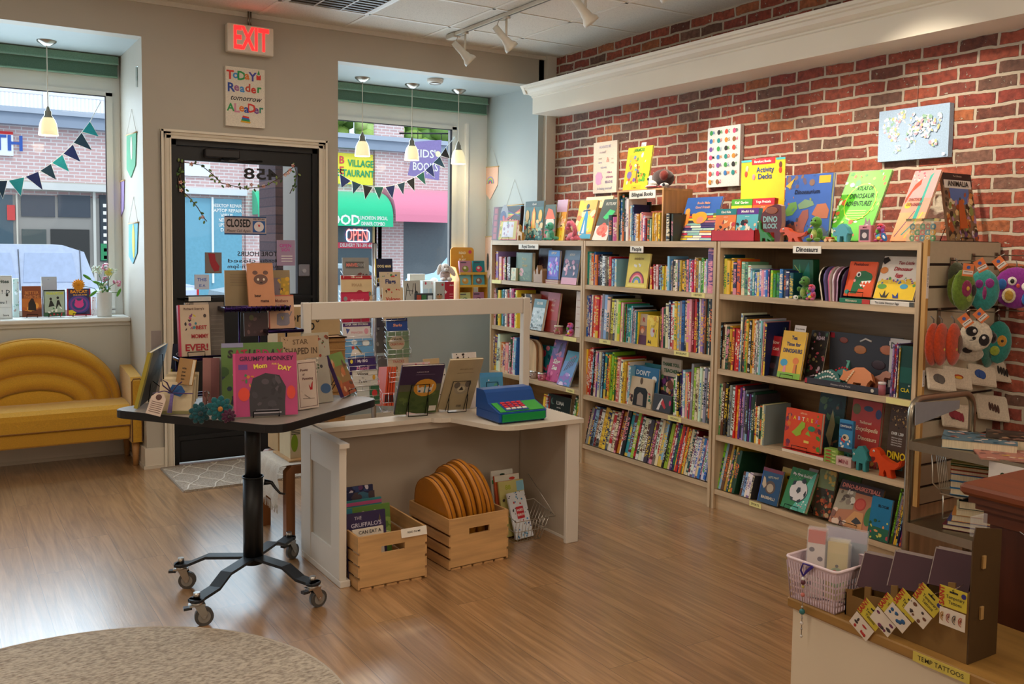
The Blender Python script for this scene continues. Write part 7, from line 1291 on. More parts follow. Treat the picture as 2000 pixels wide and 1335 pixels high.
p=at(848,548,y=7.06);e={'body':[((0,0,.05),(.04,.035,.05),'#e0dcd8')],'head':[((0,0,.115),(.036,.033,.034),'#e4e0dc'),((-.035,-.01,.10),(.016,.014,.02),'#3a3436'),((-.012,-.03,.12),(.004,.003,.005),'#1c1818','gloss')]}
plush('plush_cat','white plush with a dark patch behind the bunny, right window','plush toy',(p.x,7.06,ZL+.10),R(-12),e)
# yellow wooden display stand
x0,x1=at(888,590,y=6.98).x,at(943,590,y=6.98).x;wd=x1-x0;zt=at(915,483,y=7.06).z;YW_='#dc9c2c'
t=thing('display_stand','mustard tiered card display stand at the right of the window','display stand',(x0,6.90,ZL+.0005));hh=zt-ZL
b=MB();b.prism(rrect(.0,.0,wd*.82,hh,.03),.16,.168,'#d8952a','gloss');b.build('header_panel',t)
hc=at(930,527,y=6.94).z-ZL;h2=at(930,558,y=6.9).z-ZL
for xx in(0,wd-.008):b=MB();b.X=Matrix.Translation((xx,0,0))@Matrix.Rotation(R(90),4,'Z');b.prism([(0,0),(0,hc*.75),(.07,hc+.02),(.15,hc+.03),(.15,0)],-.008,0,YW_,'gloss');b.build('side_panel',t)
b=MB();b.box((wd*.47,.01,0),(wd*.50,.15,hc*.9),YW_,'gloss');b.build('divider',t)
for z in(0.0,h2-.012,hc-.04):b=MB();b.box((.008,0,z),(wd-.008,.15,z+.008),YW_,'gloss');b.box((.008,-.003,z),(wd-.008,0,z+.022),'#e0aa3a','gloss');b.build('tier',t)
b=MB();b.text('READ',.03,Tm(wd*.41,.158,hh-.05,90),'#f4e8c0','paper',bold=.04,wid=.07);b.text('&',.03,Tm(wd*.41,.158,hh-.08,90),'#f4e8c0','paper');b.text('PLAY',.03,Tm(wd*.41,.158,hh-.11,90),'#f4e8c0','paper',bold=.04,wid=.07);b.cyl((wd*.68,.159,hh-.04),(wd*.68,.157,hh-.04),.016,col='#c83a58',mat='gloss');b.build('header_print',t)
cards=[(.05,hc-.035,'#b87a90','#8a8a30','pink and olive card pack, upper left'),(.53,hc-.035,'#1f7a80','#d83a58','teal card pack with a red shape, upper right'),(.05,h2-.004,'#8ac8c8','#e0a038','pale teal card pack with an orange figure, middle left'),(.53,h2-.004,'#5ab0c0','#a06a50','blue card pack with a brown shape, middle right'),(.05,.008,'#c8c888','#5a7a40','sage card pack, lower left'),(.53,.008,'#b87a98','#7a2a50','mauve card pack, lower right')]
for u,z,c1,c2,lb in cards:
    q=thing('card_pack',lb+' of the mustard display stand','card pack',mat=Matrix.Translation((x0+u*wd+wd*.21,6.90+.02,ZL+z+.003))@Matrix.Rotation(R(-8),4,'X'),group='card packs in the mustard stand');w2,h2_=wd*.40,hc*.36;b=MB();b.box((-w2/2,0,0),(w2/2,.02,h2_),c1,'gloss');b.build('box',q);art_parts(q,w2,h2_,[('e',.5,.38,.28,.24,c2),('e',.45,.45,.12,.1,'#e8d8c0'),('r',.1,.82,.6,.9,'#4a3a50')])
# ================================================================ book spinner in the right bay
px,py_=2.46,5.62;t=thing('book_spinner','pale wire and acrylic book spinner rack behind the play counter','display rack',(px,py_,0));WR='#c8c8cc'
b=MB();b.cyl((0,0,.03),(0,0,1.5),.016,col='#b8b8bc',mat='metal',n=12);b.build('pole',t)
b=MB();b.lathe([(.001,0),(.20,0),(.20,.02),(.02,.035)],'#a8a8ac','satin',28);b.build('base',t)
def pocket(cx,cy,z,yaw,w_,h=.12):
    b=MB();b.X=Matrix.Translation((cx-px,cy-py_,z))@Matrix.Rotation(yaw,4,'Z')
    for zz in(0,h*.5,h):b.tube([(-w_/2,.04,zz+.03),(-w_/2,-.012,zz),(w_/2,-.012,zz),(w_/2,.04,zz+.03)],.0018,'#e0e0e4','metal',5)
    for u in(-.5,-.15,.15,.5):b.tube([(u*w_,-.012,0),(u*w_,-.012,h)],.0016,'#e0e0e4','metal',5)
    b.tube([(-w_/2,.02,0),(w_/2,.02,0)],.0018,'#e0e0e4','metal',5);b.tube([(0,-.01,-.004),(0,.12,-.004)],.003,'#b8b8bc','metal',5);b.build('wire_pocket',t)
def rk(label,BL,BR,TL,y,cover,art,th=.01,**k):
    o=fbook(label,BL,BR,TL,y=y,cover=cover,th=th,art=art,**k);m_=o.matrix_world;w_=(at(*BR,y=y)-at(*BL,y=y)).length;pocket(m_.translation.x,m_.translation.y,m_.translation.z-.004,0,w_*1.04,min(.10,.06));return o
LF,RF=5.40,5.48
rk('grey sticker book lettered Marvel, top left of the spinner',(671,556),(722,552),(671,503),LF+.06,'#8a8a88',[('r',.1,.6,.8,.85,'#5a5a5a'),('t',.35,.72,.17,'MARVEL','#d87a70',{'b':.06,'w':.45}),('t',.7,.72,.15,'STUDIOS','#a8a8a8',{'b':.03,'w':.3}),('n',14,.1,.0,.95,.4,['#4a4a4c','#b8a8a0','#6a3a3a'],.08)],tilt=6)
rk('cream and red Pixar sticker book, second on the spinner left face',(668,595),(728,590),(668,538),LF+.03,'#d0b890',[('r',0,.86,1,1,'#a81c28'),('t',.5,.93,.08,'1000 stickers','#e8c8b0',{'w':.7}),('t',.5,.66,.14,'PIXAR','#a88a68',{'b':.02,'w':.6}),('n',16,.05,.05,.95,.45,['#3a2a24','#a83a3a','#6a7a70','#c89a70','#20303a'],.09)],tilt=6)
rk('crimson sticker book, third on the spinner left face',(668,630),(722,626),(665,571),LF,'#a81c40',[('r',0,.62,1,.95,'#c02a50'),('t',.55,.72,.13,'Mermaid','#f0b0b8',{'s':.2,'w':.6}),('e',.15,.78,.07,.08,'#8a8a90')],tilt=5)
rk('white and purple princess sticker book, spinner left face',(671,675),(724,672),(668,631),LF-.02,'#d8d0d0',[('r',0,.82,1,1,'#4a2a6a'),('t',.5,.91,.12,'OVER 1000 STICKERS','w',{'b':.03,'w':.85}),('t',.5,.55,.13,'PRINCESS','#d898a0',{'w':.5}),('p',[.1,.75,.25,.7,.15,.5],'#4a5a9a'),('e',.85,.6,.08,.1,'#d898a8'),('e',.35,.12,.1,.12,'#2a2020'),('e',.58,.12,.1,.12,'#c8a060'),('e',.8,.12,.1,.12,'#4a3028')],tilt=5)
rk('sky blue sticker book with a white bird, spinner left face',(673,708),(730,706),(670,663),LF-.04,'#68a0d0',[('r',0,0,1,.2,'#8ab0d8'),('p',[.2,.25,.3,.6,.5,.5,.7,.3],'#e8e0d8'),('e',.75,.8,.12,.1,'#e0e8ec'),('e',.35,.85,.1,.08,'#e0e8ec'),('e',.3,.62,.05,.06,'#c83a3a'),('l',.4,.7,.6,.35,.05,'#7a6a40')],tilt=5)
rk('dark purple My Big Magical book, spinner left face',(682,733),(735,731),(676,700),LF-.06,'#3a2464',[('t',.5,.75,.2,'My BIG','#e8e0e8',{'b':.05,'w':.5}),('t',.5,.35,.26,'Magical','#d888b0',{'b':.04,'s':.15,'w':.75}),('e',.1,.75,.05,.07,'#e8d040')],tilt=5)
rk('white Winnie the Pooh book, spinner left face',(690,762),(738,760),(685,725),LF-.08,'#d8d4cc',[('t',.4,.8,.2,'Winnie','#30241c',{'b':.03,'w':.6}),('t',.4,.6,.1,'the','#30241c',{'w':.15}),('t',.4,.42,.22,'Pooh','#30241c',{'b':.03,'w':.5}),('t',.45,.15,.12,'sticker book','#c87a40',{'w':.7}),('e',.85,.6,.06,.1,'#d8a030')],tilt=5)
rk('small pale card book with a red flower, spinner left face',(698,792),(742,790),(694,756),LF-.10,'#c8ccc8',[('r',.55,0,1,1,'#3a6a4a'),('e',.78,.6,.12,.14,'#c83a3a'),('r',.1,.1,.5,.3,'#a86a40')],tilt=5)
rk('navy Dog Man sticker book, top right of the spinner',(735,560),(768,560),(734,505),RF+.04,'#1c2444',[('t',.5,.72,.13,'DOG MAN','#e0d0a0',{'b':.06,'w':.8}),('n',10,0,0,1,.5,['#2a3a6a','#c8a030'],.12)],tilt=5,spine='#d8b820')
rk('cream Flags Around the World book, spinner right face',(744,600),(784,597),(743,531),RF,'#cbb99e',[('t',.5,.72,.17,'Flags','#23306a',{'b':.06,'w':.6}),('t',.5,.5,.08,'around the world','#5a3a30',{'w':.8}),('n',8,.1,.86,.9,.95,['#c83a3a','#3a5a9a','#3a8a4a'],.05),('r',0,.3,1,.35,'#a84a3a')],tilt=5)
rk('cream Volcano sticker book in front of the flags book',(749,625),(789,622),(748,562),RF-.03,'#cdb898',[('t',.5,.64,.15,'Volcano','#b8302c',{'b':.05,'w':.8}),('n',7,.1,.85,.9,.95,['#3a2a24','#b8302c'],.05)],tilt=5)
rk('blue Sharks sticker book, spinner right face',(757,665),(797,658),(763,626),RF-.05,'#24458a',[('t',.5,.68,.17,'Sharks','#e8a080',{'b':.05,'s':.15,'w':.7}),('r',0,.86,1,1,'#1c2a5a'),('n',8,.1,.05,.9,.35,['#8a9ab0','#d8b030','#4a6aa0'],.1)],tilt=6)
rk('sage green creature sticker book, spinner right face',(757,700),(800,692),(768,656),RF-.07,'#6f8468',[('e',.45,.55,.36,.3,'#b8a890'),('t',.45,.68,.11,'CREATE','#3a3028',{'b':.04,'w':.55}),('t',.45,.5,.11,'CREATURES','#a0402c',{'b':.04,'w':.6})],tilt=7)
rk('cream animal track book, spinner right face',(760,745),(800,738),(772,686),RF-.09,'#c4b098',[('e',.2,.75,.06,.06,'#2a1c18'),('e',.45,.75,.1,.08,'#2a1c18'),('l',.6,.72,.9,.82,.08,'#2a1c18'),('t',.5,.55,.1,'TRACKS','#b8605a',{'w':.7}),('n',6,.1,.1,.9,.4,['#b8a080','#8a6a50'],.1)],tilt=8)
for k in range(4):
    p=at(752+5*k,792,y=RF-.12);q=thing('book',f'thin orange red book, {ordinal(k+1)} from the left in the lower spinner pocket','book',mat=Matrix.Translation((p.x,RF-.12,p.z))@Matrix.Rotation(R(-8),4,'X')@Matrix.Rotation(R(8),4,'Y'),group='orange books in the spinner');b=MB();b.box((-.006,0,0),(.006,.13,.25),'#d8502a','gloss');b.box((-.0062,-.0005,.02),(.0062,0,.07),'#3a1c20','paper');b.build('covers',q)
pocket(at(760,792,y=RF-.12).x,RF-.14,at(760,792,y=RF).z-.01,0,.12)
# magazines stacked dimly between the pockets
for k,(x0,x1,yt,yb,c,lb)in enumerate(((724,752,596,640,'#5a5458','grey booklet in the inner spinner pocket, top'),(728,757,640,690,'#6a6660','grey brown booklet in the inner spinner pocket, upper middle'),(738,766,695,740,'#7a7874','pale grey booklet in the inner spinner pocket, lower middle'),(742,765,742,790,'#3a8aa0','teal booklet in the inner spinner pocket, bottom'))):
    fbook(lb,(x0,yb),(x1,yb),(x0,yt),y=5.66,cover=c,th=.01,tilt=2,art=[('n',8,0,0,1,1,['#8a8684','#4a4648','#a8a49c'],.12)])

# ================================================================ bench and carton behind the counter
t=thing('bench','low bentwood bench with a draped pale runner behind the counter','bench',(1.98,4.56,0));BW='#8a5428';x0,x1,y0,y1,z1=-.535,.55,-.20,.24,.40
for yy in(y0,y1-.05):
    b=MB();out=[(x0,0),(x0,z1-.03),(x0+.03,z1),(x1-.03,z1),(x1,z1-.03),(x1,0),(x1-.045,0),(x1-.045,z1-.04),(x0+.045,z1-.04),(x0+.045,0)]
    b.prism(out[::-1],yy,yy+.05,BW,'woodz');b.build('bent_frame',t)
b=MB();b.box((x0+.03,y0+.051,z1-.02),(x1-.03,y1-.051,z1-.001),'#a87a48','woodx');b.build('seat',t)
t=thing('table_runner','pale fringed cloth runner draped over the end of the bench','cloth',(1.98,4.56,0));b=MB();rows=[]
for z,dx in((z1+.003,.28),(z1+.004,.0),(z1+.002,-.015),(.36,-.028),(.30,-.024),(.24,-.035),(.205,-.03)):
    r_=[]
    for j in range(13):y=-.19+.36*j/12;r_.append((x0-.01+dx+.006*math.sin(j*2.1+z*30),y,z-(.02*math.sin(j*.9)if z<.22 else 0)))
    rows.append(r_)
b.grid(rows,L('#cfc6b8'),'fabric');b.build('cloth',t)
b=MB()
for j in range(25):y=-.19+.36*j/24;b.tube([(x0-.04,y,.21),(x0-.042+rnd.uniform(-.005,.005),y,.17)],.0015,'#ddd6ca','fabric',4)
b.build('fringe',t)
p0=at(537,925,z=z1)
t=thing('wooden_toy_display','pale wooden toy box with a green oval label on the bench','toy box',(1.50,4.50,z1+.006));b=MB();b.box((-.02,-.08,0),(.30,.18,.008),'#c8a070','woodx');b.build('base_board',t)
b=MB();b.box((0,-.03,.008),(.008,.13,.17),'#d8c8a4','paper');b.box((0,-.04,.008),(.06,-.032,.17),'#d8c8a4','paper');b.build('label_panel',t)
b=MB();b.ell((.022,-.041,.085),(.018,.001,.045),'#8aa820','gloss',16);
for k in range(3):b.box((.005,-.0415,.145-.008*k),(.05,-.041,.149-.008*k),'#3a3a30','paper')
b.build('green_oval',t)
b=MB();b.box((.06,-.04,.008),(.26,.12,.09),'#b89468','woodx');b.build('wooden_block',t)
for k in range(4):b=MB();b.box((.08+.035*k,-.035,.092),(.10+.035*k,.10,.165),['#3a3230','#5a5048','#2a2628','#6a5a48'][k],'fabric');b.build('dark_piece',t)
p=at(535,690,y=4.66);q=at(664,597,y=4.66);zb_=z1+.006
t=thing('carton','tall tan carton printed with black serif letters behind the frame','carton',(0,4.66,0));b=MB();b.box((p.x+.33,-.02,zb_),(q.x,.16,at(640,690,y=4.66).z+.0),'#b8986a','paper')if False else b.box((p.x+.02,0,zb_),(q.x,.17,q.z),'#c2a478','paper');b.build('box',t)
b=MB();r1=at(592,619,y=4.66);r2=at(621,634,y=4.66);b.text('cor',.075,Tm(r1.x-.075+.015,-.001,r1.z,90),'k','paper',bold=.015,wid=.11);b.text('p°',.085,Tm(r2.x-.02,-.001,r2.z,90),'k','paper',bold=.015,wid=.055);b.build('print',t)
z_=at(600,655,y=4.6).z
t=thing('wicker_box','brown woven box with a dark wire rim beside the carton','basket',(at(655,700,y=4.5).x,4.53,z1+.006));hz=at(650,658,y=4.5).z-z1-.006;b=MB()
b.box((-.045,-.05,0),(.045,.05,hz),'#a87c48','fabric')
for k in range(14):b.tube([(-.047,-.053,hz*(k+.5)/14),(.047,-.053,hz*(k+.5)/14)],.004,rnd.choice(['#b88a50','#8a6030']),'fabric',5)
b.build('basket',t);b=MB();b.tube([(-.05,-.055,hz),(.05,-.055,hz),(.05,.055,hz),(-.05,.055,hz)],.004,'#2a1c18','metal',6,closed=True);b.build('rim',t)
# ================================================================ things on the play counter
CT=.636
def behind(label,BL,BR,TL,art,cover,**k):
    o=fbook(label,BL,BR,TL,z=CT,cover=cover,art=art,**k);return o
def front_easel(label,o,w_,h):
    m_=o.matrix_world.copy();e=thing('wire_easel',label,'book stand',mat=m_@Matrix.Translation((0,-.004,0)),group='black wire book easels');ew=min(w_*.5,.10);b=MB();k='#161618'
    b.tube([(-ew/2,-.002,.002),(-ew*.46,-.002,h*.78),(ew*.46,-.002,h*.78),(ew/2,-.002,.002)],.002,k,'metal',6);b.build('wire_frame',e)
    inv=m_.inverted();top=Vector((-ew*.5,-.003,h*.42));tw=m_@top
    b=MB()
    for s_ in(-1,1):
        a_=Vector((s_*ew*.5,-.003,h*.42));wf=(m_@Vector((s_*ew*.5,-.05,0)));wf.z=CT+.004;b.tube([a_,inv@wf],.002,k,'metal',6)
    wl=[m_@Vector((s_*ew*.5,-.05,0))for s_ in(-1,1)]
    for v in wl:v.z=CT+.004
    b.tube([inv@wl[0],inv@wl[1]],.002,k,'metal',6);b.build('back_leg',e)
o=behind('purple and green picture book back with a butterfly, on the counter',(770,812),(851,807),(786,718),[('r',0,0,1,.48,'#4a5c2c'),('r',0,.48,1,.62,'#5a5a4a'),('n',30,0,0,1,.45,['#3f5426','#5a6c34','#46582e'],.09),('e',.62,.55,.27,.25,'#d89a38'),('p',[.42,.62,.6,.55,.62,.5,.58,.44,.46,.46],'#e0d8c8'),('p',[.82,.62,.64,.55,.62,.5,.66,.44,.78,.46],'#e0d8c8'),('l',.62,.44,.62,.6,.03,'#2f8a9a'),('e',.5,.58,.04,.04,'#d88a28'),('e',.74,.58,.04,.04,'#d88a28'),('e',.5,.48,.03,.03,'#3a5a8a'),('e',.74,.48,.03,.03,'#3a5a8a'),('r',.8,.05,.97,.16,'#e0d8cc'),('t',.5,.88,.035,'a picture book','#c8b8c8',{'w':.5}),('r',.35,.82,.8,.826,'#8a7a9a')],'#3a2a4c')
front_easel('black easel before the butterfly book on the counter',o,.25,.24)
o=behind('cream picture book back with a grey mouse drawing, on the counter',(855,804),(918,800),(880,706),[('e',.55,.42,.22,.2,'#a89a80'),('e',.4,.5,.09,.12,'#6a6054'),('e',.72,.52,.09,.12,'#6a6054'),('e',.55,.42,.12,.12,'#c8bc9c'),('p',[.48,.4,.55,.48,.62,.4],'#2a2420'),('t',.55,.82,.035,'once upon a time','#8a7c5c',{'w':.4}),('r',.3,.74,.8,.746,'#8a7c5c'),('t',.6,.08,.05,'||||||','#4a4438',{'w':.18})],'#b5a37e')
front_easel('black easel before the cream mouse book on the counter',o,.25,.26)
o=behind('small blue and violet book back behind the toy register',(941,790),(984,788),(948,716),[('r',0,0,1,.4,'#6a5a9a'),('r',0,.85,1,1,'#3a88b8'),('n',8,.2,.3,.8,.8,['#d8d0d8','#c84a5a','#4a9a7a'],.06)],'#3a86ae',h=.17,tilt=10)
front_easel('black easel before the small blue book on the counter',o,.14,.15)
fbook('pink patterned picture book behind the butterfly book',(795,800),(845,797),(808,700),y=4.17,z=CT,cover='#d8c0bc',tilt=8,h=.262,art=[('n',30,0,.5,1,1,['#c85a5a','#e8e0dc','#7a3a3a','#d8a0a0'],.05)])
fbook('tan card standing behind the pink picture book',(832,800),(862,797),(830,700),y=4.19,z=CT,cover='#bda27a',tilt=6,h=.275,art=[])
fbook('white patterned paper behind the cream mouse book',(893,800),(938,797),(894,700),y=4.19,z=CT,cover='#ddd4cc',tilt=10,h=.295,art=[('n',24,0,.3,1,1,['#2a2420','#c8a8a0','#e8e4e0'],.05)])
fbook('tall white card between the two counter books',(858,800),(876,797),(858,700),y=4.18,z=CT,cover='#e0dcd8',tilt=10,h=.22,art=[('n',8,0,.1,1,.9,['#b84a50','#3a3a3c'],.08)])
# ================================================================ contents of the small crate and the wire rack
cx_,cy_=pa.x,pa.y
def pb_(label,x,y,z,w_,h,cover,art,rz=0,tilt=8,th=.012,**k):
    t=thing(k.get('name','book'),label,k.get('cat','book'),mat=Matrix.Translation((x,y,z+th*math.sin(R(tilt))))@Matrix.Rotation(R(rz),4,'Z')@Matrix.Rotation(R(-tilt),4,'X'),group=k.get('group'));book_body(w_,h,th,cover,k.get('spine'),True,t=t);art_parts(t,w_,h,art);return t
pb_('white book topped Can Eat a Rainbow, front of the small crate',cx_+.075,cy_+.055,.012,.145,.232,'#ded4c4',[('t',.55,.93,.09,'CAN EAT A','#3a3430',{'b':.03,'w':.8}),('t',.3,.82,.09,'RA','#c83a30',{'b':.05,'w':.2}),('t',.55,.82,.09,'IN','#2f8a40',{'b':.05,'w':.15}),('t',.8,.82,.09,'BOW','#2f5a9a',{'b':.05,'w':.26})])
pb_('purple book titled The Gruffalo, second in the small crate',cx_+.085,cy_+.10,.012,.19,.29,'#34284e',[('t',.3,.92,.07,'THE','#b8b0c0',{'b':.03,'w':.18}),('t',.5,.81,.09,"GRUFFALO'S",'#c8c0d0',{'b':.03,'w':.88}),('p',[.78,.72,.85,.95,.92,.7],'#6a5a40'),('t',.5,.68,.08,'CHILD','#c8c0d0',{'b':.03,'w':.4}),('n',8,.6,.6,1,.8,['#8a7a50','#4a3a60'],.08)])
pb_('green Brilliant Boys picture book, third in the small crate',cx_+.115,cy_+.16,.012,.23,.297,'#5f8438',[('r',0,.88,.2,1,'#2f7a8a'),('t',.6,.9,.08,'Great Boys','#d8c0a8',{'s':.2,'w':.6}),('n',12,.6,.3,1,.9,['#8aa850','#3a5a28','#c8d0a0'],.1)])
pb_('teal and pink book behind the green one, small crate',cx_+.105,cy_+.21,.012,.215,.315,'#2f7a80',[('r',0,.92,1,.97,'#b04a78')])
pb_('navy and yellow picture book tallest in the small crate',cx_+.10,cy_+.26,.012,.20,.335,'#1c2046',[('n',16,.5,.8,1,1,['#3a6a80','#24305a','#4a3a40'],.1),('e',.2,.92,.07,.03,'#d86a30'),('t',.5,.84,.07,'GALAXY','#e8c020',{'b':.06,'w':.9}),('r',0,.72,1,.78,'#a84a88')])
pb_('dark blue picture book at the back of the small crate',cx_+.115,cy_+.31,.012,.20,.35,'#24284c',[('n',14,.2,.8,1,1,['#3a4a7a','#e0d8e0','#6a3a6a'],.08)])
t=thing('wire_basket','white wire floor basket of activity books beside the big crate','wire basket',(2.53,3.90,0));b=MB();WR='#dcd8d0'
for z,e in((.002,.0),(.06,.018),(.12,.04)):b.tube([(-.085-e*.3,-.06-e,z),(.075+e*1.6,-.06-e,z),(.075+e*1.6,.10,z+e),(-.085-e*.3,.10,z+e)],.0022,WR,'metal',6,closed=True)
for k in range(9):u=-.085+.02*k;b.tube([(u-.01,-.10,.12),(u,-.06,.002),(u,.10,.002)],.0016,WR,'metal',5)
for k in range(7):v=-.06+.025*k;b.tube([(.075,v,.002),(.139,v,.13+.02*k/6)],.0016,WR,'metal',5)
b.tube([(.139,-.10,.12),(.10,.10,.30)],.002,WR,'metal',6);b.build('basket',t)
ws=[('n',70,0,0,1,1,['#3a8ac0','#e0e8f0','#c83a3a','#2a4a8a','#8ac0e0','#2a2a30'],.045),('r',.3,.42,.72,.68,'#c8303c'),('t',.51,.6,.07,'WORD','w',{'b':.05,'w':.36}),('t',.51,.5,.07,'SEARCH','w',{'b':.05,'w':.38})]
pb_('blue and white Word Search book leaning in the wire basket',2.53,3.865,.006,.115,.235,'#dfe4ea',ws,tilt=20,th=.01,rz=8)
pb_('pale card book with green letters behind the word search book',2.515,3.92,.006,.15,.28,'#c8c078',[('t',.35,.88,.12,'88','#a8b030',{'b':.05,'w':.3}),('r',.7,.8,1,.98,'#8ac0d8'),('n',10,0,.5,1,.8,['#4a3a30','#b83a3a'],.05)],tilt=14)
pb_('orange and cream activity book, third in the wire basket',2.505,3.95,.006,.15,.305,'#c8562a',[('r',0,.9,1,1,'#dcd8c8'),('e',.7,.93,.12,.05,'#c83a2a')],tilt=12)
pb_('white and green activity book at the back of the wire basket',2.49,3.98,.006,.13,.325,'#d8d8cc',[('e',.5,.93,.12,.05,'#2a4a3a'),('r',0,.8,1,.86,'#4a9a60')],tilt=10)
# ================================================================ rugs
t=thing('round_rug','round beige woven rug cropped at the lower left corner','rug',(.315,2.925,0));b=MB();b.slab([(.83*math.cos(a_),.83*math.sin(a_))for a_ in[i*math.pi/48 for i in range(96)]],.0005,.012,'w','jute');b.build('rug',t)
b=MB();b.tube([(.828*math.cos(a_),.828*math.sin(a_),.007)for a_ in[i*math.pi/48 for i in range(96)]],.007,'#b8aa98','fabric',6,closed=True);b.build('rug_edge',t)
p=[at(305,915,z=0),at(363,962,z=0)];x0=1.235;t=thing('door_mat','grey woven door mat with white diamond lines at the door','door mat',(x0,5.62,0));mw,mh=.98,.66;b=MB();b.box((0,0,.0005),(mw,mh,.008),'w','mat_weave');b.build('mat',t)
b=MB()
for k in range(-3,8):
    for s_ in(-1,1):
        pts=[]
        for j in range(25):u=j/24;x=.17*k+s_*u*.66*.55+.012*math.sin(u*20+k);y=u*mh;
        a_=[(.17*k+s_*(j/24)*.36+.010*math.sin(j*.9+k),(j/24)*mh,.009)for j in range(25)];seg=[q for q in a_ if.01<q[0]<mw-.01]
        if len(seg)>2:b.tube(seg,.006,'#d8cfc2','fabric',5,flat=.4)
b.tube([(.004,.004,.008),(mw-.004,.004,.008),(mw-.004,mh-.004,.008),(.004,mh-.004,.008)],.005,'#8a7a68','fabric',5,closed=True);b.build('diamond_lines',t)
# garland of leaves and blossoms on the door
t=thing('flower_garland','leafy pink blossom garland hung across the door glass','garland',(0,YW+.02,0))
def gl(pts,n=6):
    P3=[at(*q,y=YW+.02)for q in pts];b=MB();b.tube([(q.x,0,q.z)for q in P3],.003,'#5a4430','foliage',6);b.build('vine',t)
    for a_,c_ in zip(P3[:-1],P3[1:]):
        m_=max(2,int((c_-a_).length/.018))
        for i in range(m_):
            u=a_.lerp(c_,i/m_);b=GB;k=rnd.random();q=(u.x+rnd.uniform(-.02,.02),rnd.uniform(-.014,.004),u.z+rnd.uniform(-.022,.02))
            if k<.62:b.ell(q,(.013,.003,.007),rnd.choice(['#4a6a34','#6a8a48','#3a5230','#8a9a58']),'foliage',8,T=Matrix.Rotation(rnd.uniform(0,3),4,'Y'))
            elif k<.8:
                for j in range(5):b2=FB;a0=j*1.257;b2.ell((q[0]+.008*math.cos(a0),q[1]-.004,q[2]+.008*math.sin(a0)),(.007,.003,.005),rnd.choice(['#e0a898','#e8c8c0','#d08878']),'foliage',6,T=Matrix.Rotation(-a0,4,'Y'))
GB,FB=MB(),MB()
gl([(352,315),(368,318),(392,322),(415,340),(432,357),(452,362),(478,368),(500,366),(520,362),(545,348),(562,334),(575,325)])
gl([(352,318),(352,345),(356,372),(372,388),(386,405),(398,425),(404,432)])
gl([(575,325),(580,340),(575,360),(566,378)]);gl([(356,330),(348,350),(350,372)])
GB.build('leaves',t);FB.build('blossoms',t)
# CLOSED sign on the door glass
a=at(439,421,y=YW+.03);c=at(521,459,y=YW+.03);cx_,cz_=(a.x+c.x)/2,(a.z+c.z)/2;w_,h=abs(a.x-c.x),abs(a.z-c.z)
t=thing('closed_sign','blue bordered CLOSED Please Call Again sign with a clock on the door','sign',(cx_,YW+.040,cz_));b=MB();b.box((-w_/2,0,-h/2),(w_/2,.004,h/2),'#2a4a7a','plastic');b.box((-w_/2,-.0005,-h*.42),(w_/2,0,h*.42),'#b8a8a8','paper');b.box((w_*.17,-.001,-h*.36),(w_*.47,-.0005,h*.26),'#2a5a9a','paper');b.cyl((w_*.32,-.001,-h*.05),(w_*.32,-.0018,-h*.05),h*.27,col='#e0d8d8',mat='paper',n=24);b.build('board',t)
b=MB();b.text('CLOSED',h*.58,Tm(-w_*.17,-.0015,h*.10,90),'#141418','paper',bold=.05,wid=w_*.58);b.text('Please Call Again',h*.2,Tm(-w_*.17,-.0015,-h*.29,90),'#1c1c24','paper',shear=.3,wid=w_*.56);b.text('WILL RETURN',h*.12,Tm(w_*.32,-.0015,h*.35,90),'#1c1c24','paper',bold=.03,wid=w_*.28);b.build('lettering',t)
b=MB();b.prism([(w_*.31,-h*.06),(w_*.29,h*.1),(w_*.33,h*.02),(w_*.34,h*.12),(w_*.345,-h*.03)],-.003,-.002,'#c8202c','paper');b.build('clock_hands',t)
b=MB()
for u in(-.28,0,.26):b.ell((u*w_,-.002,h*.46),.004,'w','clear',8)
b.build('suction_cup',t)

# ================================================================ things on the display table
def tb(label,BL,BR,TL,**k):k.setdefault('z',TZ);return fbook(label,BL,BR,TL,**k)
tb('magenta Grumpy Monkey Mom for a Day book at the table front',(457,818),(582,812),(455,694),cover='#b0386e',th=.012,art=[('r',0,0,.035,1,'#c84a80'),('t',.52,.91,.10,'GRUMPY MONKEY','#331a38',{'b':.02,'w':.88}),('t',.42,.79,.10,'Mom','#e8d050',{'b':.07,'w':.28,'rot':6}),('t',.66,.82,.04,'FOR A','#e8c050',{'b':.03,'w':.12}),('t',.8,.75,.10,'DAY','#e8d050',{'b':.07,'w':.24,'rot':-10}),('r',.08,.74,.22,.82,'#6a3a8a'),('p',[.25,.0,.24,.35,.3,.6,.5,.68,.72,.64,.82,.45,.8,.2,.8,0],'#2e2a30'),('n',14,.28,.02,.78,.6,['#3a343c','#242026','#4a4048'],.07),('e',.16,.35,.09,.11,'#d8402c'),('e',.9,.36,.07,.11,'#d8402c'),('n',7,.12,.48,.3,.68,['#3f7a4a','#c87a30','#8a5a30'],.03),('r',.3,.04,.74,.06,'#a8a0a8'),('r',.34,.09,.7,.10,'#8a828a')],easel='black easel lip under the magenta book')
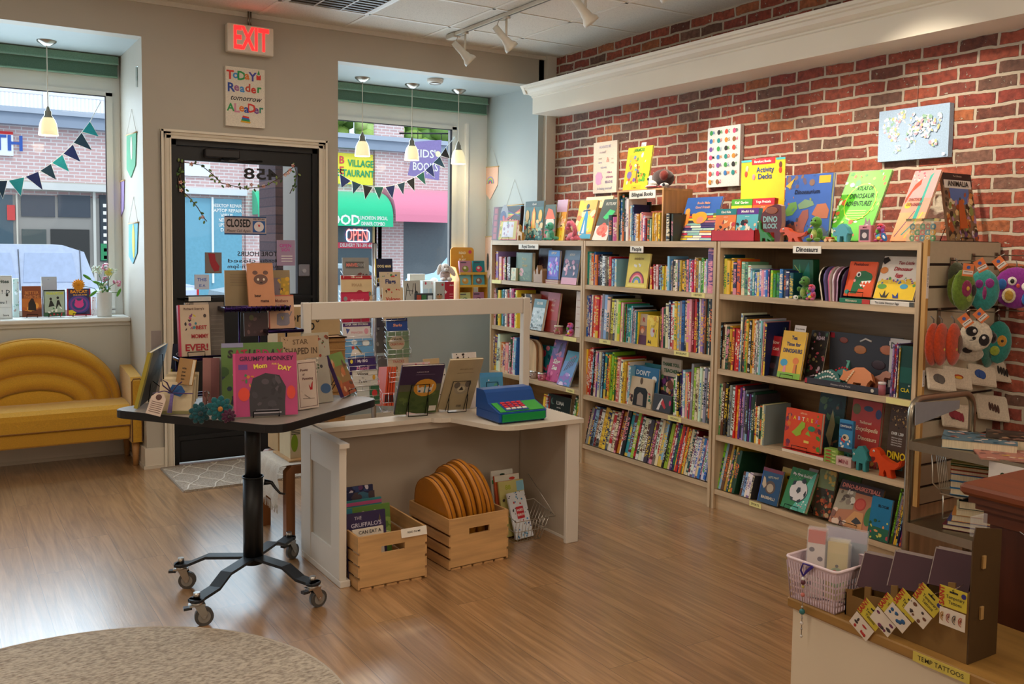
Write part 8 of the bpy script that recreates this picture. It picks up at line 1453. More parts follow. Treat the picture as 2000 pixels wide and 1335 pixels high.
tb('cream Poems of Parenting book beside the magenta one',(585,802),(623,796),(586,707),cover='#cdbcae',th=.03,tilt=6,art=[('r',.06,.04,.94,.05,'#5a3038'),('r',.06,.94,.94,.95,'#5a3038'),('r',.05,.04,.07,.95,'#5a3038'),('r',.93,.04,.95,.95,'#5a3038'),('t',.35,.8,.07,'Poems','#5a3038',{'w':.4}),('t',.3,.71,.06,'of','#5a3038',{'w':.15}),('t',.5,.62,.07,'Parenting','#5a3038',{'w':.7}),('p',[.55,.5,.65,.42,.68,.5,.76,.56,.72,.38,.6,.38],'#b01c28'),('l',.2,.22,.8,.2,.02,'#7a6a60'),('l',.3,.3,.6,.2,.02,'#7a6a60')])
tb('green Saturday picture book behind the magenta book',(435,796),(556,790),(432,672),cover='#5a7a3c',th=.012,art=[('n',40,0,0,1,.55,['#2a3a4a','#6a8a40','#3a5a30','#8aa060','#20303a','#b8903a'],.08),('r',0,.93,.35,1,'#8a8aa8')]+[('t',.14+.115*i,.82,.17,ch,c,{'b':.06,'w':.1,'rot':(i%3-1)*8})for i,(ch,c)in enumerate(zip('SATURDAY',['#2a2424','#a82c40','#a82c40','#2a2424','#a82c58','#a82c58','#2a2424','#a83048']))])
tb('tan picture book lettered Shaped at the back of the table',(556,775),(628,768),(545,660),h=.27,tilt=8,cover='#b89a78',th=.012,art=[('t',.5,.9,.12,'STAR','#7a6248',{'w':.6}),('t',.52,.74,.15,'SHAPED IN','#5e4a38',{'w':.86}),('n',8,.0,.8,.2,1,['#4a3428'],.02),('n',10,0,0,1,.5,['#b8583a','#c89878','#d8b898'],.07),('e',.85,.45,.1,.14,'#b8583a')])
tb('pale green picture book behind the Shaped book',(600,770),(650,764),(600,652),h=.28,tilt=8,cover='#b4ad9a',art=[('n',10,.5,.6,1,1,['#4a6a40','#7a4a38','#a84a3a'],.06)])
tb('thin dark fox picture book on an easel at the right corner',(672,779),(696,768),(648,705),cover='#8a6a3a',spine='#3a2250',th=.016,tilt=22,h=.2,art=[('r',0,.7,1,1,'#6a8a40'),('r',0,0,1,.3,'#9a4a2a'),('n',16,0,.1,1,.9,['#b86a3a','#7a8a4a','#c89a70','#5a3a2a'],.12)],easel='black easel holding the fox picture book')
tb('olive book seen from behind leaning at the left table corner',(268,800),(303,772),(296,682),cover='#2c2a22',spine='#a8983a',th=.014,tilt=-14,h=.24,art=[('r',0,0,.12,1,'#a8983a'),('n',8,.15,0,1,1,['#3c3a32','#5c5846'],.15)])
e_=thing('wire_easel','black wire easel behind the olive book, left table corner','book stand',at(312,782,z=TZ+.004));b=MB();b.tube([(-.05,-.02,0),(-.02,.0,.20),(.02,.03,.20),(.03,.05,0)],.002,'#161618','metal',6);b.tube([(-.03,-.01,.09),(.06,-.05,.01),(.09,-.02,.01),(.02,.03,.09)],.002,'#161618','metal',6);b.build('wire_frame',e_)
b=MB();q=at(317,640,z=TZ+.28);c0=at(300,772,z=TZ+.001)
t=thing('price_card','grey price card sticking up from the olive book','card',(c0.x+.02,c0.y+.04,TZ+.001));b=MB();b.box((-.02,0,.0),(.025,.0015,.29),'#8f8480','paper');b.build('card',t)
# gift bundle with ribbon and tag
p=at(338,808,z=TZ);t=thing('gift_bundle','cream card bundle tied with a purple ribbon on the table','gift bundle',(p.x,p.y,TZ+.001),R(-28));b=MB()
for k in range(5):b.box((-.06+.004*k,.012*k,.012+.014*k),(.07+.002*k,.012*k+.01,.13+.012*k),['#cbb896','#b8a88a','#d8c8a8','#a89878','#c8b898'][k],'paper',T=Matrix.Rotation(R(-16),4,'X'))
b.box((-.065,-.01,0),(.075,.07,.012),'#8a8458','paper');b.build('cards',t)
b=MB();b.prism([(-.02,.085),(.03,.07),(.05,.09),(.035,.115),(.0,.12)],-.004,-.002,'#2f5a94','paper');b.build('blue_motif',t)
b=MB();b.tube([(-.075,-.012,.085),(-.03,-.014,.095),(0,-.016,.088),(.04,-.012,.085),(.08,.0,.082)],.004,'#4a2a66','fabric',8,flat=.5);b.tube([(0,-.018,.09),(-.03,-.03,.12),(-.035,-.03,.145),(-.015,-.025,.13),(0,-.018,.09)],.003,'#3a2050','fabric',6);b.tube([(0,-.018,.09),(.025,-.03,.12),(.045,-.03,.135)],.0025,'#3a2050','fabric',6)
for k in range(4):b.tube([(.002*k,-.02,.085),(.002*k-.002,-.03,.05),(.004*k-.01,-.035,.01)],.004,'#6a5890','fabric',6)
b.build('ribbon',t)
b=MB();b.X=Tm(-.05,-.035,.045,-18,0,0)@Matrix.Rotation(R(14),4,'Y');b.prism([(-.034,-.045),(.026,-.045),(.026,.025),(.01,.045),(-.018,.045),(-.034,.025)],0,.0015,'#cdb8aa','paper');b.ell((-.004,-.001,.028),(.012,.001,.012),'#5a3a34','paper',12)
for k in range(6):b.box((-.026,-.001,.006-.008*k),(.02,0,.0085-.008*k),'#7a6058','paper')
b.build('gift_tag',t)
fbook('small ochre book with black lettering above the card bundle',(343,750),(368,754),(357,690),z=TZ+.115,cover='#a87a34',th=.02,tilt=12,h=.105,art=[('t',.5,.62,.12,'write','#2a2014',{'w':.6}),('t',.5,.48,.12,'your','#2a2014',{'w':.5}),('t',.5,.34,.12,'poem','#2a2014',{'w':.6}),('t',.5,.2,.12,'here','#2a2014',{'w':.6})])
fbook('navy picture book edge with white swirls behind the ochre book',(330,770),(356,772),(336,684),z=TZ,h=.23,cover='#141c34',tilt=8,art=[('e',.6,.8,.3,.12,'#c8ccd8'),('e',.6,.8,.25,.09,'#141c34'),('r',0,.3,.1,.5,'#a8a030')])
for k,(px,c,lb)in enumerate(((396,'#a0706c','dusty pink booklet standing behind the felt flowers'),(412,'#8a5a5c','darker pink booklet standing behind the felt flowers'))):fbook(lb,(px,790),(px+16,790),(px,705),z=TZ,h=.20,tilt=3,cover=c,th=.006,art=[])
fbook('white folded paper card behind the felt flowers',(416,788),(432,788),(416,705),z=TZ,h=.2,tilt=3,cover='#b8bac0',th=.012,art=[('r',.5,0,.52,1,'#8a8c94')])
# felt flowers
def felt_flower(label,px,py,zz,r_,col,cen):
    p=at(px,py,z=TZ+zz);t=thing('felt_flower',label,'flower',(p.x,p.y,TZ+zz));b=MB()
    for l_ in range(2):
        for i in range(9):
            a0=i*.698+l_*.35;rr=r_*(1-.3*l_);b.ell((rr*.6*math.cos(a0),-.006*l_-.004,rr*.6*math.sin(a0)),(rr*.42,.006,rr*.27),col,'fabric',8,T=Matrix.Rotation(-a0,4,'Y'))
    b.build('petals',t);b=MB();b.ell((0,-.018,0),(r_*.2,.01,r_*.2),cen,'fabric',10);b.build('centre',t)
    b=MB();b.tube([(0,0,0),(.01,.01,-zz*.5),(.03,.02,-zz+.004)],.004,'#0c2c30','fabric',6);b.build('stem',t)
felt_flower('large dark teal felt flower with an orange centre',428,797,.05,.052,'#0c5a62','#b8742a');felt_flower('low dark teal felt flower at the left of the pair',390,806,.03,.045,'#0c4a54','#0a3038');felt_flower('dark plum felt flower beside the magenta book',446,812,.02,.03,'#4a1438','#2a0c20')
t=thing('glass_knob','small clear glass ornament among the felt flowers','ornament',at(404,800,z=TZ+.001));b=MB();b.lathe([(.001,0),(.012,0),(.006,.01),(.004,.05),(.012,.06),(.012,.075),(.001,.08)],'#d8d0cc','clear',14);b.build('body',t)
# purple tiered wire stand
sp_=at(515,765,z=TZ);SX,SY=sp_.x,sp_.y+.03;t=thing('tiered_stand','tall two tier stand of dark purple metal on the table','display stand',(SX,SY,TZ+.0005));PU='#2a1a44'
def sp(px,py):q=at(px,py,y=SY);return q.x-SX,q.z-TZ
u1,v1=sp(432,603);u2,v2=sp(555,606);w1,y1_=sp(515,645);w2,y2_=sp(580,640)
b=MB();b.tube([(u1,-.06,v1),(u2,-.06,v1),(u2,.07,v1),(u1,.07,v1)],.011,PU,'metal',8,closed=True);b.box((u1,-.055,v1-.01),(u2,.065,v1-.004),'#201434','metal')
for k in range(14):u=u1+(u2-u1)*k/13;b.tube([(u,-.07,v1-.012),(u+.006,-.073,v1+.014)],.003,'#3a2660','metal',5)
b.build('upper_tray',t)
b=MB();b.tube([(w1,-.08,y1_),(w2,-.08,y1_),(w2,.05,y1_),(w1,.05,y1_)],.008,PU,'metal',8,closed=True);b.box((w1,-.075,y1_-.008),(w2,.045,y1_-.002),'#201434','metal');b.build('lower_tray',t)
l0,z0_=sp(345,702);l1,_=sp(455,702);b=MB();b.tube([(l0,-.04,z0_),(l1,-.04,z0_),(l1,.06,z0_),(l0,.06,z0_)],.008,PU,'metal',8,closed=True);b.box((l0,-.035,z0_-.008),(l1,.055,z0_-.002),'#201434','metal');b.build('left_tray',t)
for u,top in((sp(474,700)[0],v1),(sp(513,700)[0],v1),(sp(566,700)[0],y1_),(sp(452,720)[0],z0_),(sp(350,720)[0],z0_)):b=MB();b.cyl((u,.05,.004),(u,.05,top-.006),.005,col=PU,mat='metal',n=8);b.build('post',t)
b=MB();b.tube([(l0,-.02,.005),(w2,-.02,.005),(w2,.05,.005),(l0,.05,.005)],.005,PU,'metal',6,closed=True);b.build('base_ring',t)
ZU,ZW,ZQ=TZ+v1+.008,TZ+y1_+.006,TZ+z0_+.006
def ys(label,x0,x1,y0,y1,z,dy,**k):return fbook(label,(x0,y1),(x1,y1),(k.pop('tl',x0),y0),y=SY+dy,z=z,**k)
ys('large open tan book jacket with a dark haired figure, upper tray',440,567,528,602,ZU,.05,th=.006,tilt=3,cover='#94805e',art=[('r',.74,.2,.84,.78,'#7a6a74'),('r',.86,.2,.98,.78,'#b8962a'),('n',12,.74,.2,.98,.75,['#3a2030','#d8a830','#5a3028'],.03),('e',.58,.72,.09,.11,'#1c1416'),('p',[.5,.72,.6,.76,.68,.6,.68,.25,.6,.5],'#1c1416'),('e',.555,.66,.035,.04,'#6a4438')]+[('r',.08,.88-.045*k,.44,.886-.045*k,'#5c4e3c')for k in range(8)])
ys('tan card standing above the upper tray jacket',491,533,513,604,ZU,.06,th=.003,tilt=2,cover='#9c8460',hard=False,art=[])
ys('peach Bear Mama picture book leaning on the upper tray',487,538,553,602,ZU,-.03,tl=466,th=.012,tilt=12,cover='#c98a62',art=[('e',.5,.62,.27,.2,'#6a4a40'),('e',.3,.78,.1,.08,'#6a4a40'),('e',.7,.78,.1,.08,'#6a4a40'),('e',.4,.62,.04,.05,'#e8d8c0'),('e',.62,.62,.04,.05,'#e8d8c0'),('e',.51,.55,.05,.03,'#2a1814'),('t',.35,.24,.10,'bear','#3a2018',{'b':.04,'w':.25}),('t',.6,.12,.10,'mama','#3a2018',{'b':.04,'w':.32})])
ys('peach picture book with a grey jug on the lower tray',527,576,577,640,ZW,-.02,th=.015,tilt=8,cover='#c79a7c',spine='#a8442e',art=[('r',0,.96,1,1,'#b8604a'),('t',.5,.82,.12,'Mothers','#7a3a34',{'s':.2,'w':.6}),('t',.5,.7,.1,'Love','#b86a5a',{'s':.2,'w':.4}),('p',[.28,.12,.3,.42,.4,.46,.75,.46,.8,.4,.8,.14,.7,.08,.4,.08],'#7c7480'),('l',.8,.35,.9,.5,.04,'#7c7480'),('t',.52,.3,.14,'V','#c8a830',{'b':.06,'w':.12})])
ys('brown framed picture book low inside the lower tray',478,524,612,642,ZW-.03,-.01,th=.01,tilt=4,cover='#3c2428',art=[('e',.3,.8,.1,.12,'#5a5a30'),('n',8,.1,.1,.9,.9,['#4a3034','#2a1a1e','#6a4a48'],.08)])
ys('cream Best Mommy Ever book on the left tray',352,412,614,697,ZQ,-.02,tl=362,th=.03,tilt=8,cover='#c4ae96',spine='#a81c44',art=[('r',0,0,.05,1,'#b82450'),('t',.5,.92,.06,"Richard Scarry's",'#5a4038',{'w':.7}),('n',16,.12,.52,.55,.8,['#7a3a7a','#c8b030','#2f7a8a','#2a2020','#b04a60'],.05),('e',.85,.78,.05,.06,'#3a2c28'),('t',.72,.55,.10,'BEST','#a0222c',{'b':.05,'w':.36}),('t',.66,.38,.11,'MOMMY','#a0222c',{'b':.05,'w':.56}),('t',.55,.16,.18,'EVER!','#a0222c',{'b':.06,'w':.84})],easel='black easel lip under the Best Mommy Ever book')
ys('patterned grey book behind the Best Mommy Ever book',364,440,592,697,ZQ,.03,th=.01,tilt=5,cover='#6e645c',art=[('n',24,0,.78,.2,1,['#3a2c28','#a89888'],.03),('r',.22,.82,.6,1,'#a89a8c'),('t',.4,.9,.03,'new','#2a2420',{'w':.1})]+[('r',.65,.1+.08*k,.95,.11+.08*k,'#8a8078')for k in range(9)])
fbook('folded white zigzag paper with animal drawings, table right',(612,790),(652,784),(608,668),z=TZ,h=.20,tilt=14,cover='#9c968a',art=[('n',12,.0,.3,1,1,['#4a5a40','#3a3a40','#c8c0b0'],.07),('e',.7,.3,.25,.2,'#3a5a80')])
# ================================================================ steel cart
t=thing('steel_cart','stainless steel book cart with a curved handle at the right','cart',(3.40,1.5,0));ST='#a8a090';CX,CY=.44,.80
for yy in(0,CY):
    b=MB();zt=.885;pts=[(0,yy,.08),(0,yy,zt-.07)]+[(.07-.07*math.cos(R(q)),yy,zt-.07+.07*math.sin(R(q)))for q in range(15,91,15)]+[(CX-.07+.07*math.sin(R(q)),yy,zt-.07+.07*math.cos(R(q)))for q in range(0,91,15)]+[(CX,yy,.08)]
    b.tube(pts,.015,ST,'metal',12,flat=1);b.build('end_frame',t)
for z in(.70,.36):b=MB();b.box((-.012,0,z),(CX+.012,CY,z+.012),'#948c7c','metal');b.box((-.014,0,z-.018),(-.010,CY,z+.018),ST,'metal');b.box((0,CY-.006,z-.018),(CX,CY,z+.018),ST,'metal');b.build('shelf',t)
for x in(0,CX):
    for yy in(0,CY):b=MB();b.cyl((x-.012,yy,.04),(x+.012,yy,.04),.04,col='#3a3a3c',mat='plastic',n=16);b.build('castor',t)
b=MB();pp=[at(*q,y=2.279)for q in((1786,785),(1872,781),(1871,797),(1785,830))];b=MB();b.prism([(q.x,q.z)for q in pp][::-1],2.272,2.275,'#8c8c92','paper');o=b.build('paper_sheet');tag(o,'grey paper sheet taped inside the cart handle','paper sheet')
def flat(label,x,y,z,w_,d,th,rz,cover,art=None,tz='#d8c8a8',**k):
    q=thing(k.get('name','book'),label,k.get('cat','book'),(x,y,z+.0005),R(rz),k.get('group'));b=MB();b.box((-w_/2,-d/2,0),(w_/2,d/2,.0016),cover,'gloss');b.box((-w_/2,-d/2,th-.0016),(w_/2,d/2,th),cover,'gloss');b.box((-w_/2,d/2-.0016,0),(w_/2,d/2,th),k.get('spine',cover),'gloss');b.build('covers',q);b=MB();b.box((-w_/2+.003,-d/2+.003,.0016),(w_/2-.003,d/2-.0016,th-.0016),tz,'page');b.build('pages',q)
    if art:q2=thing('x',None,None);bpy.data.objects.remove(q2);b=MB();n0=len(bpy.data.objects);h_=bpy.data.objects.new('cover_side',None);C.objects.link(h_);h_.parent=q;h_.matrix_local=Matrix.Translation((0,-d/2,th))@Matrix.Rotation(R(-90),4,'X');art_parts(h_,w_,d,art)
    return q
zt=.713
flat('thick picture book with a blue edge lying on the cart',3.565,2.10,zt,.27,.21,.036,-60,'#5a7a8a',[('n',40,0,0,1,1,['#c8a890','#4a5a5a','#d8d0c8','#8a4a40','#2f5a70','#e0c8b8'],.06)])
flat('dark patterned book lying behind the blue edged one, cart top',3.72,2.02,zt,.25,.22,.040,-60,'#3a302a',[('n',40,0,0,1,1,['#6a4a3a','#a88868','#2a2420','#8a6a5a'],.06)])
flat('black book with white graffiti lettering on the cart',3.70,1.76,zt,.27,.25,.044,-70,'#1a181c',[('t',.5,.5,.4,'JR','#d8d4d0',{'b':.04,'s':.3,'w':.5})],tz='#b89a88')
flat('thin pink magazine lying at the cart front edge',3.50,1.93,zt,.25,.20,.006,-50,'#b8786a',[('n',24,0,0,1,1,['#c89a50','#8a5a5a','#d8b8a8'],.07)])
flat('thin white and violet magazine at the right of the cart',3.53,1.62,zt,.22,.18,.007,-75,'#b8b0b4',[('n',24,0,0,1,1,['#5a4a8a','#6a8a60','#d8d8d8','#2a2a30'],.07)])
z=.373
for k,(c,th,lb)in enumerate((('#6a1c30',.018,'maroon paperback at the bottom of the cart stack'),('#28407a',.018,'blue paperback, second from bottom of the cart stack'),('#c8813a',.026,'orange spined book, third from bottom of the cart stack'),('#d8c8a0',.026,'cream paged book under the Brave book'))):flat(lb,3.565+.008*k,2.10-.01*k,z,.22,.155,th,-68+3*k,c);z+=th+.001
flat('dark teal Brave book on top of the cart stack',3.60,2.06,z,.23,.16,.032,-60,'#12262e',[('t',.55,.55,.32,'BRAVE','#3f8a90',{'b':.04,'w':.7}),('t',.4,.25,.1,'a true story','#8a9a9a',{'w':.4})])
z=.373
t=thing('wire_basket','white wire basket of blue books inside the cart','wire basket',(3.47,2.215,.532));b=MB()
for k in range(6):b.tube([(-.02+.012*k,.0,.17),(-.012+.012*k,-.02,.0),(.1+.01*k,-.10,-.01)],.002,'#d8d0c0','metal',5)
b.tube([(-.03,.01,.175),(.12,-.14,.12)],.003,'#d8d0c0','metal',6);b.tube([(-.03,.01,.175),(-.03,.0,.02),(.0,-.03,-.02)],.003,'#d8d0c0','metal',6);b.tube([(0,-.03,-.02),(0,-.03,-.125),(.2,-.03,-.125),(.2,-.03,-.02)],.003,'#d8d0c0','metal',6);b.box((-.01,-.12,-.022),(.22,-.02,-.018),'#c8c0b0','metal');b.build('basket',t)
z=.516
for k,(c,th,lb)in enumerate((('#3f80b0',.026,'lowest blue book'),('#3a78a8',.026,'middle blue book'),('#4288b8',.026,'top blue book'),('#b8383a',.014,'thin red and white book above the blue ones'),('#c87828',.014,'thin orange book near the top'),('#3f7a3a',.006,'thin green book near the top'),('#b0a040',.006,'thin olive book on top'))):flat(lb+' of the wire basket stack',3.585+.006*k,2.10+.004*k,z,.20,.17,th,-66,c);z+=th+.0012
pp=at(1932,893,x=3.383);t=thing('cart_sign','white paper sign reading Spring on the cart front','sign',(3.383,0,0));y1=pp.y;b=MB();b.box((0,y1-.22,.63),(.002,y1,.705),'#d8d0c8','paper');b.build('paper',t);b=MB();b.text('Spring',.04,Tm(-.0008,y1-.095,.655,90,0,-90),'#1f3a20','paper',bold=.04,wid=.13);b.build('lettering',t)
# ================================================================ felt bags and pouches on the slatwall
WY=2.505
def peg(px,py,ln=.13):
    p=at(px,py,y=WY);t=thing('wall_peg',None,'peg',(p.x,WY-.002,p.z));t['label']='chrome slatwall peg holding felt bags';t['group']='chrome pegs on the slatwall';b=MB();b.box((-.012,-.003,-.07),(.012,0,.012),'#8a8478','metal');b.tube([(0,0,0),(0,-ln,.0),(0,-ln-.02,.014)],.003,'#a8a298','metal',8);b.build('peg',t)
for q in((1858,508),(1900,500),(1945,498),(1833,606),(1890,606),(1945,604)):peg(*q)
def fbag(label,px,py,y,r_,col,deco,yaw=0,shape=(1,.25,1.15),name='felt_bag'):
    p=at(px,py,y=y);t=thing(name,label,'bag',(p.x,y,p.z),R(yaw));b=MB();b.ell((0,0,0),(r_*shape[0],r_*shape[1],r_*shape[2]),col,'plush',16);b.build('body',t);b=MB()
    for d in deco:b.ell((d[0]*r_,-r_*shape[1]*d[6]if len(d)>6 else-r_*shape[1]*.92,d[1]*r_),(d[2]*r_,.004,d[3]*r_),d[4],d[5]if len(d)>5 else 'plush',12)
    b.build('decoration',t);b=MB();b.tube([(0,0,r_*shape[2]*.9),(0,0,r_*shape[2]*1.15),(0,.015,r_*shape[2]*1.3)],.003,'#5a5048','fabric',5);b.build('loop',t);return t
def htag(label,px,py,y,rz,w_=.045):
    p=at(px,py,y=y);t=thing('hang_tag',label,'price tag',(p.x,y,p.z));b=MB();b.X=Matrix.Rotation(R(-45),4,'Z')@Matrix.Rotation(R(rz),4,'Y');b.box((-w_/2,0,-w_*.62),(w_/2,.001,w_*.62),'#d8743a','paper');b.box((-w_*.45,-.001,-w_*.42),(w_*.45,0,-.05*w_),'#d8d0c8','paper');b.cyl((0,-.001,w_*.25),(0,-.002,w_*.25),w_*.17,col='#3a58a0',mat='paper',n=14);b.box((-w_*.35,-.0015,-w_*.22),(w_*.35,-.001,-w_*.16),'#3a3030','paper');b.build('tag',t)
fbag('purple owl felt bag with white and gold belly',1984,562,2.38,.085,'#7a1c7e',[(-.25,.38,.24,.24,'#d8d0c8'),(.45,.08,.24,.24,'#d8d0c8'),(-.25,.38,.11,.13,'#1c1818','gloss',1.1),(.45,.08,.11,.13,'#1c1818','gloss',1.1),(.05,.12,.1,.12,'#b8402c','plush',1),(-.38,-.42,.36,.42,'#c8b898'),(-.38,-.42,.24,.3,'#a8822a','plush',1.05),(-.75,.2,.25,.3,'#1f5aa0'),(.55,-.6,.3,.4,'#1f5aa0')],yaw=-48,shape=(1.15,.25,1.15))
fbag('green and crimson flower felt bag at the left of the upper row',1882,566,2.40,.075,'#5f7a20',[(0,.1,.35,.5,'#8a2050'),(.05,.1,.12,.14,'#c8a030','plush',1.05),(.5,0,.18,.35,'#2a2420'),(.2,-.5,.2,.2,'#8a9a40')],yaw=-20,shape=(.8,.3,1.25))
fbag('second green felt bag behind the flowered one',1872,562,2.46,.072,'#6a7f28',[(-.2,.0,.2,.5,'#6a1c40')],yaw=-40,shape=(.7,.3,1.2))
fbag('teal felt bag with purple balloon shapes',1921,566,2.41,.08,'#2f8a84',[(-.3,.35,.22,.25,'#7a2478'),(.25,.4,.25,.28,'#8a2880'),(.0,-.15,.12,.4,'#8a2868')],yaw=-45,shape=(.85,.25,1.2))
fbag('dark olive felt bag corner behind the tags',1868,535,2.47,.05,'#4a4f38',[(0,0,.3,.3,'#3c402c')],yaw=-30,shape=(.8,.3,1.1))
fbag('white panda felt bag with black ears',1906,655,2.36,.068,'#cfc4b0',[(-.3,.3,.38,.34,'#1c1616'),(.45,-.25,.34,.40,'#1c1616'),(-.15,.32,.12,.12,'#d8d0c8','plush',1.05),(.42,-.1,.11,.11,'#d8d0c8','plush',1.05),(-.15,-.15,.12,.12,'#1c1616'),(-.3,-.28,.15,.03,'#1c1616')],yaw=-48,shape=(1,.3,1.02))
fbag('lower pale panda felt bag behind the first panda',1893,690,2.42,.055,'#b8ab98',[(-.2,.3,.4,.25,'#221a1a')],yaw=-48,shape=(1.1,.25,.7))
for k,(px,py,lb)in enumerate(((1918,620,'upper black panda ear pompom bag'),(1940,660,'right black panda ear pompom bag'))):fbag(lb,px,py,2.35,.025,'#171212',[(0,0,.5,.5,'#201818')],shape=(1,.5,1))
for k,(px,lb)in enumerate(((1822,'leftmost orange felt pouch of the lower row'),(1838,'middle orange felt pouch of the lower row'),(1862,'right orange felt pouch with a beaded panel, lower row'))):fbag(lb,px,672,2.36+.02*(2-k),.07,'#b83c10',[(.3,0,.35,.6,'#5a3a20' if k else '#a0340e'),(-.1,-.3,.08,.1,'#c8a040')],yaw=5,shape=(.85,.3,1.35),name='felt_pouch')
fbag('teal felt bag with an orange lion at the right of the lower row',1950,668,2.43,.078,'#1f7a70',[(.1,.1,.3,.35,'#b8842a'),(.1,.1,.1,.1,'#2a2018','plush',1.05),(-.3,-.5,.3,.3,'#8a9a30')],yaw=-35,shape=(.8,.25,1.3))
fbag('second teal felt bag behind the lion bag',1930,682,2.46,.07,'#2a6a5c',[(0,-.2,.25,.4,'#1f5048')],shape=(.8,.25,1.25))
for a in((1891,527,2.34,5),(1916,518,2.35,-30),(1953,514,2.33,-40),(1886,626,2.33,-40),(1916,616,2.34,-45)):htag('orange and white hang tag, '+{1891:'leftmost of the upper three',1916:'second of the upper three' if a[1]==518 else 'above the panda',1953:'above the purple owl',1886:'left of the panda'}[a[0]],*a)
MO={'rhino':'#5a5450','red hot dog':'#a83c20','blue bird':'#2a4a8a','black giraffe':'#2a2420','rainbow':'#8a2a38','brown bus':'#4a2c24'}
for px,py,w_,ml,lb in((1838,742,.10,'rhino','upper left'),(1870,738,.10,'red hot dog','upper second'),(1918,733,.10,'blue bird','upper third'),(1955,725,.10,'black giraffe','upper right'),(1868,812,.11,'rainbow','lower left'),(1938,796,.12,'brown bus','lower right')):
    w_*=1.45;p=at(px,py,y=2.462);t=thing('canvas_pouch',f'cream canvas pouch with a {ml} print, {lb} of the slatwall pouches','pouch',mat=Matrix.Translation(p)@Euler((R(-25),R(8),R(-22))).to_matrix().to_4x4(),group='printed canvas pouches');b=MB();b.box((-w_/2,-.008,-w_*.36),(w_/2,.008,w_*.36),'#c9bba6','fabric',bev=.006);b.build('pouch',t);b=MB();c=MO[ml]
    if ml=='rainbow':b.text('RAINBOW',.02,Tm(-.01,-.0095,-.015,90),'#3a2a2a','paper',bold=.04,wid=.05)
    for j in range(4 if ml in('black giraffe','brown bus','rainbow')else 2):b.ell(((-.02+.014*j)if ml!='red hot dog' else.0,-.009-.001*j,.004*(1-j)),(.007 if ml in('black giraffe','brown bus')else.026-.006*j,.001,.022 if ml!='red hot dog' else.011-.004*j),c if j%2==0 or ml!='red hot dog' else '#c89a30','paper',10)
    b.build('print',t)
# ================================================================ white cabinet with wooden top, basket, tattoo box
HZ=.55;t=thing('low_cabinet','white low cabinet with a wooden top at the lower right','cabinet',(1.97,1.1,0));WC='#b79a58'
b=MB();b.box((.0,-.30,0),(.30,.565,HZ-.027),'#d6c6ac','paint');b.build('body',t);b=MB();b.box((-.012,-.31,HZ-.027),(.32,.578,HZ),'#9a7238','woody',bev=.004);b.build('wooden_top',t)
b=MB();ya,yb_=at(1783,1270,x=1.955).y,at(1893,1325,x=1.955).y;ym=(ya+yb_)/2-1.1;hw=(ya-yb_)/2;b.box((-.0145,ym-hw,HZ-.026),(-.0125,ym+hw,HZ-.002),'#c8b450','paper');b.text('TEMP TATTOOS',.016,Tm(-.0152,ym,HZ-.014,90,0,-90),'#4a4020','paper',bold=.01,wid=hw*1.8);b.build('shelf_label',t)
# basket
t=thing('plastic_basket','white slotted plastic basket on the wooden top','basket',(2.042,1.60,HZ+.0008),R(2));b=MB();W2,D2,H2=.088,.079,.115;PL='#d3bcc4'
b.box((-W2*.88,-D2*.9,0),(W2*.88,D2*.9,.003),PL,'plastic')
for f_,(x0,x1)in enumerate(((-W2*.88,-W2),(W2*.88,W2))):
    for k in range(9):
        for z0,z1 in((.0,.004),(.016,.021),(.033,.038),(.05,.056),(.067,.072),(.084,H2)):
            if k==0:u0,u1=x0+(x1-x0)*z0/H2,x0+(x1-x0)*z1/H2;b.grid([[(u0,-D2*(.9+.1*z0/H2),z0),(u0,D2*(.9+.1*z0/H2),z0)],[(u1,-D2*(.9+.1*z1/H2),z1),(u1,D2*(.9+.1*z1/H2),z1)]],L(PL),'plastic',False)
    for k in range(19):v=-1+2*k/18;b.tube([(x0,v*D2*.9,0),(x1,v*D2,H2*.9)],.0017,PL,'plastic',5)
for f_,sg in enumerate((-1,1)):
    for z0,z1 in((.0,.004),(.016,.021),(.033,.038),(.05,.056),(.067,.072),(.084,H2)):y0_,y1_=sg*D2*(.9+.1*z0/H2),sg*D2*(.9+.1*z1/H2);b.grid([[(-W2*(.88+.12*z0/H2),y0_,z0),(W2*(.88+.12*z0/H2),y0_,z0)],[(-W2*(.88+.12*z1/H2),y1_,z1),(W2*(.88+.12*z1/H2),y1_,z1)]],L(PL),'plastic',False)
    for k in range(15):v=-1+2*k/14;b.tube([(v*W2*.88,sg*D2*.9,0),(v*W2,sg*D2,H2*.9)],.0017,PL,'plastic',5)
b.build('slotted_body',t);b=MB();b.tube([(q[0],q[1],H2)for q in rrect(-W2-.003,-D2-.003,W2+.003,D2+.003,.015,4)],.004,'#e0ccd2','plastic',8,closed=True);b.build('rim',t)
def inb(name,label,cat,x,y,z,w_,h,col,top,art,th=.004,rz=-60,tilt=10,grp=None):
    q=thing(name,label,cat,mat=Matrix.Translation((x,y,z))@Matrix.Rotation(R(rz),4,'Z')@Matrix.Rotation(R(-tilt),4,'X'),group=grp);b=MB();b.box((-w_/2,0,0),(w_/2,th,h),col,'gloss');b.box((-w_/2,-.0003,h*.82),(w_/2,th+.0003,h+.003),top,'gloss');b.build('packet',q);art_parts(q,w_,h,art)
    b=MB();b.box((-w_/2-.003,-.0012,-.001),(w_/2+.003,th+.001,h+.008),'#f0f0f0','film');b.build('sleeve',q)
zb_=HZ+.005
for k in range(3):inb('sticker_packet',['front','middle','rear'][k]+' pink topped sticker packet in the white basket','packet',1.998+.009*k,1.622+.005*k,zb_+.004,.045,.175,'#d8ccc8','#c8584a',[('e',.25+.5*(i%2),.72-.13*i,.16,.14,'#4a3850')for i in range(5)])
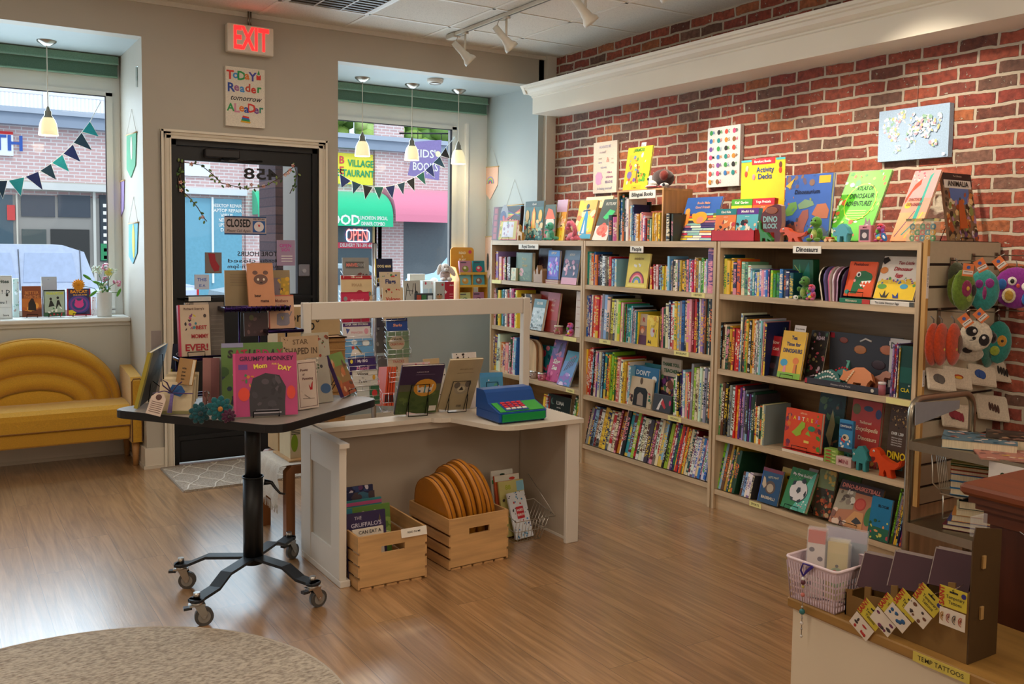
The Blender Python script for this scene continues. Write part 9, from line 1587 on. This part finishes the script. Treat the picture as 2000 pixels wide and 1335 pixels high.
for k in range(4):inb('sticker_packet',['front','second','third','rear'][k]+' yellow green sticker packet in the white basket','packet',2.03+.008*k,1.577+.0045*k,zb_+.004,.052,.15,'#c8b87a','#d0bc80',[('e',.5,.4,.42,.5,'#8aa878'),('e',.4,.5,.1,.1,'#b8402a'),('e',.6,.35,.12,.12,'#5a7a90'),('e',.5,.6,.08,.08,'#3a3a30')])
for k in range(7):inb('sticker_packet',ordinal(k+1)+' violet sleeved packet from the front, back of the basket','packet',2.066+.006*k,1.60+.0035*k,zb_+.004,.055,.128,'#a8a8d8','#b8b8e0',[],th=.003,rz=-60,tilt=10,grp='violet packets')
inb('clear_folder','large clear plastic folder behind the violet packets','folder',2.107,1.61,zb_+.006,.11,.165,'#a8b4c0','#c0b8c8',[],th=.002,rz=-68,tilt=6)
# keychain with purple ribbon
t=thing('charm_strap','hanging charm chain with a purple ribbon loop on the basket','keychain',at(1575,1110,x=1.945));b=MB();b.tube([(.0,-.012,.012),(-.006,.006,.014),(-.008,.012,-.006),(-.004,.006,-.02),(.0,.0,-.008),(0,-.02,.012)],.004,'#32187a','fabric',8,flat=.5);b.build('ribbon',t)
b=MB();b.tube([(0,.004,-.02),(-.004,.006,-.06),(-.004,.006,-.19)],.0011,'#a8a098','metal',5)
for z,c,r_ in((-.028,'#e0dcd8',.005),(-.038,'#5a2a34',.007),(-.05,'#b8a850',.004),(-.072,'#b86a60',.006),(-.105,'#a8a098',.003),(-.118,'#2a6a6a',.008),(-.135,'#a8a098',.003),(-.15,'#c8c0b8',.005),(-.165,'#a8a098',.003),(-.185,'#c8c0b8',.004)):b.ell((-.004,.006,z),r_,c,'gloss',10)
b.build('charms',t)
# laser cut tattoo display
t=thing('tattoo_display','stepped brown fibreboard display box of temporary tattoos','display box',(1.992,1.18,HZ+.0005));MD='#7d5c2c';ln=.335;b=MB()
prof=[(0,0),(ln,0),(ln,.068),(ln-.02,.072),(ln-.02,.056)]
for k in range(1,5):
    y=ln-.075*k;z=.068+.028*k
    prof+=[(y+.018,.056+.025*(k-1)),(y+.018,z-.004),(y,z),(y,z-.022)]
prof+=[(.0,.165)]
b.X=Matrix.Rotation(R(90),4,'Z');b.prism([(q[0],q[1])for q in prof],-.004,0,MD,'paper');b.build('front_panel',t)
b=MB();b.prism([(0,0),(.115,0),(.115,.30),(.01,.32),(0,.29)],-.004,-.0005,'#4a3418','paper');b.build('side_panel',t)
b=MB();b.box((0,ln-.004,0),(.11,ln,.06),MD,'paper');b.box((.111,0,0),(.115,ln,.12),MD,'paper');b.box((0.001,0,0.0),(.11,ln-.005,.004),MD,'paper');b.build('tray',t)
for yy,z in((.0,.22),(.0,.10)):b=MB();b.box((.035,-.009,z),(.047,-.0045,z+.03),'#a88450','paper');b.build('tab',t)
b=MB();b.box((-.002,-.002,.30),(.055,.005,.345),'#c8c8cc','film');b.build('clear_cover',t)
for k,(y,z,lb)in enumerate(((.235,.085,'lowest'),(.145,.115,'middle'),(.035,.155,'highest'))):
    for j in range(2):q=thing('dark_card',f'{["front","rear"][j]} maroon card in the {lb} slot of the tattoo display','card',mat=Matrix.Translation((2.01+.012*j,1.18+y+.03,HZ+z))@Matrix.Rotation(R(-72),4,'Z')@Matrix.Rotation(R(-38),4,'X'),group='maroon cards in the tattoo display');b=MB();b.box((-.045,0,0),(.045,.002,.095),'#380e1c','paper');b.build('card',q);b=MB();b.box((-.045,-.0004,.092),(.045,.0024,.096),'#8a7a74','paper');b.box((-.045,-.0004,0),(-.043,.0024,.095),'#8a7a74','paper');b.build('edge',q)
TAT=[(1700,1200,33,'fire engine','#a82c24'),(1742,1190,32,'red and purple insect','#6a2c50'),(1772,1182,33,'octopus and whale','#24507a'),(1812,1172,32,'brown bear and giraffe','#6a4028'),(1861,1170,0,'four rainbow arch','#a85a48')]
for k,(px,py,rz,ml,c)in enumerate(TAT):
    x=1.952-.0035*(k if k<4 else 5);p=at(px,py,x=x);t=thing('tattoo_packet',f'yellow Temporary Tattoos packet with {ml} designs','tattoo packet',mat=Matrix.Translation(p)@Matrix.Rotation(R(-90),4,'Z')@Matrix.Rotation(R(rz),4,'Y'),group='temporary tattoo packets');b=MB();b.box((-.033,0,-.022),(.033,.0012,.025),'#c4b034','paper');b.box((-.031,.0002,-.066),(.031,.0014,-.026),'#d2c4b2','paper');b.build('card',t)
    b=MB();b.text('SAINT',.017,Tm(-.026,-.0008,.002,90)@Tm(rz=90),'#a82418','paper',bold=.06,wid=.044);b.text('Temporary',.0115,Tm(.006,-.0008,.003,90),'#20201c','paper',bold=.01,wid=.044);b.text('Tattoos',.0115,Tm(.006,-.0008,-.009,90),'#20201c','paper',bold=.01,wid=.032);b.box((-.008,-.0006,.013),(.012,0,.017),'#1c1810','paper');b.cyl((.026,-.0004,.014),(.026,-.0012,.014),.006,col='#2a2470',mat='paper',n=8);b.build('header_print',t)
    b=MB()
    if k==4:
        for j,cc in enumerate(('#b8842f','#a8505a','#4a4a50','#b03c28')):
            for r_ in range(3):b.tube([(-.022+.0148*j,-.0008,-.046)]+[(-.022+.0148*j+(.0068-.002*r_)*math.sin(R(a_))*(-1),-.0008,-.046+(.010-.003*r_)*math.cos(R(a_)))for a_ in range(0,181,20)],.0008,cc if r_%2==0 else '#d8b890','paper',4)
    else:
        for j in range(7):b.ell((rnd.uniform(-.023,.023),-.0004,rnd.uniform(-.06,-.033)),(rnd.uniform(.003,.008),.0006,rnd.uniform(.003,.006)),rnd.choice([c,c,'#3a2c28']),'paper',8)
    b.build('tattoo_print',t);b=MB();b.tube([(.002,.0,.016),(.002,-.006,.022),(.002,.036,.028)],.0012,'#c8c4bc','clear',5);b.build('hook',t)
# ================================================================ dark wooden sales counter
t=thing('sales_counter','dark reddish wood sales counter cropped at the right edge','counter',(2.24,.40,0));DW='#6e3412'
b=MB();b.box((.0,-1.2,.872),(.75,.97,.90),'#74381a','woody',bev=.008);b.build('top',t)
b=MB()
for k,(o_,z0,z1)in enumerate(((.018,.852,.872),(.03,.835,.852),(.045,.80,.835))):b.box((o_,-1.2,z0),(.74,.97-o_,z1),'#5a2a12','woody')
b.build('cornice',t)
b=MB();b.box((.06,-1.2,.0),(.72,.90,.80),'#3a1a0e','woodz');b.box((.05,.80,0),(.12,.91,.80),'#4a2212','woodz');b.box((.045,.78,0),(.13,.925,.06),'#4a2212','woodz');b.build('body',t)
b=MB();b.tube([at(1960,1015,y=1.34)-Vector((2.24,.4,0)),at(2002,1045,y=1.2)-Vector((2.24,.4,0))],.0012,'#b8b0a8','plastic',5);b.build('cable',t)

finish_spines(300-sum(1 for o in bpy.data.objects if o.get('category')=='book'))
